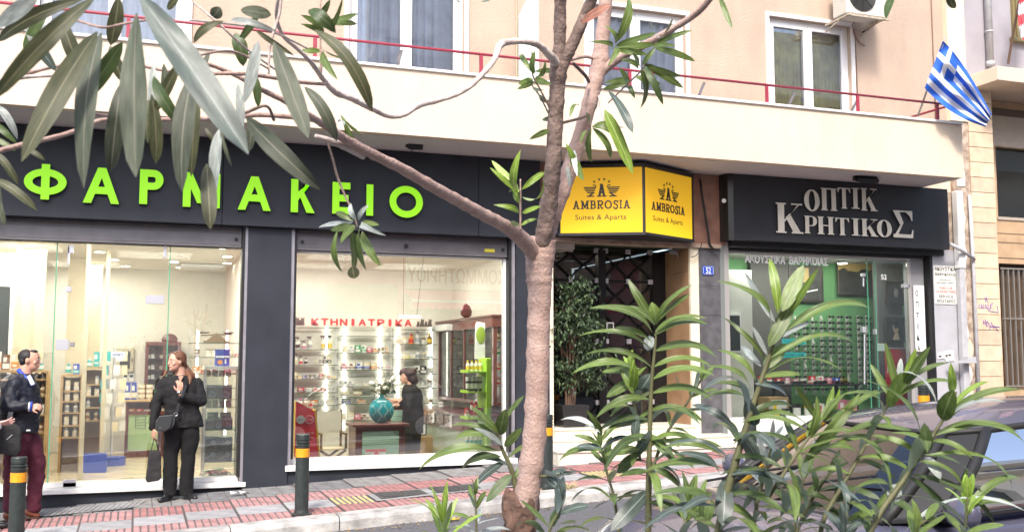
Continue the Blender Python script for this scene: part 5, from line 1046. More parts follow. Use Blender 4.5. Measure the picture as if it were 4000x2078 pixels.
bx_ = thing('wooden_display_box', 'open wooden display box low in the optician window', 'box', (9.2, 13.2, OZ)); a_, c_ = V(3005, 1600, 13.3), V(3080, 1550, 13.3); b = MB(); b.box(a_.x, c_.x, 13.3, 13.6, OZ + .13, c_.z); b.build('body', M_wood2, bx_); b = MB(); b.box(a_.x + .04, c_.x - .04, 13.295, 13.299, OZ + .18, c_.z - .04); b.build('print', M_wht, bx_)
for k in range(8): product(R0.choice([c, tb]), R0.choice(['pink', 'white', 'red', 'white']), R0.choice(['white', 'black', 'red', 'yellow']), 8.95 + k * .2, 13.12, zg0 - .02, .12, .1, R0.uniform(.12, .28), 'standing on the optician window ledge')
pd = thing('hanging_spotlight', 'lit white spotlight high in the optician window', 'lamp', V(3290, 1015, 14)); p = V(3290, 1015, 14); b = MB(); b.lathe([(.05, 0), (.09, -.05), (.06, -.06)][::-1], (p.x, 14, p.z), n=12); b.build('shade', M_blk, pd); b = MB(); b.cyl((p.x, 14, p.z - .066), (p.x, 14, p.z - .06), .075); b.build('bulb', M_lit, pd); b = MB(); b.cyl((p.x, 14, p.z), (p.x, 14, 3.2), .01); b.build('stem', M_blk, pd)
# notices on the grey wall
wn = thing('hearing_aid_notice', 'weathered white notice about hearing aids and SERVICE on the grey wall', 'notice', V(3690, 1185, 12.79)); Yn = 12.788
a_, c_ = V(3654, 1187, Yn), V(3733, 1040, Yn); b = MB(); b.box(a_.x, c_.x, Yn, Yn + .01, a_.z, c_.z); b.build('card', mat('weathered_card', (.70, .70, .64), .7, var=.1), wn); H_ = c_.z - a_.z; W_ = c_.x - a_.x
for s_, f0, hh, ww, m_ in (('ΑΚΟΥΣΤΙΚΑ', .87, .06, .96, M_blk), ('ΒΑΡΗΚΟΪΑΣ', .74, .055, .92, M_blk), ('ΕΠΙΣΚΕΥΕΣ', .61, .025, .5, M_alu), ('ΜΠΑΤΑΡΙΩΝ - ΕΠΙΣΚΕΥΗ', .535, .02, .8, M_blk), ('ΠΑΝΤΑ ΣΕ', .385, .04, .6, CM['red']), ('ΠΡΟΣΙΤΕΣ ΤΙΜΕΣ', .295, .035, .9, CM['red']), ('SERVICE', .165, .045, .65, M_blk), ('ΜΠΑΤΑΡΙΕΣ', .04, .05, .85, M_blk)):
    text_on(s_, (a_.x + W_ * (1 - ww) / 2, Yn, a_.z + H_ * f0), (1, 0, 0), W_ * ww, hh * .95, .002, m_, parent=wn, bold=.02)
es = thing('eyes_sticker', 'torn white sticker with printed dark eyes on the grey wall', 'sticker', V(3690, 1400, 12.79)); P_ = lambda px, py: (V(px, py, Yn).x, V(px, py, Yn).z)
b = MB(); b.prism([P_(3663, 1402), P_(3662, 1377), P_(3697, 1372), P_(3700, 1367), P_(3727, 1369), P_(3725, 1397), P_(3733, 1410), P_(3696, 1412), P_(3690, 1400)], Yn, Yn + .006); b.build('paper', M_wht, es)
b = MB()
for px, py in ((3672, 1391), (3697, 1389), (3710, 1386)): b.prism([P_(px - 9, py + 1), P_(px - 2, py - 4), P_(px + 7, py - 3), P_(px + 5, py + 2)], Yn - .002, Yn - .0005); cc_ = P_(px, py + 3); b.prism([(cc_[0] + .012 * cos(k * pi / 4), cc_[1] + .012 * sin(k * pi / 4)) for k in range(8)], Yn - .0022, Yn - .0006)
b.build('eye_print', mat('dark_print', (0, 0, 0)), es)

# ---------------------------------------------------------------- hotel entrance
M_cst = mat('cream_step_marble', (.74, .69, .58), .35, var=.08, vscale=4, bump=.04)
hs = thing('entrance_steps', 'three cream marble steps leading up to the hotel door', 'steps', (6.3, 12.2, .3))
sy_ = [(12.05, .42), (12.36, .54), (12.67, .66)]
for k, (y_, z_) in enumerate(sy_):
    x0_, x1_ = (5.03, 8.05 - k * .28) if k < 2 else (5.265, 7.36); b = MB(); b.box(x0_, x1_, y_ + .02, YF - .06 if k < 2 else 13.9, -.1 + .25 * k, z_ - .031); b.build('riser', M_cst, hs); b = MB(); b.box(x0_ - .01, x1_ + .02 if k < 2 else x1_, y_, YF - .055 if k < 2 else 13.9, z_ - .03, z_); b.build('tread', M_cst, hs, bevel=.008)
hd = thing('hotel_door', 'black glazed hotel double door with curved wrought iron grille', 'door', (6.2, 13.45, .66)); yD = 13.5; M_irn = mat('black_iron', (.014, .014, .015), .35, .3)
dz0, dz1 = .66, 3.16; M_dgl = glass('door_glass', (.55, .55, .55), 2.0, dirt=.02)
leaves_ = ((V(2150, 1300, yD).x - .1, V(2338, 1300, yD).x), (V(2366, 1300, yD).x, V(2548, 1300, yD).x))
b = MB(); b.box(V(2548, 1300, yD).x + .02, 7.362, yD, yD + .2, dz0, dz1); b.box(5.262, leaves_[0][0], yD, yD + .2, dz0, dz1); b.box(leaves_[0][1] + .0, leaves_[1][0], yD - .02, yD + .1, dz0, dz1); b.build('frame', M_irn, hd)
for k, (xa, xb) in enumerate(leaves_):
    b = MB(); b.box(xa, xb, yD + .05, yD + .056, dz0, dz1); b.build('pane', M_dgl, hd)
    g = MB(); zr_ = [V(2450, y_, yD).z for y_ in (983, 1099)]; hp = zr_[0] - zr_[1]; rows = [zr_[0] - hp * i for i in range(6)]
    for c_ in (.25, .75):
        for sg in (-1, 1):
            pts = []
            for t_ in range(-4, 56):
                z_ = zr_[0] - hp * t_ / 10
                if dz0 + .05 < z_ < dz1: pts.append((xa + (xb - xa) * (c_ + sg * .24 * cos(pi * t_ / 10)), yD + .02, z_))
            g.tube(pts, .014, 6)
    g.box(xa, xb, yD + .015, yD + .03, rows[1] - .015, rows[1] + .015); g.box(xa, xb, yD + .015, yD + .03, rows[3] - .10, rows[3] - .07); g.box(xa, xb, yD, yD + .04, dz0, dz0 + .12); g.build('grille', M_irn, hd, smooth=False)
    for zz in (rows[0], rows[1], rows[3], rows[5]):
        for f_ in (.02, .5, .98):
            x_ = xa + (xb - xa) * f_; b = MB()
            for q2 in range(2): b.box(x_ - .035 + q2 * .037, x_ - .001 + q2 * .037, yD - .005, yD + .035, zz - .035, zz + .035)
            b.build('clasp', M_steel, hd, bevel=.004)
p = V(2384, 1280, yD); b = MB(); b.box(p.x - .06, p.x + .06, yD + .0, yD + .012, p.z - .08, p.z + .08); b.build('sticker', M_wht, hd); b = MB(); b.box(p.x - .04, p.x + .04, yD - .004, yD - .001, p.z - .04, p.z + .06); b.build('sticker_print', M_pdk, hd)
st('lobby_floor', mat('lobby_stone', (.12, .11, .10), .3), 5.26, 7.36, 13.9, 17, .55, .66); st('lobby_wall', mat('dark_lobby', (.07, .06, .055), .6), 5.26, 7.36, 17, 17.1, .55, 3.3); st('lobby_side_wall', mat('dark_lobby', (0, 0, 0)), 5.262, 5.30, 13.71, 17, .55, 3.2); st('lobby_side_wall', mat('dark_lobby', (0, 0, 0)), 7.41, 7.47, 13.55, 17, .55, 3.2); st('lobby_ceiling', mat('lobby_green', (.12, .14, .10), .6), 5.26, 7.41, 12.9, 17, 3.222, 3.3)
area('lobby_lamp', 6.0, 14.6, 3.18, .5, .5, 4, (1, .9, .7))
cm_ = thing('security_camera', 'small white security camera under the hotel entrance lintel', 'camera', V(2632, 975, 13.0)); p = V(2632, 965, 13.0)
b = MB(); b.cyl((p.x, 13.0, p.z), (p.x, 13.06, p.z + .04), .045); b.build('housing', M_wht, cm_); b = MB(); b.cyl((p.x, 12.985, p.z - .005), (p.x, 12.999, p.z), .03); b.build('lens', M_blk, cm_); b = MB(); b.box(p.x - .05, p.x + .06, 13.0, 13.06, p.z - .10, p.z - .05); b.bar((p.x + .05, 13.03, p.z - .06), (p.x + .08, 13.03, p.z - .14), .02, .02); b.build('bracket', M_alu, cm_)
# potted ficus
fp = thing('potted_ficus', 'bushy weeping fig in a black square pot on the hotel step', 'potted plant', V(2240, 1620, 12.95)); yf = 13.0
p = V(2228, 1640, yf); b = MB(); b.add([(p.x - .15, yf - .15, .665), (p.x + .15, yf - .15, .665), (p.x + .15, yf + .15, .665), (p.x - .15, yf + .15, .665), (p.x - .2, yf - .2, .96), (p.x + .2, yf - .2, .96), (p.x + .2, yf + .2, .96), (p.x - .2, yf + .2, .96)], [(3, 2, 1, 0), (0, 1, 5, 4), (1, 2, 6, 5), (2, 3, 7, 6), (3, 0, 4, 7), (4, 5, 6, 7)]); b.build('pot', mat('black_pot', (.02, .02, .022), .3), fp, bevel=.008)
for k in range(5):
    b = MB(); x_ = p.x + .03 * (k - 2); b.tube([(x_, yf, .95), (x_ + .02 * sin(k * 2), yf + .02 * cos(k), 1.3), (x_ + .04 * (k - 2), yf + .05 * cos(k * 2), 1.9), (x_ + .08 * (k - 2), yf, 2.3)], [.016, .014, .01, .005], 7); b.build('trunk', mat('ficus_bark', (.12, .07, .045), .8), fp)
M_fic = [mat('ficus_leaf_%d' % k, c_, .5, var=.2) for k, c_ in enumerate(((.035, .065, .025), (.016, .032, .013), (.09, .14, .055)))]
lv_ = MB(); lv_.add([(0, 0, 0), (.016, .018, .004), (0, .04, -.004), (-.016, .018, .004), (0, .062, -.022)], [(0, 1, 2, 3), (1, 4, 2), (3, 2, 4)])
fm = [lv_.mesh('leaf', m_) for m_ in M_fic]; rf = random.Random(11); all_ = []
cl = []
for k in range(64):
    z_ = 1.25 + 1.35 * rf.random(); tt = (z_ - 1.2) / 1.45; rr_ = (.14 + .52 * sin(pi * min(1, max(0, .12 + .80 * tt)))) * (.6 if tt > .8 else 1); a_ = rf.uniform(0, 2 * pi); q_r = rr_ * rf.uniform(.3, 1); cl.append((p.x + .08 + .72 * q_r * cos(a_), yf + q_r * sin(a_) * .55, z_))
big = [MB(), MB(), MB()]; n1 = 0
for k in range(4600):
    c_ = cl[rf.randrange(len(cl))]; d_ = Vector((rf.gauss(0, .075), rf.gauss(0, .075), rf.gauss(0, .065))); pos = Vector(c_) + d_
    M_ = Matrix.Translation(pos) @ Matrix.Rotation(rf.uniform(0, 2 * pi), 4, 'Z') @ Matrix.Rotation(rf.uniform(-1.2, .1), 4, 'X') @ Matrix.Rotation(rf.uniform(-.6, .6), 4, 'Y') @ Matrix.Scale(rf.uniform(.85, 1.35), 4)
    kk = rf.choice((0, 0, 1, 1, 2)); front = pos.y < yf - .05
    if front and n1 < 300:
        o = bpy.data.objects.new('leaf', fm[kk]); COL.objects.link(o); o.parent = fp; o.matrix_basis = Matrix.Translation(-fp.location) @ M_; n1 += 1
    else: big[kk].add([M_ @ Vector(v) for v in lv_.v], lv_.f)
for kk in range(3): tag(big[kk].build('foliage', M_fic[kk], fp), kind='stuff')
tg = MB()
for c_ in cl: tg.tube([(p.x, yf, max(1.2, c_[2] - .35)), ((p.x + c_[0]) / 2, (yf + c_[1]) / 2, c_[2] - .1), c_], [.008, .005, .002], 5)
tg.build('branches', mat('ficus_bark', (0, 0, 0)), fp)
# ---------------------------------------------------------------- stone clad neighbour
nbd = thing('stone_clad_building', 'neighbouring building clad in pale stone blocks with barred window', 'building', (13, 12.8, 0))
M_stn = [mat('pale_stone_%d' % k, c_, .7, var=.14, vscale=5, bump=.25, bscale=40) for k, c_ in enumerate(((.66, .50, .35), (.70, .55, .39), (.61, .46, .33)))]
M_stn2 = mat('beige_stone', (.48, .33, .20), .75, var=.12, vscale=5, bump=.2)  # beige stone of the recessed wall and core
zj = [V(3850, y, 12.8).z for y in (695, 753.5)]; hz = zj[0] - zj[1]; z = zj[0] - hz * 17
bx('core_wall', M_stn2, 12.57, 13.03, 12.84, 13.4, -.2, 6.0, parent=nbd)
for i in range(26):
    za = z + i * hz; 
    if za > 5.9: break
    b = MB(); b.box(12.568, 13.06, 12.80, 12.839, za + .004, za + hz - .004); b.build('stone', M_stn[R0.randrange(3)], nbd, bevel=.004)
    b = MB(); b.box(13.032, 13.06, 12.8395, 13.4, za + .004, za + hz - .004); b.build('stone', M_stn[R0.randrange(3)], nbd)
YR = 13.2
def zr(py, px=3950): return V(px, py, YR).z
def xr_(px): return V(px, 1200, YR).x
wz0, wz1, uz0, uz1 = zr(1515), zr(1030), zr(850), zr(579); wx0, ux0 = V(3908, 1200, YR).x, V(3893, 700, YR).x
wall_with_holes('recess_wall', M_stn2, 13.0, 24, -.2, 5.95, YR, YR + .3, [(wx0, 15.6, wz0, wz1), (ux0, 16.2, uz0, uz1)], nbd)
for zz in (zr(985), zr(925), zr(890)): bx('stone_course', mat('beige_stone', (0, 0, 0)), 13.07, 24, YR - .012, YR - .001, zz - .10, zz - .004 , parent=nbd)
bx('lintel_band', mat('brown_band', (.12, .08, .06), .6), 13.07, 24, YR - .02, YR - .001, zr(457), zr(430), parent=nbd)
bx('upper_panel', mat('greige_panel', (.42, .35, .29), .7, var=.06), 13.07, 24, YR - .01, YR - .0005, zr(577), zr(458), parent=nbd)
wn_ = MB(); wn_.box(wx0, 15.6, YR + .2, YR + .21, wz0, wz1); wn_ = wn_.build('window', mat('brown_shutter', (.10, .065, .04), .5, var=.3, vscale=6), nbd)
for k in range(12):
    x_ = wx0 + .06 + k * .115; b = MB(); b.box(x_ - .012, x_ + .012, YR - .03, YR + .0, wz0 + .01, wz1 - .09); b.build('bar', mat('grey_iron_bar', (.30, .27, .24), .5, .4), nbd)
b = MB(); b.box(wx0 - .02, 15.6, YR - .036, YR - .031, 0, 0.02); 
b = MB()
for zz in (wz1 - .1, (wz0 + wz1) / 2 + .1, wz0 + .02): b.box(wx0, 15.6, YR - .04, YR - .031, zz, zz + .025)
b.build('cross_bar', mat('grey_iron_bar', (0, 0, 0)), nbd)
for k in range(6): x_ = wx0 + .2 + k * .3; b = MB(); b.box(x_, x_ + .26, YR + .17, YR + .195, wz0 + .03, wz1 - .05); b.build('shutter_leaf', mat('brown_shutter', (0, 0, 0)), wn_)
wu = MB(); wu.box(ux0, 16.2, YR + .1, YR + .11, uz0, uz1); wu = wu.build('window', glass('dark_glass', (.5, .5, .5), 2.), nbd)
curtain(ux0 + .02, 16, uz0, uz1, YR + .2, mat('brown_curtain', (.09, .06, .045), .9), wu, .03); b = MB(); b.box(ux0, 16, YR + .12, YR + .125, uz0, uz0 + .42); b.build('net_curtain', mat('grey_net', (.26, .24, .20), .9), wu); b = MB(); b.box(ux0 - .02, 16.2, YR - .02, YR + .1, uz0 - .05, uz0); b.build('sill', mat('greige_panel', (0, 0, 0)), wu)
b = MB(); b.box(ux0, 16, YR + .26, YR + .27, uz0, uz1); b.build('dark_room', M_blk, wu)
bz0, bz1 = V(3836, 305, 12.2).z, V(3836, 250, 12.2).z
bx('balcony_slab', M_stu2, 12.60, 24, 12.2, 13.45, bz0, bz1, parent=nbd, bevel=.005)
M_lav = mat('lavender_grey_wall', (.36, .34, .37), .85, var=.07, vscale=3, bump=.3, bscale=40)
bx('upper_wall', M_lav, 12.75, 24, 13.3, 13.6, bz1 + .001, 12, parent=nbd)
b = MB(); xw = V(3960, 60, 13.28).x; b.box(xw, xw + .05, 13.22, 13.299, V(3960, 150, 13.28).z, 10); b.box(xw - .05, xw - .001, 13.25, 13.299, V(3960, 150, 13.28).z, 10); b.box(xw - .1, xw + 2, 13.2, 13.299, V(3960, 165, 13.28).z, V(3960, 150, 13.28).z); b.build('window_trim', mat('olive_window_trim', (.22, .18, .08), .5), nbd)
b = MB(); b.box(xw + .051, xw + 2, 13.27, 13.299, V(3960, 149, 13.28).z, 10); b.build('window', mat('dark_screen', (0, 0, 0)), nbd)
p = V(3872, 240, 13.2); b = MB(); b.cyl((p.x, 13.22, p.z), (p.x, 13.22, 10), .06, n=14); b.cyl((p.x, 13.22, p.z - .08), (p.x, 13.22, p.z), .07, n=14); b.cyl((p.x, 13.22, V(3872, 128, 13.2).z), (p.x, 13.22, V(3872, 122, 13.2).z), .068, n=14)
tag(b.build('drainpipe', M_pgrey, smooth=True), 'round grey drainpipe on the lavender grey upper wall', 'drainpipe')
# graffiti on the stone blocks
def scribble(strokes, name, label):
    b = MB()
    for s_ in strokes: b.tube([V(px, py, 12.797) for px, py in s_], .006, 5)
    tag(b.build(name, mat('violet_spray', (.16, .08, .36), .6)), label, 'graffiti')
cv = lambda x_, y_: (3400 + x_ * .5607, 900 + y_ * .5607)
scribble([[cv(*q2) for q2 in s_] for s_ in (((795, 465), (820, 500)), ((812, 462), (800, 500)), ((760, 515), (755, 540), (772, 542), (775, 512), (782, 545)), ((790, 515), (790, 545), (806, 535), (800, 515), (812, 545)), ((820, 510), (818, 550), (840, 545), (835, 515)), ((850, 505), (822, 560), (890, 572), (882, 525)))], 'graffiti_tag', 'violet spray scrawl with a small cross on the pale stone blocks')
scribble([[cv(*q2) for q2 in s_] for s_ in (((785, 625), (792, 655)), ((800, 622), (806, 660)), ((785, 642), (804, 640)), ((812, 632), (810, 670), (830, 655), (812, 632)), ((830, 690), (845, 640), (858, 682)), ((828, 668), (900, 672)), ((860, 662), (892, 702)))], 'graffiti_tag', 'violet letters HDA sprayed on the pale stone blocks')

# ---------------------------------------------------------------- flags
M_fb = mat('flag_blue', (.02, .12, .58), .7); M_fw = mat('flag_white', (.72, .73, .76), .7)
fg = thing('greek_flag', 'blue and white striped Greek flag hanging from a slanted pole at the balcony end', 'flag', V(3585, 455, 11.9))
b = MB(); b.tube([V(3585, 455, 11.95), V(3640, 300, 11.6), V(3692, 145, 11.3)], .014, 8); b.build('pole', mat('grey_wooden_pole', (.35, .32, .30), .5), fg, smooth=True)
TL, BL, BR, TR = (3683, 160), (3612, 345), (3850, 496), (3874, 448)
def bez(p0, c0, p1, t_): return tuple(p0[i] * (1 - t_) ** 2 + 2 * c0[i] * t_ * (1 - t_) + p1[i] * t_ ** 2 for i in (0, 1))
nu, nv = 54, 36; vs_ = []
for j in range(nv + 1):
    for i in range(nu + 1):
        u_, v_ = i / nu, j / nv; a_ = bez(TL, (3765, 235), TR, u_); d_ = bez(BL, (3715, 460), BR, u_)
        px = a_[0] * (1 - v_) + d_[0] * v_; py = a_[1] * (1 - v_) + d_[1] * v_; amp = .05 * min(1, u_ * 3)
        yy = 11.3 + .3 * v_ * (1 - u_) + .12 * u_ + amp * sin(v_ * 15 + u_ * 4) + .03 * sin(u_ * 17 + v_ * 5); vs_.append(V(px, py, yy))
b = MB()
fs_ = [(j * (nu + 1) + i, (j + 1) * (nu + 1) + i, (j + 1) * (nu + 1) + i + 1, j * (nu + 1) + i + 1) for j in range(nv) for i in range(nu)]; b.add(vs_, fs_)
for j in range(nv):
    for i in range(nu):
        st0 = 0 if (j * 9 // nv) % 2 == 0 else 1
        if i < nu * 10 // 27 and j < nv * 5 // 9:
            ci, cj = i * 27 / nu, j * 18 / nv; st0 = 1 if (4 <= ci < 6 or 4 <= cj < 6) else 0
        b.m[j * nu + i] = st0
b.build('cloth', [M_fb, M_fw], fg, smooth=True)
f2 = thing('striped_flag', 'red and white striped flag on a brown pole at the top right corner', 'flag', V(3940, 250, 13.0))
b = MB(); b.tube([V(3938, 250, 13.05), V(3958, 130, 12.8), V(3990, -40, 12.5)], .022, 8); b.build('pole', mat('brown_pole', (.16, .10, .07), .5), f2)
b = MB(); vs_ = []
for j in range(25):
    for i in range(9):
        u_, v_ = i / 8, j / 24; px = 3982 + u_ * 60 + 6 * sin(v_ * 7); py = -120 + v_ * 265 + u_ * 60; vs_.append(V(px, py, 12.6 + .06 * sin(u_ * 12 + v_ * 9)))
b.add(vs_, [(j * 9 + i, (j + 1) * 9 + i, (j + 1) * 9 + i + 1, j * 9 + i + 1) for j in range(24) for i in range(8)]); b.m = [((j + i) // 4) % 2 for j in range(24) for i in range(8)]; b.build('cloth', [mat('flag_red', (.60, .06, .08), .7), M_fw], f2, smooth=True)

# ---------------------------------------------------------------- air conditioner, floodlights, divider panel
M_acw = mat('aged_white_case', (.58, .56, .50), .5, var=.12, vscale=6)
ac = thing('air_conditioner', 'white outdoor air conditioner on brackets above the balcony window', 'air conditioner', (10.4, 12.5, 6.8))
p, q = V(3308, 50, 12.35), V(3470, 62, 12.35); z0_ = V(3390, 62, 12.35).z
b = MB(); b.box(p.x, q.x, 12.35, 12.68, z0_, z0_ + .6); b.build('case', M_acw, ac, bevel=.012)
b = MB(); fx, fz = p.x + .29, z0_ + .3
for k in range(9): b.tube([(fx + (.06 + k * .023) * cos(t_ * pi / 12), 12.335, fz + (.06 + k * .023) * sin(t_ * pi / 12)) for t_ in range(25)], .003, 4)
for k in range(4): a_ = k * pi / 4; b.bar((fx - .25 * cos(a_), 12.335, fz - .25 * sin(a_)), (fx + .25 * cos(a_), 12.335, fz + .25 * sin(a_)), .006, .006)
b.build('grille', M_blk, ac); b = MB(); b.cyl((fx, 12.345, fz), (fx, 12.349, fz), .25, n=24); b.build('fan_opening', mat('dark_fan_opening', (.06, .055, .05), .6), ac)
b = MB()
for x_ in (p.x + .02, q.x - .1): b.bar((x_, 12.3, z0_ - .03), (x_, 12.88, z0_ - .03), .03, .03); b.bar((x_, 12.5, z0_ - .04), (x_, 12.88, z0_ - .13), .018, .018)
b.box(p.x - .02, q.x, 12.32, 12.35, z0_ - .045, z0_ - .015); b.build('bracket', mat('rusty_white_bracket', (.42, .36, .28), .6, var=.3, vscale=20), ac)
b = MB(); c_ = V(3420, 85, 12.6)
for k in range(3): b.tube([c_ + Vector((-.04 + k * .03, 0, .06)), c_ + Vector((0, .05, -.02)), c_ + Vector((.03, .15, -.05)), c_ + Vector((-.04, .27, -.1))], .013, 6)
b.build('hose', M_blk, ac, smooth=True)
for k, (px, py, Y, w_, l_) in enumerate(((1620, 556, 12.25, .19, 'black floodlight on a U bracket under the balcony above the pharmacy sign'), (3385, 690, 12.1, .36, 'black floodlight above the silver lettered optician sign'))):
    t = thing('floodlight', l_, 'floodlight', V(px, py, Y)); p = V(px, py, Y); b = MB()
    b.add([(p.x - w_ / 2, Y - .04, p.z - .10), (p.x + w_ / 2, Y - .04, p.z - .10), (p.x + w_ / 2, Y + .10, p.z - .05), (p.x - w_ / 2, Y + .10, p.z - .05), (p.x - w_ / 2, Y - .06, p.z - .04), (p.x + w_ / 2, Y - .06, p.z - .04), (p.x + w_ / 2, Y + .08, p.z + .02), (p.x - w_ / 2, Y + .08, p.z + .02)], [(0, 3, 2, 1), (4, 5, 6, 7), (0, 1, 5, 4), (1, 2, 6, 5), (2, 3, 7, 6), (3, 0, 4, 7)]); b.build('body', M_blk, t, bevel=.004)
    b = MB(); b.add([(p.x - w_ * .4, Y - .03, p.z - .102), (p.x + w_ * .4, Y - .03, p.z - .102), (p.x + w_ * .4, Y + .08, p.z - .062), (p.x - w_ * .4, Y + .08, p.z - .062)], [(3, 2, 1, 0)]); b.build('lens', mat('lamp_lens', (.55, .55, .58), .1), t)
    b = MB()
    for s_ in (-1, 1): b.box(p.x + s_ * w_ * .53 - .006, p.x + s_ * w_ * .53 + .006, Y, Y + .03, p.z - .05, 4.232)
    b.box(p.x - w_ * .53, p.x + w_ * .53, Y, Y + .03, 4.222, 4.2345); b.build('bracket', M_blk, t)
    b = MB(); b.tube([(p.x + w_ * .3, Y + .1, p.z - .02), (p.x + w_ * .35, Y + .2, p.z + .0), (p.x + w_ * .2, Y + .3, 4.22)], .008, 6); b.build('cable', M_wht if k else M_blk, t)
dv = thing('balcony_divider', 'pale frosted divider panel with slanted top standing on the balcony', 'divider', V(2070, 290, 12.4))
P_ = lambda px, py: (V(px, py, 12.4).x, V(px, py, 12.4).z)
b = MB(); b.prism([P_(2028, 320), P_(2028, 62), P_(2080, -40), P_(2104, -20), P_(2106, 325)], 12.4, 12.44); b.build('panel', mat('pale_mint_panel', (.60, .66, .62), .4), dv); b = MB(); b.tube([V(2018, 330, 12.38), V(2016, -60, 12.38)], .016, 8); b.build('post', mat('brass_post', (.40, .30, .20), .4, .4), dv)
# ---------------------------------------------------------------- bollards
M_bol = mat('bollard_green_black', (.025, .032, .03), .45, var=.35, vscale=14, bump=.15); M_band = mat('orange_reflective_band', (.85, .33, .02), .35, var=.1, vscale=30)
def bollard(label):
    t = thing('bollard', label, 'bollard', group='bollards along the kerb'); b = MB()
    pr_ = [(.105, 0), (.105, .012), (.075, .02), (.069, .05), (.069, .57)]; b.lathe(pr_, n=20); b.build('post', M_bol, t, smooth=False)
    b = MB(); b.lathe([(.0702, .57), (.0702, .655)], n=20); b.build('reflective_band', M_band, t, smooth=False)
    b = MB(); b.lathe([(.066, .656), (.066, .675), (.072, .68), (.072, .69), (.064, .695), (.064, .705), (.072, .71), (.072, .72), (.064, .725), (.064, .735), (.07, .74), (.07, .785), (.066, .795), (.03, .797)], n=20); b.build('ribbed_cap', M_bol, t); return t
bo = bollard('dark green bollard with orange band in front of the walking man')
for k, (x_, l_) in enumerate(((-.985, None), (1.60, 'dark green bollard with orange band in front of the red pharmacy display'), (4.25, 'dark green bollard half hidden behind the pale tree trunk'), (6.85, 'dark green bollard glimpsed through leaves in front of the optician window'), (9.42, 'bollard whose ribbed cap shows above the car roof beside the red banner'), (12.0, 'farthest bollard of the row, beyond the car'))):
    o = bo if k == 0 else dup(bo, label=l_); o.location = (x_, 10.53, pav(x_, 10.53) + .008)
# litter and dry grass by the kerb
lt = MB(); rr = random.Random(5); c0 = Vector((1.05, 12.2, pav(1.05, 12.2) + .02))
for k in range(2): lt.add([c0 + Vector((k * .1 + rr.uniform(-.02, .02), k * .04, .01)), c0 + Vector((.1 + k * .1, .02, .03)), c0 + Vector((.12 + k * .1, .1, .01)), c0 + Vector((k * .1, .08, .035))], [(0, 1, 2, 3)])
tag(lt.build('paper_litter', M_wht), 'crumpled scrap of white paper on the pavement by the middle pillar', 'litter')
def tuft(name, label, x, y, n, h, m, seed):
    r_ = random.Random(seed); b = MB()
    for k in range(n):
        a_ = r_.uniform(0, 2 * pi); q_r = r_.uniform(0, .09); bx_ = Vector((x + q_r * cos(a_), y + q_r * sin(a_) * .6, pav(x, y) - .01)); d_ = Vector((cos(a_) * r_.uniform(.2, 1), sin(a_) * .5, r_.uniform(.2, 1))).normalized() * h * r_.uniform(.5, 1); s_ = Vector((-sin(a_), cos(a_), 0)) * .003
        m_ = bx_ + d_ * .6; e_ = bx_ + d_ - Vector((0, 0, h * .25)); b.add([bx_ - s_, bx_ + s_, m_ + s_, m_ - s_, e_], [(0, 1, 2, 3), (3, 2, 4)])
    return tag(b.build(name, m), label, 'grass', kind=None)
M_dry = mat('dry_straw', (.48, .40, .22), .8, var=.2)
tuft('grass_tuft', 'dry straw coloured grass tuft at the foot of the bollard behind the trunk', 4.42, 10.36, 160, .16, M_dry, 1); tuft('grass_tuft', 'smaller dry grass tuft between tree trunk and bollard', 4.02, 10.32, 60, .12, M_dry, 2)
b = MB()
for k in range(260):
    x_ = rr.gauss(3.0, 1.0); y_ = 10.08 + rr.gauss(0, .07); z_ = road(x_, y_) + .006; a_ = rr.uniform(0, 3); s_ = rr.uniform(.008, .028); b.add([(x_ - s_ * cos(a_), y_ - s_ * sin(a_), z_), (x_ + .4 * s_ * sin(a_), y_ - .4 * s_ * cos(a_), z_ + .004), (x_ + s_ * cos(a_), y_ + s_ * sin(a_), z_), (x_ - .4 * s_ * sin(a_), y_ + .4 * s_ * cos(a_), z_ + .006)], [(0, 1, 2, 3)])
tag(b.build('leaf_litter', mat('fallen_leaf', (.42, .28, .10), .8, var=.4, vscale=40)), kind='stuff')
b = MB(); cL = Vector((3.0, 10.0, road(3.0, 10.0) + .01))
for k in range(7): a_ = k * .9; b.add([cL, cL + Vector((.07 * cos(a_ - .3), .05 * sin(a_ - .3), .01)), cL + Vector((.1 * cos(a_), .08 * sin(a_), .02)), cL + Vector((.07 * cos(a_ + .3), .05 * sin(a_ + .3), .004))], [(0, 1, 2, 3)])
tag(b.build('yellow_leaf', mat('bright_fallen_leaf', (.62, .45, .05), .6)), 'bright yellow fallen leaf in the gutter left of the trunk', 'leaf')

# ---------------------------------------------------------------- dark parked car
M_car = mat('dark_car_paint', (.095, .095, .14), .25, .2, coat=.6); M_cgl = glass('car_glass', (.12, .14, .20), 2.4, dirt=.01); M_rub = mat('black_rubber', (.015, .015, .015), .6); M_chr = mat('chrome', (.7, .7, .72), .12, 1.)
car = thing('parked_car', 'dark grey compact car parked behind the oleanders, nose towards the left', 'car', (2.25, 4.6, 0))
car.location.z = road(2.25, 4.6)
def cw(u_, v_, h_): # local car coordinates to world: u along, v across (-near, +far), h above road
    return Vector((2.25 + u_, 4.6 + v_, road(2.25 + u_, 4.6 + v_ * .0) + .035 * v_ * .6 + h_))
def loft(b, rings, close=True, mi=None, cap=False):
    n = len(rings[0]); vs = [p_ for r_ in rings for p_ in r_]
    fs = [(i * n + j, i * n + (j + 1) % n, (i + 1) * n + (j + 1) % n, (i + 1) * n + j) for i in range(len(rings) - 1) for j in range(n if close else n - 1)]
    if cap: fs += [tuple(range(n - 1, -1, -1)), tuple((len(rings) - 1) * n + j for j in range(n))]
    b.add(vs, fs, mi)
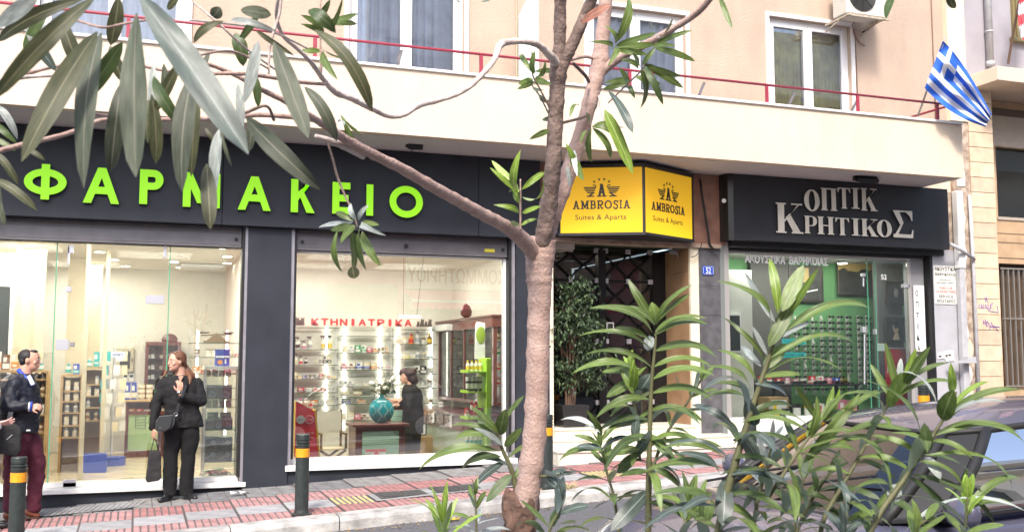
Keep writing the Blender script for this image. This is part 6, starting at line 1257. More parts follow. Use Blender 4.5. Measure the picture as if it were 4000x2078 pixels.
prof = [(.0, .30, .62, .62), (.05, .24, .78, .72), (.18, .2, .93, .78), (.45, .2, 1.02, .82), (.80, .2, 1.06, .84), (1.3, .2, 1.05, .85), (2.4, .2, 1.04, .86), (3.3, .2, 1.04, .85), (3.8, .22, 1.0, .82), (3.98, .28, .9, .74)]
b = MB(); rg = []
for u_, zb_, zt_, hw in prof:
    r_ = []
    for v_, h_ in ((-.9, zb_), (-1, zb_ + .2), (-1.0, (zb_ + zt_) / 2), (-.975, zt_ - .12), (-.90, zt_ - .03), (-.6, zt_ + .005), (0, zt_ + .02), (.6, zt_ + .005), (.9, zt_ - .03), (.975, zt_ - .12), (1, (zb_ + zt_) / 2), (1, zb_ + .2), (.9, zb_)): r_.append(cw(u_, v_ * hw, h_))
    rg.append(r_)
loft(b, rg, cap=True); body = b.build('body', M_car, car, smooth=True); sb = body.modifiers.new('s', 'SUBSURF'); sb.levels = 1; sb.render_levels = 2
# glasshouse
belt = [(.78, 0), (.86, .45), (1.0, .68), (1.25, .78), (2.4, .80), (3.5, .76), (3.78, .6), (3.86, 0)]
top = [(1.42, 0), (1.46, .32), (1.54, .48), (1.75, .55), (2.5, .57), (3.2, .54), (3.42, .44), (3.5, 0)]
def gp(k, t_, s_, off=0):     # point between beltline and roof edge
    (ub, vb_), (ut, vt) = belt[k], top[k]; hb, ht = 1.045, (1.40, 1.395, 1.385, 1.39, 1.41, 1.37, 1.33, 1.33)[k]
    return cw(ub + (ut - ub) * t_, s_ * (vb_ + (vt - vb_) * t_ + off + .03 * sin(pi * t_)), hb + (ht - hb) * t_)
def gpanel(name, ks, s_, m, par=car, t0=.04, t1=.96, off=0.):
    b = MB(); rg = [[gp(k, t0 + (t1 - t0) * i / 5, s_, off) for i in range(6)] for k in ks]; loft(b, rg, close=False); o = b.build(name, m, par, smooth=True); return o
# windshield across both halves
b = MB(); rg = []
for s_, k in ((-1, 2), (-1, 1), (1, 0), (1, 1), (1, 2)): rg.append([gp(k, .0 + i / 6, s_) for i in range(7)])
loft(b, rg, close=False); ws = b.build('windshield', M_cgl, car, smooth=True); x_ = ws.modifiers.new('s', 'SUBSURF'); x_.levels = x_.render_levels = 2
b = MB(); rg = []
for s_, k in ((-1, 5), (-1, 6), (1, 7), (1, 6), (1, 5)): rg.append([gp(k, i / 6, s_) for i in range(7)])
loft(b, rg, close=False); b.build('rear_window', M_cgl, car, smooth=True)
for s_ in (-1, 1):
    for nm_, ua, ub_ in (('side_window', 3, 4), ('side_window', 4, 5)):
        gpanel(nm_, (ua, ub_), s_, M_cgl)
    for k in (2, 3, 4, 5):
        b = MB(); b.tube([gp(k, i / 5, s_, .004) for i in range(6)], .028 if k in (2, 3) else .022, 6); b.build('pillar', M_rub, car, smooth=True)
    gpanel('quarter_panel', (2, 3), s_, M_rub, t0=0, t1=1)
    b = MB(); b.tube([gp(k, 1, s_) for k in (2, 3, 4, 5, 6)], .018, 6); b.build('roof_trim', M_rub, car, smooth=True)
    b = MB(); b.tube([gp(k, 0, s_) for k in (2, 3, 4, 5, 6)], .014, 6); b.build('belt_trim', M_rub, car)
b = MB(); b.tube([gp(k, 1, s_) for s_, k in ((-1, 2), (-1, 1), (1, 0), (1, 1), (1, 2))], .012, 6); b.build('windshield_seal', M_rub, car, smooth=True)
b = MB(); b.tube([gp(k, 0, s_) for s_, k in ((-1, 2), (-1, 1), (1, 0), (1, 1), (1, 2))], .02, 6); b.build('windshield_seal', M_rub, car, smooth=True)
b = MB(); rg = []
for i, k in enumerate(range(8)):
    (ut, vt) = top[k]; ht = (1.40, 1.395, 1.385, 1.39, 1.41, 1.37, 1.33, 1.33)[k]; cr_h = (.0, .02, .05, .075, .085, .06, .03, 0)[k]
    rg.append([cw(ut, vt * f_, ht + cr_h * (1 - f_ * f_)) for f_ in (-1, -.75, -.4, 0, .4, .75, 1)])
loft(b, rg, close=False); rf_ = b.build('roof', M_car, car, smooth=True); x_ = rf_.modifiers.new('s', 'SUBSURF'); x_.levels = x_.render_levels = 2
b = MB()
for v0, v1, l_ in ((.1, -.5, .5), (.55, .0, .5)): b.tube([gp(1, .02, 1) * 0 + cw(.80, v0, 1.09), cw(.98, (v0 + v1) / 2, 1.16), cw(1.12, v1, 1.22)], .008, 5)
b.build('wiper', M_rub, car)
for s_ in (-1, 1):
    b = MB(); b.ell(cw(1.22, s_ * .93, 1.10), (.06, .10, .07), 12, 8); b.bar(cw(1.22, s_ * .80, 1.07), cw(1.22, s_ * .9, 1.09), .04, .03); b.build('door_mirror', M_car, car, smooth=True)
    b = MB(); b.ell(cw(.10, s_ * .58, .80), (.10, .13, .08), 14, 8); b.build('headlight', mat('headlight_glass', (.6, .62, .66), .08, .3), car, smooth=True)
    for u_ in (.72, 3.3):
        w_ = MB(); c_ = cw(u_, s_ * .74, .31); w_.cyl(c_ - Vector((0, .1, 0)), c_ + Vector((0, .1, 0)), .31, n=24); w_ = w_.build('wheel', M_rub, car)
        h_ = MB(); h_.cyl(c_ + Vector((0, s_ * .1, 0)), c_ + Vector((0, s_ * .112, 0)), .19, n=20); h_.build('rim', M_chr, w_)
b = MB()
for i in range(4): b.box(2.262, 2.30, 4.25, 4.95, cw(0, 0, .45 + i * .05).z, cw(0, 0, .47 + i * .05).z)
b.build('radiator_grille', M_rub, car)
b = MB()
for u_, v_ in ((1.9, -.36), (1.9, .36), (2.9, -.36), (2.9, .36)): c_ = cw(u_, v_, .0); b.box(c_.x - .25, c_.x + .25, c_.y - .24, c_.y + .24, c_.z + .3, c_.z + .55); b.box(c_.x + .12, c_.x + .26, c_.y - .22, c_.y + .22, c_.z + .55, c_.z + 1.1); b.box(c_.x + .14, c_.x + .24, c_.y - .11, c_.y + .11, c_.z + 1.12, c_.z + 1.27)
b.build('seat', mat('dark_seat_cloth', (.05, .05, .055), .9), car, bevel=.03); b = MB(); c_ = cw(1.1, 0, .85); b.box(c_.x - .15, c_.x + .2, 3.85, 5.3, c_.z - .15, c_.z + .14); b.build('dashboard', mat('dark_seat_cloth', (0, 0, 0)), car, bevel=.03)

# ---------------------------------------------------------------- the other side of the street (seen mirrored in the glass)
ob = thing('opposite_building', 'cream and pink building across the street, seen only as reflection in the shop glass', 'building', (8, -2.6, 0))
def bo_(name, m, *a, **k): return bx(name, m, *a, parent=ob, **k)
YO = -2.6; M_ocr = mat('opposite_cream', (.78, .73, .62), .85, var=.06); M_opk = mat('opposite_pink', (.78, .34, .38), .8, var=.05)
M_owd = mat('opposite_dark_glass', (.06, .07, .08), .2)
ow = [(x_, x_ + 1.5, z_, z_ + 2.1) for x_ in [6.5 + 3.1 * k for k in range(8)] for z_ in (5.6, 8.9)]
wall_with_holes('wall', M_ocr, 6, 34, 4.75, 12.6, YO - .3, YO, ow, ob)
bo_('low_wall', M_ocr, -14, 5.99, YO - .3, YO, 4.75, 5.6)  # unseen end kept low to let sun reach the plants
for (a_, b_, c_, d_) in ow: bo_('window', M_owd, a_, b_, YO - .25, YO - .2, c_, d_)
bo_('shop_wall', M_opk, 2.2, 7.15, YO - .3, YO + .02, -.6, 4.74); bo_('shop_wall', M_ocr, -14, 2.19, YO - .3, YO, -.6, 4.74); bo_('shop_wall', M_opk, 14.2, 16.5, YO - .3, YO + .02, -.6, 4.74); bo_('shop_wall', M_ocr, 16.51, 34, YO - .3, YO, -.6, 4.74)
bo_('dark_shopfront', M_owd, 7.16, 14.19, YO - .4, YO - .3, -.6, 4.74); bo_('sign_band', mat('opposite_sign_cream', (.85, .82, .72), .7), 7.16, 14.19, YO - .29, YO + .04, 3.62, 4.70)
bo_('picture_window', M_owd, 4.9, 6.9, YO + .03, YO + .06, .8, 3.7)
for z_ in (5.0, 8.6, 10.4):
    bo_('balcony_slab', M_ocr, 6, 34, YO + .001, YO + .9, z_ - .2, z_)
b = MB()
for k in range(150):
    x_ = 12 + k * .14; b.box(x_, x_ + .09, YO + .82, YO + .86, 10.4, 11.2)
b.box(12, 33, YO + .8, YO + .88, 11.2, 11.26); tag(b.build('balusters', M_wht, ob), kind='stuff')
rt = thing('mirrored_shop_sign', 'raised pink letters ΚΟΜΜΩΤΗΡΙΟΥ on the cream band across the street', 'sign', (8, YO, 3.8))
text_on('ΚΟΜΜΩΤΗΡΙΟΥ', (10.15, YO + .04, 3.80), (-1, 0, 0), 2.95, .42, .02, mat('dusty_pink_letter', (.50, .22, .24), .6), parent=rt, bold=.03)
for ch_, x_ in (('6', 5.6), ('8', 5.4)): text_on(ch_, (x_, YO + .02, 4.25), (-1, 0, 0), .17, .3, .01, M_wht, 'digit', rt)
b = MB(); b.tube([(5.41 + .42 * cos(k * pi / 12), YO + .03, 4.4 + .26 * sin(k * pi / 12)) for k in range(25)], .015, 5); b.build('oval', M_wht, rt)
aw = thing('red_awning', 'red awning with white stripe and scalloped edge across the street', 'awning', (9, YO, 3.4))
b = MB(); b.add([(7.1, YO + .02, 3.58), (14, YO + .02, 3.58), (14, YO + .95, 3.25), (7.1, YO + .95, 3.25)], [(0, 1, 2, 3)]); b.build('cloth', mat('awning_red', (.80, .10, .20), .8), aw)
b = MB(); b.box(7.1, 14, YO + .951, YO + .955, 3.18, 3.25); b.build('stripe', M_wht, aw); b = MB()
for k in range(30): x_ = 7.1 + k * .23; b.prism([(x_, 3.179), (x_, 3.04), (x_ + .06, 2.99), (x_ + .17, 2.99), (x_ + .23, 3.04), (x_ + .23, 3.179)], YO + .952, YO + .956)
b.build('valance', mat('awning_red', (0, 0, 0)), aw)
# ---------------------------------------------------------------- people
def frames(pts):
    return [Vector(p) for p in pts]
class Blob(MB):
    """closed shapes that overlap; remeshed into one continuous skin"""
    def cap(s, p, q, r1, r2=None, flat=1., ax=(0, 1, 0)):
        p, q = Vector(p), Vector(q); r2 = r1 if r2 is None else r2; n = max(2, int((q - p).length / (min(r1, r2) * .45)))
        d = (q - p).normalized() if (q - p).length > 1e-6 else Vector((0, 0, 1))
        pts = [p - d * r1 * .92, p - d * r1 * .72, p - d * r1 * .38]; rr = [r1 * .38, r1 * .69, r1 * .92]
        for i in range(n + 1): t_ = i / n; pts.append(p.lerp(q, t_)); rr.append(r1 + (r2 - r1) * t_)
        pts += [q + d * r2 * .38, q + d * r2 * .72, q + d * r2 * .92]; rr += [r2 * .92, r2 * .69, r2 * .38]
        k = len(s.v); s.tube(pts, rr, 12)
        if flat != 1:
            ax = Vector(ax).normalized(); L = (q - p).length
            for i in range(k, len(s.v)):
                v = Vector(s.v[i]); t_ = max(0, min(L, (v - p).dot(d))); c_ = p + d * t_; o_ = v - c_; s.v[i] = tuple(c_ + o_ - ax * o_.dot(ax) * (1 - flat))
        return s
    def limb(s, pts, rad, flat=1., ax=(0, 1, 0)):
        for i in range(len(pts) - 1): s.cap(pts[i], pts[i + 1], rad[i], rad[i + 1], flat, ax)
        return s
    def stack(s, rings, n=20):
        """rings: (centre, rx, ry[, yaw]) horizontal sections"""
        vs = []; 
        for r_ in rings:
            c_, rx, ry = Vector(r_[0]), r_[1], r_[2]; yw = r_[3] if len(r_) > 3 else 0
            for j in range(n):
                t_ = 2 * pi * j / n; x_, y_ = rx * cos(t_), ry * sin(t_); vs.append(c_ + Vector((x_ * cos(yw) - y_ * sin(yw), x_ * sin(yw) + y_ * cos(yw), 0)))
        m_ = len(rings); s.add(vs, [(i * n + j, i * n + (j + 1) % n, (i + 1) * n + (j + 1) % n, (i + 1) * n + j) for i in range(m_ - 1) for j in range(n)] + [tuple(range(n - 1, -1, -1)), tuple((m_ - 1) * n + j for j in range(n))]); return s
    def skin(s, name, m, parent, vox=.008, it=4, disp=0., wr=18.):
        o = s.build(name, m, parent, smooth=True)
        r_ = o.modifiers.new('r', 'REMESH'); r_.mode = 'VOXEL'; r_.voxel_size = vox; r_.use_smooth_shade = True
        if it: k = o.modifiers.new('s', 'SMOOTH'); k.iterations = it; k.factor = .5
        if disp:
            tx = bpy.data.textures.get('cloth_fold') or bpy.data.textures.new('cloth_fold', 'CLOUDS'); tx.noise_scale = .09; tx.noise_depth = 1
            d_ = o.modifiers.new('d', 'DISPLACE'); d_.texture = tx; d_.strength = disp; d_.mid_level = .5; d_.texture_coords = 'GLOBAL'
        bpy.context.view_layer.update(); me = bpy.data.meshes.new_from_object(o.evaluated_get(bpy.context.evaluated_depsgraph_get()))
        o.modifiers.clear(); o.data = me; return o
M_skin = mat('skin', (.56, .31, .22), .5, var=.06, vscale=12); M_lips = mat('lips', (.42, .13, .12), .4); M_eye = mat('eye_white', (.7, .68, .65), .2); M_iris = mat('dark_iris', (.03, .018, .01), .15)
M_hm = mat('black_hair', (.012, .010, .010), .45, bump=.5, bscale=150); M_hw = mat('auburn_hair', (.13, .052, .024), .5, var=.35, vscale=20, bump=.5, bscale=120); M_hd = mat('dark_brown_hair', (.035, .015, .012), .5, bump=.4, bscale=90)
M_bk = mat('black_cloth', (.006, .006, .007), .85, bump=.3, bscale=300); M_bk2 = mat('black_trouser', (.0045, .0045, .005), .95, bump=.2, bscale=200); M_nav = mat('navy_jacket', (.006, .008, .018), .6, bump=.2, bscale=200); M_burg = mat('burgundy_trouser', (.085, .012, .028), .85, bump=.3, bscale=260)
M_shoe = mat('black_leather', (.015, .015, .016), .3); M_brn = mat('brown_leather', (.16, .05, .025), .35); M_royal = mat('royal_blue_trim', (.02, .06, .42), .6)
def fhead(b, c, f, r=.1):
    """skull, jaw, nose, ears; c centre of the head, f unit direction of the face"""
    f = Vector(f).normalized(); u = Vector((0, 0, 1)); s_ = f.cross(u).normalized(); k = r / .1
    Mx = Matrix((s_, f, u)).transposed()
    b.ell(c + u * .018 * k, (.074 * k, .095 * k, .098 * k), 18, 14, M=Mx)
    b.ell(c + f * .028 * k - u * .045 * k, (.058 * k, .062 * k, .068 * k), 16, 12, M=Mx)           # jaw
    b.ell(c + f * .070 * k - u * .088 * k, (.024 * k, .020 * k, .018 * k), 10, 8, M=Mx)             # chin
    b.cap(c + f * .088 * k + u * .008 * k, c + f * .103 * k - u * .026 * k, .009 * k, .0125 * k)      # nose
    b.ell(c + f * .080 * k + u * .026 * k, (.048 * k, .012 * k, .009 * k), 10, 6, M=Mx)             # brow
    b.ell(c + f * .086 * k - u * .056 * k, (.022 * k, .012 * k, .012 * k), 10, 6, M=Mx)             # mouth area
    for q_ in (-1, 1):
        b.ell(c + s_ * q_ * .044 * k + f * .062 * k - u * .022 * k, (.022 * k, .018 * k, .02 * k), 10, 8, M=Mx); b.ell(c + s_ * q_ * .076 * k - f * .004 * k - u * .004 * k, (.010 * k, .018 * k, .030 * k), 10, 8, M=Mx)
def fface(c, f, r, par, brow=M_hm, lips=M_lips):
    f = Vector(f).normalized(); u = Vector((0, 0, 1)); s_ = f.cross(u).normalized(); k = r / .1; Mx = Matrix((s_, f, u)).transposed()
    for q_ in (-1, 1):
        e_ = c + s_ * q_ * .031 * k + f * .083 * k + u * .008 * k; b = MB(); b.ell(e_, (.013 * k, .008 * k, .0065 * k), 10, 8, M=Mx, mi=0); b.ell(e_ + f * .005 * k, (.006 * k, .005 * k, .006 * k), 8, 6, M=Mx, mi=1); b.build('eye', [M_eye, M_iris], par, smooth=True)
        b = MB(); b.tube([e_ + u * .021 * k - s_ * q_ * .015 * k + f * .008 * k, e_ + u * .025 * k + f * .010 * k, e_ + u * .018 * k + s_ * q_ * .018 * k], [.003 * k, .0042 * k, .002 * k], 6); b.build('eyebrow', brow, par, smooth=True)
    b = MB(); p_ = c + f * .096 * k - u * .056 * k; b.tube([p_ - s_ * .022 * k - f * .012 * k, p_ + f * .002 * k, p_ + s_ * .022 * k - f * .012 * k], [.003 * k, .006 * k, .003 * k], 6); b.build('lips', lips, par, smooth=True)
def hand(b, w, d, n, sz=.085, curl=.5, spread=.2, thumb=1):
    """w wrist, d direction of the fingers, n back of the hand"""
    d = Vector(d).normalized(); n = Vector(n); n = (n - d * n.dot(d)).normalized(); s_ = d.cross(n); w = Vector(w); L = sz
    for i in range(4):
        o_ = (i - 1.5) * .019; b.cap(w + s_ * o_ * .6, w + d * L + s_ * o_, .012, .0105)
    b.cap(w - d * .01, w + d * L * .5, .022, .024, .7, n)
    for i, l_ in enumerate((.062, .075, .070, .052)):
        o_ = (i - 1.5) * .0195; k0 = w + d * L + s_ * o_; dd = (d + s_ * (i - 1.5) * spread * .3 - n * curl * .5).normalized(); k1 = k0 + dd * l_ * .5; de = (dd - n * curl).normalized(); k2 = k1 + de * l_ * .32; k3 = k2 + (de - n * curl * .8).normalized() * l_ * .25
        b.cap(k0, k1, .0095, .0085); b.cap(k1, k2, .0085, .0078); b.cap(k2, k3, .0078, .0065)
    t0 = w + d * L * .25 - s_ * thumb * .028; t1 = t0 + (d * .6 - s_ * thumb * .7 - n * .2).normalized() * .038; t2 = t1 + (d * .9 - s_ * thumb * .3 - n * .3).normalized() * .032; b.cap(w + d * .015 - s_ * thumb * .012, t0, .016, .013); b.cap(t0, t1, .013, .0105); b.cap(t1, t2, .0105, .008)

# --- woman in black before the entrance front
YW = 12.42; Wf = lambda px, py, dy=0.: V(px, py, YW) + Vector((0, dy, 0))
wo = thing('person', 'woman in black with long auburn hair, one hand on her chest', 'person', (Wf(695, 1940).x, YW, pav(.5, YW)))
hc = Wf(689, 1412, -.02); fd = (-.86, -.5, -.02)
b = Blob(); fhead(b, hc, fd, .098); b.limb([Wf(703, 1435, .01), Wf(706, 1478, .02)], [.058, .062])
b.cap(Wf(706, 1490, .0), Wf(706, 1560, 0), .09, .1)   # inner chest joins neck and arms under the jacket
b.limb([Wf(650, 1492), Wf(616, 1570), Wf(598, 1668, -.04)], [.05, .04, .028]); b.limb([Wf(762, 1500), Wf(785, 1568, -.06), Wf(703, 1538, -.2)], [.05, .04, .028])
b.limb([Wf(706, 1560), Wf(706, 1640)], [.09, .09])
for kx, ky, ax_ in ((668, 1790, 664), (733, 1785, 726)): b.limb([Wf(706, 1640), Wf(kx + 3, 1700), Wf(kx, ky), Wf(ax_, 1925)], [.07, .06, .045, .04])
hand(b, Wf(598, 1674, -.04), (.04, -.05, -1), (-.9, -.4, 0), .075, .55, thumb=1); hand(b, Wf(700, 1530, -.205), (.0, -.05, 1), (.45, -.9, .1), .075, .75, thumb=1)
b.skin('body', M_skin, wo, .006, 3)
fface(hc, fd, .098, wo, M_hw)
b = Blob(); f_ = Vector(fd).normalized(); u = Vector((0, 0, 1)); s_ = f_.cross(u).normalized(); Mx = Matrix((s_, f_, u)).transposed()
b.ell(hc + u * .035 - f_ * .028, (.086, .092, .092), 18, 12, M=Mx); b.ell(hc - f_ * .065 - u * .01, (.07, .055, .08), 14, 10, M=Mx)
for q_ in (-1, 1): b.limb([hc + u * .095 + f_ * .045 + s_ * q_ * .012, hc + s_ * q_ * .066 + u * .045 + f_ * .03, hc + s_ * q_ * .074 - f_ * .035 + u * .0], [.016, .016, .018])
b.limb([Wf(715, 1425, .05), Wf(730, 1450, .03), Wf(742, 1475, -.06), Wf(738, 1498, -.12)], [.045, .04, .032, .012]); b.limb([Wf(722, 1430, .05), Wf(748, 1458, 0), Wf(765, 1478, -.02)], [.035, .026, .008]); b.limb([Wf(650, 1452, .02), Wf(641, 1468, -.02), Wf(632, 1471, -.03)], [.02, .013, .006])
b.skin('hair', M_hw, wo, .006, 3, .012)
b = Blob(); b.stack([(Wf(718, 1668), .220, .15), (Wf(717, 1640), .220, .155), (Wf(711, 1600), .192, .15), (Wf(708, 1560), .20, .15), (Wf(706, 1520), .215, .15), (Wf(706, 1492), .215, .12), (Wf(706, 1476), .15, .09), (Wf(707, 1466), .08, .07)])
b.limb([Wf(645, 1494), Wf(614, 1570, .0), Wf(597, 1665, -.04)], [.072, .062, .046]); b.limb([Wf(770, 1500), Wf(786, 1566, -.05), Wf(712, 1548, -.19)], [.075, .068, .048])
b.skin('jacket', M_bk, wo, .009, 3, .03)
b = MB(); b.prism([(Wf(694, 1465).x, Wf(694, 1468).z), (Wf(716, 1465).x, Wf(716, 1466).z), (Wf(703, 1494).x, Wf(703, 1494).z)], YW - .135, YW - .12); b.build('neckline', M_skin, wo, bevel=.004)
b = Blob()
for s_, (hx, kx, ax_) in enumerate(((672, 666, 664), (742, 735, 728))):
    b.stack([(Wf(ax_, 1932), .072, .085), (Wf(ax_, 1900), .078, .085), (Wf(kx, 1798), .080, .09), (Wf(kx, 1775), .083, .09), (Wf(hx + 2, 1720), .100, .115), (Wf(hx + (8 if s_ == 0 else -4), 1680), .118, .13), (Wf(hx + (14 if s_ == 0 else -10), 1640), .12, .13)])
b.skin('trousers', M_bk2, wo, .009, 3, .02)
for hx, fx in ((664, -.12), (727, .10)):
    b = Blob(); c_ = Wf(hx, 1941); c_.z = pav(c_.x, c_.y) + .012; b.cap(c_ + Vector((0, .06, .035)), c_ + Vector((fx * .4, -.09, .02)), .04, .036, .85); b.cap(c_ + Vector((fx * .4, -.09, .015)), c_ + Vector((fx * .9, -.17, .008)), .038, .028, .8); b.cap(c_ + Vector((0, .03, .04)), c_ + Vector((0, .03, .10)), .045, .05); b.skin('shoe', M_shoe, wo, .006, 2)
b = MB(); w_ = Wf(698, 1529, -.205); b.lathe([(.034, -.012), (.037, 0), (.034, .012)], tuple(w_), n=12); b.build('wristwatch', M_chr, wo)
pu = thing('shoulder_bag', 'small black flap shoulder bag hanging at the woman in black', 'bag', Wf(650, 1650, -.2))
b = Blob(); P_ = lambda px, py: (Wf(px, py).x, Wf(px, py).z)
b.add([], [])
pts = [P_(606, 1668), P_(612, 1678), P_(640, 1681), P_(668, 1668), P_(680, 1650), P_(682, 1622), P_(672, 1614), P_(622, 1620), P_(608, 1640)]; b.prism(pts, YW - .26, YW - .17); b.skin('pouch', mat('dark_grey_leather', (.035, .038, .040), .35), pu, .006, 6)
b = Blob(); pts = [P_(604, 1668), P_(610, 1676), P_(638, 1679), P_(660, 1666), P_(668, 1646), P_(669, 1616), P_(622, 1618), P_(606, 1640)]; b.prism(pts, YW - .285, YW - .262); b.skin('flap', mat('dark_grey_leather', (0, 0, 0)), pu, .006, 5)
b = MB(); p = Wf(625, 1666); b.box(p.x - .016, p.x + .016, YW - .292, YW - .286, p.z - .01, p.z + .01); b.tube([Wf(684, 1613, -.23) + Vector((.016 * cos(k * pi / 5), 0, .02 * sin(k * pi / 5))) for k in range(11)], .004, 5); b.build('buckle', M_chr, pu)
b = MB(); q0 = [Wf(686, 1606, -.23), Wf(696, 1570, -.215), Wf(706, 1548, -.28), Wf(724, 1500, -.18), Wf(738, 1474, -.06)]
for a_, c_ in zip(q0, q0[1:]): b.bar(a_, c_, .028, .006, up=(0, 1, 0))
b.build('strap', M_shoe, pu)
tt_ = thing('tote_bag', 'slim black cloth tote bag hanging from the woman\'s hand', 'bag', Wf(598, 1880, -.08)); yt = YW - .08
b = Blob(); b.prism([P_(569, 1868), P_(576, 1880), P_(620, 1872), P_(630, 1858), P_(625, 1757), P_(582, 1757)], yt - .045, yt + .045); b.skin('bag', mat('black_canvas_bag', (.018, .017, .018), .8, bump=.2), tt_, .008, 5, .015)
for y_ in (-.03, .03): b = MB(); b.tube([V(589, 1759, YW) + Vector((0, y_ - .08, 0)), V(601, 1712, YW) + Vector((0, -.07, 0)), V(604, 1704, YW) + Vector((0, -.075, 0)), V(609, 1712, YW) + Vector((0, -.07, 0)), V(616, 1759, YW) + Vector((0, y_ - .08, 0))], .005, 6); b.build('handle', M_shoe, tt_)

# --- man walking past, cut by the left edge of the view
YM = 11.95; Mf = lambda px, py, dy=0.: V(px, py, YM) + Vector((0, dy, 0))
mn = thing('person', 'man with short black hair, navy jacket and burgundy trousers walking to the right', 'person', (Mf(80, 2030).x, YM, pav(-1.1, YM)))
hc = Mf(116, 1407, 0); fd = (.985, -.17, -.03)
b = Blob(); fhead(b, hc, fd, .105); b.limb([Mf(103, 1430, .0), Mf(97, 1475, .0)], [.062, .066]); b.cap(Mf(88, 1500), Mf(80, 1680), .09, .11)
b.limb([Mf(66, 1500, -.17), Mf(42, 1585, -.22), Mf(122, 1583, -.26)], [.05, .042, .03]); b.limb([Mf(84, 1500, .18), Mf(110, 1580, .22), Mf(150, 1600, .1)], [.05, .042, .03])
b.limb([Mf(92, 1700, .06), Mf(146, 1812, .06), Mf(128, 1985, .06)], [.08, .055, .04]); b.limb([Mf(76, 1700, -.08), Mf(50, 1835, -.06), Mf(42, 1978, -.06)], [.08, .055, .04])
hand(b, Mf(130, 1583, -.26), (1, -.05, -.02), (0, -.8, .6), .06, 1.3, thumb=-1)
b.skin('body', M_skin, mn, .006, 3); fface(hc, fd, .105, mn)
b = Blob(); f_ = Vector(fd).normalized(); u = Vector((0, 0, 1)); s_ = f_.cross(u).normalized(); Mx = Matrix((s_, f_, u)).transposed()
b.ell(hc + u * .038 - f_ * .026, (.087, .092, .084), 18, 12, M=Mx); b.ell(hc - f_ * .050 - u * .004, (.084, .052, .072), 14, 10, M=Mx); b.ell(hc + u * .092 + f_ * .03, (.055, .05, .025), 12, 8, M=Mx)
b.skin('hair', M_hm, mn, .006, 2, .006)
b = Blob(); b.stack([(Mf(74, 1690), .185, .20), (Mf(72, 1672), .20, .205), (Mf(76, 1610), .205, .21), (Mf(82, 1560), .20, .21), (Mf(80, 1515), .18, .21), (Mf(83, 1488), .14, .19), (Mf(90, 1470), .10, .12), (Mf(96, 1458), .075, .08)])
b.limb([Mf(66, 1502, -.16), Mf(42, 1585, -.22), Mf(116, 1583, -.26)], [.085, .078, .052]); b.limb([Mf(84, 1502, .17), Mf(110, 1580, .22), Mf(145, 1598, .12)], [.08, .07, .05])
b.skin('jacket', M_nav, mn, .009, 3, .035)
b = Blob(); b.cap(Mf(76, 1448, -.05), Mf(132, 1500, -.14), .022, .022); b.cap(Mf(76, 1448, -.04), Mf(100, 1440, .04), .025, .02); b.skin('collar', M_royal, mn, .006, 3)
b = MB(); b.bar(Mf(118, 1466, -.17), Mf(136, 1502, -.185), .04, .02, up=(0, 1, 0)); b.build('shirt_collar', mat('pale_blue_shirt', (.55, .65, .78), .8), mn, bevel=.006)
for k, (px, m_) in enumerate(((121, M_wht), (129, M_royal))): b = MB(); b.cyl(Mf(px, 1583, -.26), Mf(px + 7, 1583, -.26), .055, .05, n=16); b.build('cuff', m_, mn, bevel=.004)
b = MB(); p = Mf(98, 1676, -.2); b.box(p.x + .03, p.x + .07, p.y - .015, p.y + .01, p.z - .008, p.z + .008); b.build('hem_tab', M_wht, mn, bevel=.004)
b = Blob(); b.limb([Mf(92, 1690, .06), Mf(120, 1745, .06), Mf(144, 1815, .05), Mf(137, 1890, .05), Mf(130, 1985, .05)], [.125, .12, .088, .075, .07]); b.limb([Mf(78, 1690, -.07), Mf(62, 1770, -.06), Mf(50, 1835, -.06), Mf(44, 1900, -.06), Mf(43, 1978, -.06)], [.125, .11, .085, .075, .068])
b.skin('trousers', M_burg, mn, .009, 3, .03)
for hx, hy_, px2, dy in ((38, 2008, 66, -.06), (118, 2002, 143, .05)):
    b = Blob(); b.cap(Mf(hx - 8, hy_, dy), Mf(hx + 8, hy_ + 2, dy), .042, .042); b.cap(Mf(hx, hy_ + 5, dy), Mf(px2, hy_ + 12, dy), .042, .036, .8, (0, 0, 1)); b.skin('shoe', M_brn, mn, .006, 2); zb_ = pav(-1.1, YM + dy) + .012
    b = MB(); p, q = Mf(hx - 20, hy_, dy), Mf(px2 + 10, hy_, dy); b.box(p.x, q.x, YM + dy - .045, YM + dy + .045, zb_, zb_ + .022); b.build('sole', mat('dark_brown_sole', (.05, .02, .012), .5), mn, bevel=.008)
mb_ = thing('messenger_bag', 'black messenger bag slung at the walking man\'s hip', 'bag', Mf(40, 1720, -.3))
P_ = lambda px, py: (V(px, py, YM - .3).x, V(px, py, YM - .3).z)
b = Blob(); b.prism([P_(-18, 1768), P_(66, 1779), P_(80, 1760), P_(84, 1665), P_(60, 1652), P_(-18, 1660)], YM - .38, YM - .24); b.skin('pouch', mat('black_nylon', (.012, .012, .013), .6, bump=.2), mb_, .008, 5, .01)
b = MB(); b.bar(V(30, 1665, YM - .31), V(70, 1480, YM - .2), .045, .008, up=(0, 1, 0)); b.build('strap', M_shoe, mb_); b = MB(); b.bar(V(26, 1716, YM - .385), V(48, 1697, YM - .385), .008, .004, up=(0, 1, 0)); b.build('zip', M_steel, mb_)
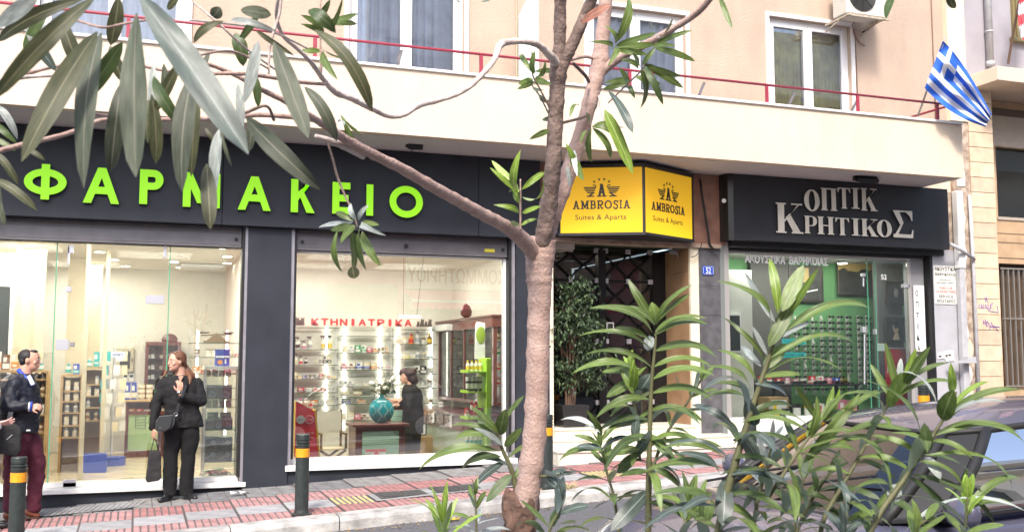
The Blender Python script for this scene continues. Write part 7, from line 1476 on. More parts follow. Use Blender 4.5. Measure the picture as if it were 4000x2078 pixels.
# --- third passer-by whose hand reaches into the view
tp = thing('person', 'passer-by of whom only an open hand and white cuff show', 'person', (Mf(-70, 2030).x, 11.5, pav(-1.5, 11.5)))
YT = 11.5; Tf = lambda px, py, dy=0.: V(px, py, YT) + Vector((0, dy, 0)); hc = Tf(-60, 1385)
b = Blob(); fhead(b, hc, (1, 0, 0), .1); b.limb([Tf(-66, 1420), Tf(-68, 1470)], [.058, .06]); b.cap(Tf(-70, 1500), Tf(-70, 1680), .1, .11); b.limb([Tf(-66, 1500, -.18), Tf(-70, 1610, -.2), Tf(0, 1652, -.22)], [.05, .042, .03]); b.limb([Tf(-66, 1500, .18), Tf(-76, 1610, .2), Tf(-60, 1710, .2)], [.05, .042, .03])
b.limb([Tf(-66, 1690, .08), Tf(-40, 1850, .08), Tf(-60, 2030, .08)], [.08, .055, .045]); b.limb([Tf(-72, 1690, -.08), Tf(-90, 1850, -.08), Tf(-110, 2020, -.08)], [.08, .055, .045]); hand(b, Tf(6, 1648, -.22), (.92, 0, .12), (0, -.5, -.8), .07, .15, spread=1.2, thumb=-1); b.skin('body', mat('pale_skin', (.66, .38, .33), .5), tp, .0065, 3); fface(hc, (1, 0, 0), .1, tp)
b = Blob(); b.ell(hc + Vector((-.03, 0, .04)), (.09, .08, .088), 16, 10); b.skin('hair', M_hd, tp, .008, 2)
b = Blob(); b.stack([(Tf(-70, 1720), .15, .19), (Tf(-72, 1600), .16, .20), (Tf(-70, 1510), .15, .21), (Tf(-68, 1475), .08, .1)]); b.limb([Tf(-66, 1500, -.18), Tf(-70, 1610, -.2), Tf(-6, 1656, -.22)], [.08, .075, .052]); b.limb([Tf(-66, 1500, .18), Tf(-76, 1610, .2), Tf(-62, 1695, .2)], [.075, .065, .05]); b.skin('shirt', mat('white_shirt', (.66, .66, .70), .8), tp, .01, 3, .02)
b = MB(); b.tube([Tf(-4, 1658, -.22), Tf(6, 1650, -.22)], [.05, .047], 14); b.build('cuff', M_wht, tp)
b = Blob(); b.limb([Tf(-66, 1700, .08), Tf(-40, 1850, .08), Tf(-60, 2010, .08)], [.12, .09, .07]); b.limb([Tf(-72, 1700, -.08), Tf(-90, 1850, -.08), Tf(-108, 2010, -.08)], [.12, .09, .07]); b.skin('trousers', M_nav, tp, .01, 3)
for px, dy in ((-55, .08), (-104, -.08)): b = Blob(); c_ = Tf(px, 2030, dy); c_.z = pav(c_.x, c_.y) + .05; b.cap(c_, c_ + Vector((.16, 0, -.01)), .045, .038, .8, (0, 0, 1)); b.skin('shoe', M_shoe, tp, .008, 2)
# --- clerk inside the shop
YC = 15.0; Cf = lambda px, py, dy=0.: V(px, py, YC) + Vector((0, dy, 0))
ck = thing('person', 'clerk with bushy dark hair in black, standing behind the window by the white roses', 'person', (Cf(1600, 1770).x, YC, FZ)); hc = Cf(1588, 1468); fd = (-.9, -.25, -.15)
b = Blob(); fhead(b, hc, fd, .095); b.limb([Cf(1596, 1488), Cf(1600, 1510)], [.055, .06]); b.cap(Cf(1608, 1540), Cf(1612, 1650), .09, .1); b.limb([Cf(1600, 1530, -.12), Cf(1580, 1590, -.18), Cf(1556, 1562, -.2)], [.045, .038, .026]); b.limb([Cf(1625, 1530, .1), Cf(1600, 1590, .0), Cf(1560, 1580, -.05)], [.045, .038, .026])
for px in (1600, 1622): b.limb([Cf(px, 1650), Cf(px, 1710), Cf(px - 2, 1772)], [.075, .055, .04])
hand(b, Cf(1552, 1560, -.2), (-.9, -.1, .2), (0, -.6, .7), .06, .5); hand(b, Cf(1555, 1580, -.05), (-1, -.1, 0), (0, -.3, 1), .06, .5); b.skin('body', M_skin, ck, .008, 3); fface(hc, fd, .095, ck)
b = Blob(); b.ell(hc + Vector((.03, 0, .05)), (.13, .11, .09), 16, 10); b.ell(hc + Vector((.07, .0, -.02)), (.10, .11, .10), 14, 10); b.ell(hc + Vector((.12, 0, -.05)), (.06, .09, .07), 12, 8); b.skin('hair', M_hd, ck, .01, 2, .05)
b = Blob(); b.stack([(Cf(1612, 1690), .16, .15), (Cf(1613, 1640), .165, .15), (Cf(1612, 1590), .15, .14), (Cf(1610, 1540), .16, .15), (Cf(1605, 1515), .13, .11), (Cf(1600, 1500), .07, .07)]); b.limb([Cf(1600, 1530, -.12), Cf(1580, 1590, -.18), Cf(1560, 1566, -.2)], [.065, .058, .04]); b.limb([Cf(1625, 1530, .1), Cf(1600, 1590, .0), Cf(1565, 1580, -.05)], [.065, .055, .04]); b.skin('jacket', M_bk, ck, .01, 3, .03)
b = Blob(); 
for px in (1602, 1624): b.limb([Cf(px, 1670), Cf(px, 1710), Cf(px - 2, 1765)], [.10, .08, .07])
b.skin('trousers', M_bk2, ck, .01, 3)
for px in (1598, 1620): b = Blob(); c_ = Cf(px, 1770); c_.z = FZ + .045; b.cap(c_, c_ + Vector((-.14, -.03, -.005)), .042, .035, .8, (0, 0, 1)); b.skin('shoe', M_shoe, ck, .008, 2)
# ---------------------------------------------------------------- oleander tree and shrubs in front
def leafmat(name, top, under, mid, rough=.38, spots=None):
    m = bpy.data.materials.new(name); m.use_nodes = True; t = m.node_tree; b = t.nodes['Principled BSDF']; b.inputs['Roughness'].default_value = rough
    tc = t.nodes.new('ShaderNodeTexCoord'); oi = t.nodes.new('ShaderNodeObjectInfo'); ge = t.nodes.new('ShaderNodeNewGeometry')
    ad = t.nodes.new('ShaderNodeVectorMath'); ad.operation = 'ADD'; t.links.new(tc.outputs['Object'], ad.inputs[0]); t.links.new(oi.outputs['Location'], ad.inputs[1])
    n = t.nodes.new('ShaderNodeTexNoise'); n.inputs['Scale'].default_value = 5; n.inputs['Detail'].default_value = 7; t.links.new(ad.outputs[0], n.inputs['Vector'])
    r = t.nodes.new('ShaderNodeValToRGB'); r.color_ramp.elements[0].position = .35; r.color_ramp.elements[1].position = .7
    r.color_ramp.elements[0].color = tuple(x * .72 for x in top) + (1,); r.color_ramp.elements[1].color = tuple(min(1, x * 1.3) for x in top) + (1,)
    if spots: e_ = r.color_ramp.elements.new(.8); e_.color = tuple(spots) + (1,)
    t.links.new(n.outputs['Fac'], r.inputs[0])
    hs_ = t.nodes.new('ShaderNodeHueSaturation'); mr = t.nodes.new('ShaderNodeMapRange'); mr.inputs[3].default_value = .7; mr.inputs[4].default_value = 1.3; t.links.new(oi.outputs['Random'], mr.inputs[0]); t.links.new(mr.outputs[0], hs_.inputs['Value']); t.links.new(r.outputs[0], hs_.inputs['Color'])
    # the midrib runs down the middle of every leaf, pale side veins leave it
    sx = t.nodes.new('ShaderNodeSeparateXYZ'); t.links.new(tc.outputs['UV'], sx.inputs[0])
    a1 = t.nodes.new('ShaderNodeMath'); a1.operation = 'SUBTRACT'; a1.inputs[1].default_value = .5; t.links.new(sx.outputs[0], a1.inputs[0])
    a2 = t.nodes.new('ShaderNodeMath'); a2.operation = 'ABSOLUTE'; t.links.new(a1.outputs[0], a2.inputs[0])
    wv = t.nodes.new('ShaderNodeMath'); wv.operation = 'MULTIPLY_ADD'; wv.inputs[1].default_value = 1.2; t.links.new(a2.outputs[0], wv.inputs[0]); t.links.new(sx.outputs[1], wv.inputs[2])
    wm = t.nodes.new('ShaderNodeMath'); wm.operation = 'MULTIPLY'; wm.inputs[1].default_value = 260; t.links.new(wv.outputs[0], wm.inputs[0])
    wsn = t.nodes.new('ShaderNodeMath'); wsn.operation = 'SINE'; t.links.new(wm.outputs[0], wsn.inputs[0])
    bp = t.nodes.new('ShaderNodeBump'); bp.inputs['Strength'].default_value = .12; bp.inputs['Distance'].default_value = .002; t.links.new(wsn.outputs[0], bp.inputs['Height']); t.links.new(bp.outputs[0], b.inputs['Normal'])
    lt_ = t.nodes.new('ShaderNodeMath'); lt_.operation = 'LESS_THAN'; lt_.inputs[1].default_value = .035; t.links.new(a2.outputs[0], lt_.inputs[0])
    m1 = t.nodes.new('ShaderNodeMix'); m1.data_type = 'RGBA'; t.links.new(lt_.outputs[0], m1.inputs[0]); t.links.new(hs_.outputs[0], m1.inputs[6]); m1.inputs[7].default_value = tuple(mid) + (1,)
    m2 = t.nodes.new('ShaderNodeMix'); m2.data_type = 'RGBA'; t.links.new(ge.outputs['Backfacing'], m2.inputs[0]); t.links.new(m1.outputs[2], m2.inputs[6]); m2.inputs[7].default_value = tuple(under) + (1,)
    t.links.new(m2.outputs[2], b.inputs['Base Color'])
    tl = t.nodes.new('ShaderNodeBsdfTranslucent'); mx = t.nodes.new('ShaderNodeMixShader'); mx.inputs[0].default_value = .2; t.links.new(m2.outputs[2], tl.inputs[0]); t.links.new(b.outputs[0], mx.inputs[1]); t.links.new(tl.outputs[0], mx.inputs[2]); t.links.new(mx.outputs[0], t.nodes['Material Output'].inputs[0])
    return m
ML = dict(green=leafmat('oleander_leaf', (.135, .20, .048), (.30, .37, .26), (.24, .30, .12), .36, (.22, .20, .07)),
          dark=leafmat('dark_oleander_leaf', (.078, .125, .038), (.24, .30, .22), (.13, .17, .08), .4, (.14, .12, .05)),  # darker green leaves
          young=leafmat('young_oleander_leaf', (.26, .40, .06), (.30, .40, .18), (.45, .55, .18), .35),
          dusty=leafmat('dusty_oleander_leaf', (.088, .104, .066), (.17, .185, .15), (.21, .21, .15), .55, (.24, .18, .12)),
          olive=leafmat('olive_oleander_leaf', (.078, .086, .038), (.22, .25, .18), (.22, .21, .12), .5, (.22, .15, .08)),
          blue=leafmat('blue_green_oleander_leaf', (.095, .128, .11), (.30, .37, .35), (.26, .32, .28), .32),
          pale=leafmat('pale_oleander_leaf', (.42, .47, .44), (.5, .56, .56), (.5, .52, .46), .4))
def leaf_mesh(bend, side, fold, twist, n=10, blunt=0, name='leaf'):
    vs, uv, fs = [], [], []
    for i in range(n + 1):
        y = i / n; w = .5 * (sin(pi * min(1, y ** (1.12 if blunt else .9))) ** (.5 if blunt else .58)) if 0 < i < n else .02
        w = max(w, .035 if i < n else .004); z = bend * (y - y * y) * 4 * .25 * 4 * .25 * 4 if False else bend * 4 * y * (1 - y); xo = side * 4 * y * (1 - y)
        tw = twist * (y - .5)
        for k, f_ in enumerate((-1, -.5, 0, .5, 1)):
            x = f_ * w; zz = fold * abs(x) * (.5 + .5 * sin(y * 9 + k)) * .15; vs.append((xo * 0 + x, y, z * 1. + zz * .3 + x * sin(tw) * .12)); uv.append((.5 + f_ * .5, y))
    for i in range(n):
        for k in range(4): a_ = i * 5 + k; fs.append((a_, a_ + 1, a_ + 6, a_ + 5))
    me = bpy.data.meshes.new(name); me.from_pydata(vs, [], fs); ul = me.uv_layers.new(name='UVMap')
    for l_ in me.loops: ul.data[l_.index].uv = uv[l_.vertex_index]
    me.polygons.foreach_set('use_smooth', [True] * len(me.polygons)); me.update(); return me
LM = {}
def get_leaf(kind, bi):
    key = (kind, bi)
    if key not in LM:
        me = leaf_mesh((.02, .08, .15, .22, -.06, .3)[bi], 0, (1, .6, 1.4, 1, .8, 1)[bi], (.5, -.8, .9, 0, 1.2, -.4)[bi], 10, kind in ('dusty', 'olive', 'blue')); me.materials.append(ML[kind]); LM[key] = me
    return LM[key]
def leaf(par, base, tip, w, nrm, kind='green', bi=1, label=None):
    d = Vector(tip) - Vector(base); L = d.length; d.normalize(); n = Vector(nrm); n = n - d * n.dot(d)
    if n.length < 1e-4: n = Vector((0, 0, 1)).cross(d)
    n.normalize(); x = d.cross(n); M = Matrix((x * w, d * L, n * L)).transposed().to_4x4(); M.translation = Vector(base) - par.location
    o = bpy.data.objects.new('leaf', get_leaf(kind, bi)); COL.objects.link(o); o.parent = par; o.matrix_basis = M
    if label: o['label'] = label
    return o
def px2m(px, d): return px / FL * d
def PT(px, py, d): return AD(px, py, d)
M_bark = mat('pale_pink_bark', (.54, .385, .33), .8, var=.25, vscale=26, bump=.5, bscale=110, c2=(.40, .265, .22), band=.22); M_bark2 = mat('dark_bark', (.23, .165, .14), .85, band=.3, var=.35, vscale=22, bump=.9, bscale=60); M_bark3 = mat('whitish_bark', (.62, .52, .47), .8, var=.25, vscale=20, bump=.6, bscale=60)
M_knot = mat('dark_knotted_bark', (.13, .075, .055), .9, var=.5, vscale=18, bump=1.5, bscale=40); M_twig = mat('green_stem', (.13, .13, .06), .6, var=.2, vscale=30)
rt_ = random.Random(21)
def spline(pts, k=5):
    """pts: (px, py, width, depth) -> dense world points with radii"""
    out = []
    P_ = [pts[0]] + list(pts) + [pts[-1]]
    for i in range(1, len(P_) - 2):
        for j in range(k):
            t_ = j / k; v = []
            for c_ in range(4):
                p0, p1, p2, p3 = (P_[i + q2][c_] for q2 in (-1, 0, 1, 2)); v.append(.5 * (2 * p1 + (p2 - p0) * t_ + (2 * p0 - 5 * p1 + 4 * p2 - p3) * t_ * t_ + (3 * p1 - p0 - 3 * p2 + p3) * t_ ** 3))
            out.append(v)
    out.append(list(pts[-1])); return out
def limb_(par, name, pts, m, n=14, rough=.05, rings=.07, label=None, ext=None):
    sp2 = spline(pts, 7); W_ = [PT(p_[0], p_[1], p_[3]) for p_ in sp2]; R_ = [px2m(p_[2], p_[3]) / 2 for p_ in sp2]; acc = 0; b = MB()
    if ext: W_ = [Vector(ext)] + W_; R_ = [R_[0] * 1.05] + R_
    for i in range(len(W_)):
        if i: acc += (W_[i] - W_[i - 1]).length
        if acc > rings: acc = 0; R_[i] *= 1.09
        R_[i] *= rt_.uniform(1 - rough * .5, 1 + rough * .5)
    b.tube(W_, R_, n)
    b.v = [tuple(Vector(v) + Vector((rt_.gauss(0, 1), rt_.gauss(0, 1), rt_.gauss(0, 1))) * R_[0] * rough * .25) for v in b.v]
    o = b.build(name, m, par, smooth=True)
    if label: o['label'] = label
    return o
tree = thing('oleander_tree', 'pale barked oleander tree forking in the middle of the view, with hanging dusty leaves', 'tree', (1.17, 3.02, road(1.1, 2.9) + .12))
g0 = Vector((1.14, 3.03, tree.location.z - .02))
limb_(tree, 'trunk', [(2030, 2100, 96, 3.22), (2048, 1990, 100, 3.21), (2066, 1880, 92, 3.2), (2088, 1700, 90, 3.2), (2098, 1500, 88, 3.2), (2103, 1300, 86, 3.2), (2108, 1150, 90, 3.2), (2106, 1060, 104, 3.2), (2112, 985, 112, 3.2), (2122, 930, 98, 3.2)], M_bark, 20, .05, ext=g0)
b = Blob()
for k in range(46):
    a_ = rt_.uniform(0, 2 * pi); y_ = rt_.uniform(1945, 2200); c_ = PT(2022 + (y_ - 2078) * -.12, y_, 3.21); rr_ = rt_.uniform(.008, .02); b.ell(c_ + Vector((cos(a_) * .043, sin(a_) * .043, 0)), (rr_, rr_, rr_ * rt_.uniform(1.2, 3.5)), 8, 6)
b.cap(PT(2030, 1960, 3.21), g0, .043, .05); b.skin('knotted_base', M_knot, tree, .004, 1, .008)
limb_(tree, 'stem', [(2108, 1000, 60, 3.19), (2128, 900, 68, 3.17), (2146, 780, 66, 3.15), (2160, 650, 62, 3.12), (2168, 500, 60, 3.1), (2176, 360, 60, 3.08), (2182, 260, 68, 3.06), (2186, 190, 50, 3.05), (2187, 90, 48, 3.03), (2190, -60, 46, 3.0)], M_bark2, 16, .05, label='dark upright left stem')
limb_(tree, 'branch', [(2180, 300, 50, 3.06), (2215, 215, 50, 3.05), (2252, 140, 46, 3.04), (2285, 60, 44, 3.03), (2330, -40, 42, 3.0)], M_bark2, 14)
limb_(tree, 'stem', [(2135, 930, 60, 3.24), (2165, 830, 62, 3.25), (2205, 720, 64, 3.26), (2245, 600, 60, 3.27), (2285, 470, 58, 3.28), (2322, 330, 60, 3.29), (2342, 240, 66, 3.3), (2354, 130, 54, 3.3), (2366, 0, 52, 3.3), (2372, -80, 50, 3.3)], M_bark, 16, .05, label='pale leaning right stem')
limb_(tree, 'branch', [(2350, 285, 34, 3.3), (2400, 240, 36, 3.28), (2465, 200, 34, 3.25), (2540, 165, 30, 3.2), (2620, 118, 27, 3.15), (2695, 72, 25, 3.1), (2750, 25, 26, 3.05), (2800, -40, 22, 3.0)], M_bark, 12)
limb_(tree, 'branch', [(2085, 990, 60, 3.18), (2040, 935, 62, 3.1), (1985, 890, 52, 3.0), (1900, 845, 48, 2.85), (1800, 790, 46, 2.7), (1700, 735, 44, 2.55), (1580, 665, 42, 2.42), (1460, 605, 38, 2.3), (1350, 545, 36, 2.2), (1265, 488, 30, 2.1), (1195, 445, 26, 2.0), (1120, 400, 22, 1.95), (1010, 345, 20, 1.9), (900, 285, 17, 1.85), (780, 240, 14, 1.8)], M_bark, 14)
limb_(tree, 'branch', [(1235, 470, 22, 2.08), (1140, 458, 20, 2.05), (1000, 450, 20, 2.0), (860, 464, 19, 1.95), (740, 465, 18, 1.9), (560, 470, 18, 1.85), (400, 470, 17, 1.8), (330, 500, 18, 1.75), (220, 535, 19, 1.7), (110, 560, 20, 1.65), (-40, 600, 22, 1.6)], M_bark, 10)
limb_(tree, 'branch', [(1420, 612, 26, 2.28), (1340, 570, 28, 2.22), (1270, 545, 26, 2.18), (1232, 532, 16, 2.16)], M_bark3, 10)
limb_(tree, 'twig', [(1278, 552, 9, 2.18), (1300, 620, 10, 2.18), (1318, 690, 10, 2.17), (1350, 770, 9, 2.16), (1380, 830, 8, 2.15), (1396, 890, 7, 2.15)], M_bark2, 7)
limb_(tree, 'branch', [(2175, 250, 40, 3.05), (2145, 215, 32, 3.0), (2105, 178, 27, 2.95), (2050, 163, 24, 2.9), (1985, 165, 26, 2.85), (1952, 180, 28, 2.8), (1930, 235, 22, 2.75), (1890, 285, 21, 2.7), (1840, 335, 21, 2.65), (1780, 370, 21, 2.6), (1700, 395, 22, 2.55), (1635, 412, 25, 2.5), (1580, 448, 20, 2.45), (1520, 455, 18, 2.4), (1450, 425, 20, 2.3), (1370, 385, 24, 2.2), (1310, 360, 26, 2.15), (1262, 310, 20, 2.1), (1215, 245, 18, 2.0), (1160, 190, 16, 1.95), (1105, 140, 14, 1.9), (1080, 60, 14, 1.85), (1095, -30, 14, 1.8)], M_bark3, 12)
for pts in ([(2240, 250, 14, 3.1), (2285, 295, 14, 3.2), (2300, 320, 14, 3.25)], [(2230, 235, 14, 3.1), (2285, 222, 14, 3.25), (2335, 235, 10, 3.3)], [(2200, 480, 12, 3.15), (2260, 465, 12, 3.2), (2300, 450, 12, 3.25)], [(2342, 377, 13, 3.27), (2350, 430, 11, 3.2), (2372, 505, 8, 3.15)],
            [(2376, 403, 6, 3.2), (2443, 336, 7, 3.15), (2510, 269, 7, 3.1), (2564, 168, 6, 3.05)], [(2150, 430, 7, 3.1), (2110, 350, 7, 3.0), (2080, 290, 6, 2.95), (2078, 200, 5, 2.9)], [(2145, 450, 6, 3.1), (2110, 380, 6, 3.05), (2060, 310, 5, 3.0)], [(2033, 900, 9, 3.0), (2033, 800, 8, 3.0), (2033, 700, 6, 3.0)], [(1254, 300, 12, 2.4), (1252, 180, 8, 2.4), (1250, 60, 6, 2.4), (1256, -20, 5, 2.4)],
            [(1070, 470, 12, 1.9), (1040, 415, 12, 1.85), (960, 440, 14, 1.85), (900, 460, 10, 1.85)], [(1050, 290, 9, 1.7), (1055, 180, 11, 1.7), (1090, 60, 12, 1.7), (1100, -30, 12, 1.7)], [(560, -30, 16, 1.4), (610, 80, 20, 1.45), (660, 150, 22, 1.5), (730, 220, 12, 1.5), (900, 200, 10, 1.6), (1050, 270, 8, 1.7)], [(280, 75, 9, 1.3), (400, 108, 10, 1.3), (480, 95, 9, 1.32), (600, 75, 10, 1.35)], [(40, 310, 14, 1.9), (220, 260, 14, 1.8), (440, 240, 13, 1.75), (700, 285, 13, 1.8), (960, 290, 16, 1.85), (1160, 320, 16, 2.0), (1270, 330, 14, 2.1)], [(300, 418, 9, 1.6), (370, 445, 12, 1.65), (420, 452, 10, 1.7)], [(720, -20, 8, 1.6), (850, 90, 9, 1.6), (960, 190, 9, 1.65), (1100, 290, 8, 1.8)], [(-20, 318, 16, 1.9), (120, 300, 16, 1.85), (240, 295, 12, 1.8)], [(740, 80, 7, 1.6), (900, 95, 9, 1.7), (1050, 120, 9, 1.8), (1200, 190, 7, 1.95)]):
    limb_(tree, 'twig', pts, rt_.choice([M_bark, M_bark2, M_bark3]), 7, .03)
def to_cam(p_): return (CAM - Vector(p_)).normalized()
NL = [0]
def L2(par, bx_, by_, tx, ty, w, d, kind='dusty', bi=1, dd=0., tilt=0.):
    p_, q_ = PT(bx_, by_, d), PT(tx, ty, d + dd); n = to_cam(p_) + RGT * tilt + Vector((0, 0, .25)); NL[0] += 1; w = w * (.92 if w > 70 else 1)
    return leaf(par, p_, q_, px2m(w, d) , n, kind, bi)
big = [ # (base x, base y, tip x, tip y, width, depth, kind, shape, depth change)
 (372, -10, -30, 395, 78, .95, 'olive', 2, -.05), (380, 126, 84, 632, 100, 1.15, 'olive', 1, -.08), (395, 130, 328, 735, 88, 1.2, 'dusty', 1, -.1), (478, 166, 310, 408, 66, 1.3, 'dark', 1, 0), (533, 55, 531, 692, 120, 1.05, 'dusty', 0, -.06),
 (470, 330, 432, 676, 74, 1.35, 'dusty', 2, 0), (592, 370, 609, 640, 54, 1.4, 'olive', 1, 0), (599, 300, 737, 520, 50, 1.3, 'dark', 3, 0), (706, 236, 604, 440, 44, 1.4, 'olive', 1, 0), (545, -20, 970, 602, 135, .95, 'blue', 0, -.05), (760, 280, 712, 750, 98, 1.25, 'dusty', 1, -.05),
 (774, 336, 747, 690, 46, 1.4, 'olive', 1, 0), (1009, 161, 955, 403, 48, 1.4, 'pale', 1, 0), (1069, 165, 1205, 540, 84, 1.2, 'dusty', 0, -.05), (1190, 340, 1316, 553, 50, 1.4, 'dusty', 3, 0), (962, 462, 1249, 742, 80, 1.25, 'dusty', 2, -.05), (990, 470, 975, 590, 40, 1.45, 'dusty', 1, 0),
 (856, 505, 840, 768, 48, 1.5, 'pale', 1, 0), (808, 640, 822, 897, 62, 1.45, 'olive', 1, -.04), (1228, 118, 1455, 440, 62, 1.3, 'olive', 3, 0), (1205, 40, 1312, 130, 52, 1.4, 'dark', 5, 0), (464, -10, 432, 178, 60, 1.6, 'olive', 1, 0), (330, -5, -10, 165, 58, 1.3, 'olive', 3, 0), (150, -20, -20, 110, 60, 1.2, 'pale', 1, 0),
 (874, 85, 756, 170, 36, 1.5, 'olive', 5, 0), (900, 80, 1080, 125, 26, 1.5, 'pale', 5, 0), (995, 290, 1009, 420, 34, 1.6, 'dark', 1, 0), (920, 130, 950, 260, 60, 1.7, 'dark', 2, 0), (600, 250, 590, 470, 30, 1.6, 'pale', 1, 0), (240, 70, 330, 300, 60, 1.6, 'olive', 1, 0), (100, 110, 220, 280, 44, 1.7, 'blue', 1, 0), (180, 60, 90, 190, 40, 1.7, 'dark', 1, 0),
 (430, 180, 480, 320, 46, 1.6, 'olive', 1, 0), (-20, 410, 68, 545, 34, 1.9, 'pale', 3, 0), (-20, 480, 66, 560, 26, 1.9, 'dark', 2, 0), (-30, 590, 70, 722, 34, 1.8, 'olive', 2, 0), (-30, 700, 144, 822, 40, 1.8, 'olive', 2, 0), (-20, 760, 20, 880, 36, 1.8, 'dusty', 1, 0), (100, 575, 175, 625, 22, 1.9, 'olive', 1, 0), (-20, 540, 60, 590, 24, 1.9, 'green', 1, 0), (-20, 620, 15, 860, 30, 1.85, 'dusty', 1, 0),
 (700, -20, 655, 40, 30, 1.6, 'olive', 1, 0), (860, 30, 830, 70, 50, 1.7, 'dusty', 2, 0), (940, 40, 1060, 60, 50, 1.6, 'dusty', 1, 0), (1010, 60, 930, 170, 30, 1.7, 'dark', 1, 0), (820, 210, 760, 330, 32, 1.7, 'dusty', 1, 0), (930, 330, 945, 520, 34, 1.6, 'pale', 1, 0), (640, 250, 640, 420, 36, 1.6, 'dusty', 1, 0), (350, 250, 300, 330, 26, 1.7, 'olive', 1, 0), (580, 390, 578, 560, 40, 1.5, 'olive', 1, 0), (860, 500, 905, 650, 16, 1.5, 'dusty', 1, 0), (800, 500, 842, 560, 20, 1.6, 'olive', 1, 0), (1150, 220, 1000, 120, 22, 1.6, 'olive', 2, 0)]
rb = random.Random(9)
for l_ in big: L2(tree, *l_[:5], l_[5], l_[6], l_[7], l_[8], rb.uniform(-.5, .5))
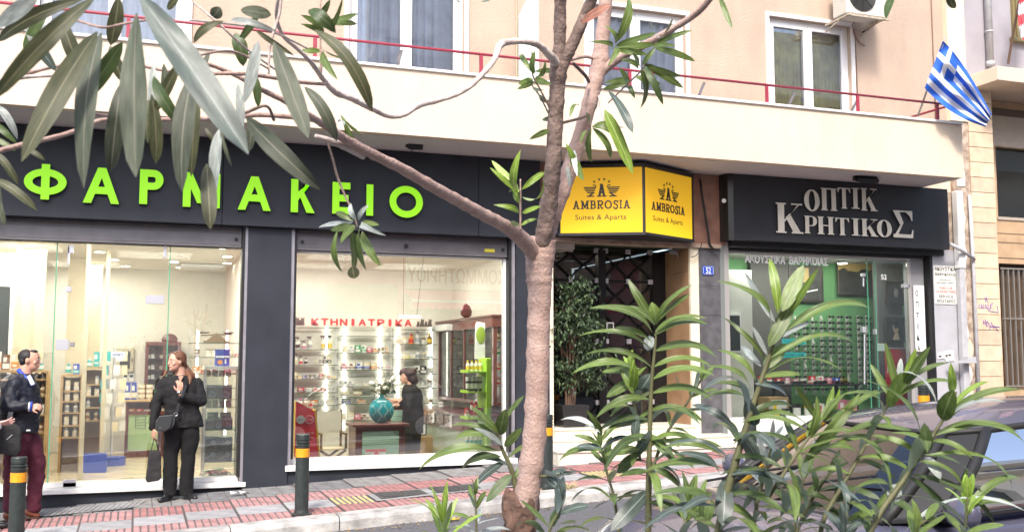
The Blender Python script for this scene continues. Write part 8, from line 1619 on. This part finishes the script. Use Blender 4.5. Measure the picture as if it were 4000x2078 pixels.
small = [ (1250, 110, 1400, 55, 26, 2.4, 'green'), (1250, 90, 1395, 95, 24, 2.4, 'green'), (1245, 70, 1290, 0, 22, 2.4, 'green'), (1250, 130, 1175, 60, 30, 2.4, 'green'), (1250, 150, 1175, 95, 26, 2.4, 'green'), (1255, 190, 1360, 240, 22, 2.4, 'green'), (1255, 200, 1175, 200, 20, 2.4, 'green'), (1262, 200, 1320, 315, 26, 2.4, 'green'), (1250, 210, 1218, 270, 24, 2.4, 'green'), (1255, 100, 1340, -10, 20, 2.4, 'green'),
 (1350, 470, 1412, 530, 18, 2.3, 'green'), (1340, 465, 1395, 560, 18, 2.3, 'green'), (1320, 480, 1345, 490, 16, 2.3, 'pale'), (1330, 450, 1350, 540, 14, 2.3, 'green'),
 (2033, 745, 2033, 586, 30, 3.0, 'young'), (2028, 750, 1921, 628, 26, 3.0, 'young'), (2026, 752, 1914, 655, 18, 3.0, 'young'), (2038, 740, 2126, 674, 22, 3.0, 'young'), (2040, 770, 2124, 700, 18, 3.0, 'young'), (2026, 832, 1929, 800, 20, 3.0, 'young'), (2040, 832, 2112, 806, 18, 3.0, 'young'), (2030, 880, 1996, 868, 16, 3.0, 'young'), (2036, 880, 2098, 856, 14, 3.0, 'young'), (2036, 800, 2022, 720, 26, 3.0, 'young'), (2020, 770, 1988, 752, 16, 3.0, 'young'),
 (2362, 430, 2472, 680, 46, 3.0, 'young'), (2376, 355, 2472, 520, 34, 3.0, 'blue'), (2085, 290, 2090, 200, 24, 2.9, 'green'), (2080, 285, 2035, 215, 18, 2.9, 'green'), (2085, 300, 2130, 235, 20, 2.9, 'green'), (2082, 310, 2025, 330, 22, 2.95, 'green'), (2085, 320, 2020, 350, 18, 2.95, 'green'), (2090, 310, 2155, 330, 22, 2.95, 'green'), (2085, 318, 2125, 352, 18, 2.95, 'dark'), (2088, 280, 2140, 285, 18, 2.9, 'green'),
 (2165, 460, 2118, 470, 18, 3.1, 'dark'), (2145, 400, 2105, 370, 18, 3.1, 'green'), (2150, 510, 2068, 545, 20, 3.1, 'green'), (2225, 460, 2262, 415, 16, 3.1, 'green'), (2225, 640, 2210, 560, 26, 3.1, 'young'), (2235, 600, 2280, 705, 30, 3.1, 'green'), (2215, 650, 2225, 730, 18, 3.1, 'pale'), (2240, 590, 2255, 690, 20, 3.1, 'pale'),
 (2403, 170, 2455, -10, 34, 3.0, 'green'), (2400, 175, 2360, 100, 18, 3.0, 'green'), (2405, 180, 2565, 130, 22, 3.0, 'green'), (2405, 190, 2560, 175, 24, 3.0, 'green'), (2410, 195, 2530, 215, 22, 3.0, 'green'), (2390, 195, 2300, 165, 16, 3.0, 'green'), (2400, 200, 2375, 260, 22, 3.0, 'green'), (2585, 150, 2625, 75, 30, 3.0, 'green'), (2580, 150, 2540, 80, 12, 3.0, 'pale'), (2560, 180, 2705, 120, 20, 3.0, 'green'), (2560, 190, 2715, 240, 24, 3.0, 'green'), (2555, 195, 2640, 180, 18, 3.0, 'green'),
 (2520, 250, 2670, 345, 28, 3.05, 'green'), (2518, 255, 2660, 300, 22, 3.05, 'green'), (2505, 270, 2500, 425, 30, 3.05, 'green'), (2515, 260, 2590, 410, 26, 3.05, 'dark'), (2495, 270, 2425, 235, 20, 3.05, 'green'), (2500, 260, 2470, 210, 22, 3.05, 'green'), (2510, 255, 2560, 190, 20, 3.05, 'green'), (2450, 330, 2355, 350, 20, 3.1, 'green'), (2455, 325, 2360, 325, 22, 3.1, 'green'), (2455, 335, 2480, 385, 18, 3.1, 'dark'), (2460, 320, 2420, 265, 18, 3.1, 'green'), (2480, 300, 2580, 330, 22, 3.1, 'green'),
 (2310, 500, 2312, 635, 24, 3.15, 'green'), (2315, 500, 2385, 620, 26, 3.15, 'green'), (2310, 495, 2400, 530, 20, 3.15, 'green'), (2305, 490, 2290, 440, 16, 3.15, 'green'), (2320, 490, 2395, 480, 18, 3.15, 'green'), (2305, 505, 2270, 560, 18, 3.15, 'green'), (2420, 540, 2432, 610, 16, 3.1, 'pale'), (2440, 500, 2420, 590, 14, 3.1, 'pale'),
 (2810, -10, 2860, 114, 20, 3.0, 'green'), (3490, -20, 3462, 74, 34, 2.8, 'dark'), (3700, -40, 3730, 34, 28, 2.6, 'olive'), (1790, -20, 1800, 10, 16, 2.6, 'dark'), (1880, -20, 1876, 8, 14, 2.6, 'dark'),
 (1375, 905, 1384, 1060, 44, 2.1, 'green'), (1396, 914, 1432, 1058, 34, 2.1, 'green'), (1414, 905, 1488, 1040, 32, 2.1, 'green'), (1318, 900, 1342, 1066, 24, 2.1, 'green'), (1423, 877, 1508, 921, 20, 2.1, 'pale'), (1370, 880, 1290, 900, 26, 2.12, 'green'), (1375, 870, 1245, 888, 16, 2.12, 'pale'), (1380, 865, 1310, 830, 22, 2.12, 'green'), (1400, 860, 1440, 800, 18, 2.12, 'pale'), (1390, 860, 1370, 795, 20, 2.12, 'pale'), (1410, 870, 1480, 880, 22, 2.12, 'green'), (1385, 880, 1330, 950, 26, 2.12, 'green'), (1405, 890, 1460, 990, 24, 2.12, 'green')]
for k, l_ in enumerate(small): L2(tree, l_[0], l_[1], l_[2], l_[3], l_[4] * 1.15, l_[5], l_[6], (0, 1, 2, 3, 5)[k % 5], rb.uniform(-.12, .08), rb.uniform(-1, 1))
p_, q_ = PT(1377, 1040, 2.08), PT(1384, 1088, 2.08); o = leaf(tree, p_, q_, px2m(46, 2.1), to_cam(p_), 'olive', 0); o['label'] = 'withered brown leaf tip'
o = L2(tree, 2385, 20, 2270, 92, 34, 2.95, 'olive', 2); o.data = o.data.copy(); o.data.materials[0] = leafmat('withered_leaf', (.45, .20, .14), (.4, .2, .15), (.5, .3, .2), .7); o['label'] = 'withered pinkish brown leaf caught in the fork'

# --- shrubs: stems with whorls of three leaves
def shrub_stem(par, pts, d0, d1, top='young', Lpx=230, wpx=40, step=46, seed=1, lo=0., dense=3, kinds=('green', 'green', 'dark', 'green', 'green', 'blue'), ground=True, droop=1., minL=.75, skip=0):
    r_ = random.Random(seed); n = len(pts); pp = [(x, y, w, d0 + (d1 - d0) * i / (n - 1)) for i, (x, y, w) in enumerate(pts)]
    W0 = PT(*pp[0][:2], pp[0][3]); g = Vector((W0.x + r_.uniform(-.04, .04), W0.y + .05, tree.location.z)) if ground else None
    limb_(par, 'stem', pp, M_twig, 8, .03, .05, ext=g)
    sp2 = spline(pp, 12); tot = 0; acc = [0]
    for a_, c_ in zip(sp2, sp2[1:]): tot += sqrt((a_[0] - c_[0]) ** 2 + (a_[1] - c_[1]) ** 2); acc.append(tot)
    dist = tot; az = r_.uniform(0, 6); i_w = 0
    while dist > tot * lo:
        i = max(0, min(len(sp2) - 2, next((j for j in range(len(acc)) if acc[j] >= dist), len(sp2) - 1) - 1)); P_ = sp2[i]; base = PT(P_[0], P_[1], P_[3]); ax_ = (PT(*sp2[i + 1][:2], sp2[i + 1][3]) - PT(*sp2[max(0, i - 1)][:2], sp2[max(0, i - 1)][3])).normalized()
        e1 = ax_.cross(Vector((.3, 1, .2))).normalized(); e2 = ax_.cross(e1)
        for k in range(dense if i_w >= skip else 0):
            a_ = az + k * 2 * pi / dense + r_.uniform(-.3, .3); out = e1 * cos(a_) + e2 * sin(a_)
            el = min(1.75, .28 + .33 * i_w + r_.uniform(-.12, .15)); el = el if i_w < 4 else r_.uniform(1.15, 1.75) * droop
            dr = ax_ * cos(el) + out * sin(el); dr = (dr - Vector((0, 0, .10 * min(3, i_w)))).normalized()
            L = px2m(Lpx * 1.1, P_[3]) * ((minL - .25 + .12 * min(i_w, 3)) if i_w < 3 else 1) * r_.uniform(.8, 1.12); w = px2m(wpx * .98, P_[3]) * r_.uniform(.8, 1.15) * (.75 if i_w == 0 else 1)
            kind = top if i_w < 2 and top else r_.choice(kinds); nrm = ax_ * .7 + Vector((0, 0, .4)) + to_cam(base) * r_.uniform(.0, .8)
            leaf(par, base + out * px2m(P_[2], P_[3]) * .3, base + dr * L, w, nrm, kind, (0, 1, 1, 2)[r_.randrange(4)] if i_w < 3 else r_.choice((1, 2, 3, 3, 5)))
        az += pi / 3 + .15; i_w += 1; dist -= step * r_.uniform(.85, 1.15)
def shrub(label, stems, loc):
    t_ = thing('oleander_shrub', label, 'shrub', loc, group='oleander shrubs along the kerb')
    for s_ in stems: shrub_stem(t_, **s_)
    return t_
zg = tree.location.z
S1 = shrub('slender oleander shrub with one straight dark stem in front of the hotel entrance', [
    dict(pts=[(2532, 2110, 26), (2534, 1900, 24), (2538, 1700, 20), (2545, 1500, 15), (2556, 1380, 11), (2565, 1290, 8)], d0=2.5, d1=2.5, top='green', Lpx=250, wpx=38, step=95, seed=4, lo=.1, skip=4, dense=2),
    dict(pts=[(2420, 2110, 14), (2400, 1950, 12), (2372, 1850, 10), (2345, 1740, 9)], d0=2.55, d1=2.6, top='green', Lpx=170, wpx=30, step=80, seed=14, kinds=('dark', 'green', 'blue')),
    dict(pts=[(2540, 1850, 12), (2600, 1700, 12), (2680, 1580, 10), (2740, 1480, 8)], d0=2.5, d1=2.6, top='green', Lpx=170, wpx=30, step=80, seed=5, ground=False),
    dict(pts=[(2500, 1800, 12), (2486, 1640, 12), (2470, 1500, 9), (2462, 1440, 8)], d0=2.55, d1=2.6, top='young', Lpx=150, wpx=34, step=70, seed=15, ground=False)], (1.55, 2.3, zg))
S2 = shrub('tallest oleander shrub, thick stem topped by bright upright leaves before the optician window', [
    dict(pts=[(2800, 2110, 34), (2830, 1960, 32), (2868, 1820, 30), (2910, 1680, 26), (2955, 1540, 21), (2995, 1420, 17), (3030, 1310, 14), (3060, 1220, 11)], d0=2.1, d1=2.15, top='green', Lpx=300, wpx=50, step=110, seed=6, skip=4, dense=2),
    dict(pts=[(2935, 2110, 18), (2960, 1950, 15), (2990, 1840, 13), (3013, 1742, 10)], d0=2.2, d1=2.25, top='pale', Lpx=200, wpx=34, step=80, seed=16, kinds=('green', 'dark', 'blue', 'pale')),
    dict(pts=[(2990, 1960, 16), (3080, 1820, 14), (3150, 1720, 12), (3215, 1640, 9)], d0=2.1, d1=2.15, top='green', Lpx=240, wpx=46, step=80, seed=17, ground=False)], (1.5, 1.95, zg))
S4 = shrub('leaning oleander shrub in front of the car roof with a curl of green upright leaves', [
    dict(pts=[(3200, 2110, 18), (3225, 2010, 18), (3300, 1880, 16), (3359, 1776, 14), (3411, 1681, 12), (3463, 1590, 10), (3500, 1500, 8)], d0=2.2, d1=2.3, top='green', Lpx=230, wpx=40, step=90, seed=7, skip=3, dense=2),
    dict(pts=[(3100, 2110, 14), (3140, 2010, 14), (3190, 1920, 12), (3240, 1850, 9)], d0=2.25, d1=2.3, top='green', Lpx=190, wpx=32, step=75, seed=18)], (2., 2.1, zg))
S3 = shrub('rightmost oleander shrub with long arching leaves over the dark car', [
    dict(pts=[(3385, 2110, 22), (3440, 2000, 22), (3489, 1930, 22), (3532, 1870, 20), (3601, 1770, 17), (3657, 1680, 14), (3713, 1590, 11), (3735, 1530, 9)], d0=2.1, d1=2.2, top='green', Lpx=330, wpx=46, step=95, seed=8, skip=3, dense=2),
    dict(pts=[(3760, 2120, 10), (3775, 2020, 10), (3780, 1940, 8)], d0=2., d1=2.0, top='young', Lpx=180, wpx=36, step=70, seed=19)], (2.1, 2.0, zg))
S6 = shrub('small oleander shrub left of the trunk, wide leaves over the pavement', [
    dict(pts=[(2040, 2110, 22), (2020, 1940, 22), (2000, 1840, 20), (1965, 1760, 15), (1945, 1700, 12), (1935, 1650, 9)], d0=3.36, d1=3.36, top='green', Lpx=250, wpx=40, step=110, seed=9, lo=.35, skip=3, dense=2, kinds=('green', 'dark', 'green')),
    dict(pts=[(1862, 2110, 9), (1860, 2020, 9), (1856, 1930, 7)], d0=2.7, d1=2.7, top='green', Lpx=150, wpx=26, step=55, seed=20, kinds=('pale', 'green')),], (1.1, 2.5, zg))
shrub('low oleander seedling with narrow upright leaves at the bottom beside the trunk', [
    dict(pts=[(1735, 2140, 12), (1733, 2080, 10), (1730, 2040, 8)], d0=2.4, d1=2.4, top='young', Lpx=210, wpx=24, step=36, seed=10, dense=4, kinds=('young', 'green'), droop=.6, minL=.95)], (.7, 2.3, zg))
shrub('young oleander behind the trunk whose leaves cross the second bollard', [
    dict(pts=[(2140, 2140, 14), (2150, 2060, 12), (2185, 1990, 10), (2190, 1940, 8)], d0=3., d1=3., top='blue', Lpx=190, wpx=42, step=60, seed=12, kinds=('blue', 'dark', 'green')),
    dict(pts=[(2110, 1860, 14), (2150, 1858, 10), (2190, 1850, 8)], d0=3.18, d1=3.1, top='blue', Lpx=120, wpx=44, step=50, seed=22, ground=False, kinds=('blue', 'dark'))], (1.3, 2.95, zg))
shrub('dense low oleander thicket in front of the car bonnet and door', [
    dict(pts=[(x_, 2160, 14), (x_ + dx * .4, 2060, 13), (x_ + dx, y_, 9)], d0=d_, d1=d_ + .05, top=tp_, Lpx=L_, wpx=w_, step=72, seed=30 + i) for i, (x_, dx, y_, d_, tp_, L_, w_) in enumerate((
(2660, 30, 1960, 2.4, 'green', 220, 40), (2760, -20, 1990, 2.3, 'green', 230, 44), (3080, 60, 1860, 2.4, 'green', 200, 36), (3290, 20, 2000, 2.1, 'blue', 230, 42), (3560, 60, 2030, 2.0, 'green', 240, 40)))], (1.4, 2., zg))

def many(par, d, rows, seed):
    r_ = random.Random(seed)
    for k, (x0, y0, x1, y1, w, kd) in enumerate(rows):
        p_, q_ = PT(x0, y0, d + r_.uniform(-.02, .02)), PT(x1, y1, d + r_.uniform(-.07, .05)); thin = w < 20
        n = (to_cam(p_) * (.35 if thin else 1) + Vector((0, 0, .9 if abs(x1 - x0) > abs(y1 - y0) else .2)) + RGT * r_.uniform(-.3, .3))
        leaf(par, p_, q_, px2m(w * (1.5 if thin else .98), d), n, {'g': 'green', 'y': 'young', 'p': 'pale', 'd': 'dark', 'b': 'blue'}[kd], (3 if abs(x1 - x0) > 150 else r_.choice((1, 1, 2, 0))))
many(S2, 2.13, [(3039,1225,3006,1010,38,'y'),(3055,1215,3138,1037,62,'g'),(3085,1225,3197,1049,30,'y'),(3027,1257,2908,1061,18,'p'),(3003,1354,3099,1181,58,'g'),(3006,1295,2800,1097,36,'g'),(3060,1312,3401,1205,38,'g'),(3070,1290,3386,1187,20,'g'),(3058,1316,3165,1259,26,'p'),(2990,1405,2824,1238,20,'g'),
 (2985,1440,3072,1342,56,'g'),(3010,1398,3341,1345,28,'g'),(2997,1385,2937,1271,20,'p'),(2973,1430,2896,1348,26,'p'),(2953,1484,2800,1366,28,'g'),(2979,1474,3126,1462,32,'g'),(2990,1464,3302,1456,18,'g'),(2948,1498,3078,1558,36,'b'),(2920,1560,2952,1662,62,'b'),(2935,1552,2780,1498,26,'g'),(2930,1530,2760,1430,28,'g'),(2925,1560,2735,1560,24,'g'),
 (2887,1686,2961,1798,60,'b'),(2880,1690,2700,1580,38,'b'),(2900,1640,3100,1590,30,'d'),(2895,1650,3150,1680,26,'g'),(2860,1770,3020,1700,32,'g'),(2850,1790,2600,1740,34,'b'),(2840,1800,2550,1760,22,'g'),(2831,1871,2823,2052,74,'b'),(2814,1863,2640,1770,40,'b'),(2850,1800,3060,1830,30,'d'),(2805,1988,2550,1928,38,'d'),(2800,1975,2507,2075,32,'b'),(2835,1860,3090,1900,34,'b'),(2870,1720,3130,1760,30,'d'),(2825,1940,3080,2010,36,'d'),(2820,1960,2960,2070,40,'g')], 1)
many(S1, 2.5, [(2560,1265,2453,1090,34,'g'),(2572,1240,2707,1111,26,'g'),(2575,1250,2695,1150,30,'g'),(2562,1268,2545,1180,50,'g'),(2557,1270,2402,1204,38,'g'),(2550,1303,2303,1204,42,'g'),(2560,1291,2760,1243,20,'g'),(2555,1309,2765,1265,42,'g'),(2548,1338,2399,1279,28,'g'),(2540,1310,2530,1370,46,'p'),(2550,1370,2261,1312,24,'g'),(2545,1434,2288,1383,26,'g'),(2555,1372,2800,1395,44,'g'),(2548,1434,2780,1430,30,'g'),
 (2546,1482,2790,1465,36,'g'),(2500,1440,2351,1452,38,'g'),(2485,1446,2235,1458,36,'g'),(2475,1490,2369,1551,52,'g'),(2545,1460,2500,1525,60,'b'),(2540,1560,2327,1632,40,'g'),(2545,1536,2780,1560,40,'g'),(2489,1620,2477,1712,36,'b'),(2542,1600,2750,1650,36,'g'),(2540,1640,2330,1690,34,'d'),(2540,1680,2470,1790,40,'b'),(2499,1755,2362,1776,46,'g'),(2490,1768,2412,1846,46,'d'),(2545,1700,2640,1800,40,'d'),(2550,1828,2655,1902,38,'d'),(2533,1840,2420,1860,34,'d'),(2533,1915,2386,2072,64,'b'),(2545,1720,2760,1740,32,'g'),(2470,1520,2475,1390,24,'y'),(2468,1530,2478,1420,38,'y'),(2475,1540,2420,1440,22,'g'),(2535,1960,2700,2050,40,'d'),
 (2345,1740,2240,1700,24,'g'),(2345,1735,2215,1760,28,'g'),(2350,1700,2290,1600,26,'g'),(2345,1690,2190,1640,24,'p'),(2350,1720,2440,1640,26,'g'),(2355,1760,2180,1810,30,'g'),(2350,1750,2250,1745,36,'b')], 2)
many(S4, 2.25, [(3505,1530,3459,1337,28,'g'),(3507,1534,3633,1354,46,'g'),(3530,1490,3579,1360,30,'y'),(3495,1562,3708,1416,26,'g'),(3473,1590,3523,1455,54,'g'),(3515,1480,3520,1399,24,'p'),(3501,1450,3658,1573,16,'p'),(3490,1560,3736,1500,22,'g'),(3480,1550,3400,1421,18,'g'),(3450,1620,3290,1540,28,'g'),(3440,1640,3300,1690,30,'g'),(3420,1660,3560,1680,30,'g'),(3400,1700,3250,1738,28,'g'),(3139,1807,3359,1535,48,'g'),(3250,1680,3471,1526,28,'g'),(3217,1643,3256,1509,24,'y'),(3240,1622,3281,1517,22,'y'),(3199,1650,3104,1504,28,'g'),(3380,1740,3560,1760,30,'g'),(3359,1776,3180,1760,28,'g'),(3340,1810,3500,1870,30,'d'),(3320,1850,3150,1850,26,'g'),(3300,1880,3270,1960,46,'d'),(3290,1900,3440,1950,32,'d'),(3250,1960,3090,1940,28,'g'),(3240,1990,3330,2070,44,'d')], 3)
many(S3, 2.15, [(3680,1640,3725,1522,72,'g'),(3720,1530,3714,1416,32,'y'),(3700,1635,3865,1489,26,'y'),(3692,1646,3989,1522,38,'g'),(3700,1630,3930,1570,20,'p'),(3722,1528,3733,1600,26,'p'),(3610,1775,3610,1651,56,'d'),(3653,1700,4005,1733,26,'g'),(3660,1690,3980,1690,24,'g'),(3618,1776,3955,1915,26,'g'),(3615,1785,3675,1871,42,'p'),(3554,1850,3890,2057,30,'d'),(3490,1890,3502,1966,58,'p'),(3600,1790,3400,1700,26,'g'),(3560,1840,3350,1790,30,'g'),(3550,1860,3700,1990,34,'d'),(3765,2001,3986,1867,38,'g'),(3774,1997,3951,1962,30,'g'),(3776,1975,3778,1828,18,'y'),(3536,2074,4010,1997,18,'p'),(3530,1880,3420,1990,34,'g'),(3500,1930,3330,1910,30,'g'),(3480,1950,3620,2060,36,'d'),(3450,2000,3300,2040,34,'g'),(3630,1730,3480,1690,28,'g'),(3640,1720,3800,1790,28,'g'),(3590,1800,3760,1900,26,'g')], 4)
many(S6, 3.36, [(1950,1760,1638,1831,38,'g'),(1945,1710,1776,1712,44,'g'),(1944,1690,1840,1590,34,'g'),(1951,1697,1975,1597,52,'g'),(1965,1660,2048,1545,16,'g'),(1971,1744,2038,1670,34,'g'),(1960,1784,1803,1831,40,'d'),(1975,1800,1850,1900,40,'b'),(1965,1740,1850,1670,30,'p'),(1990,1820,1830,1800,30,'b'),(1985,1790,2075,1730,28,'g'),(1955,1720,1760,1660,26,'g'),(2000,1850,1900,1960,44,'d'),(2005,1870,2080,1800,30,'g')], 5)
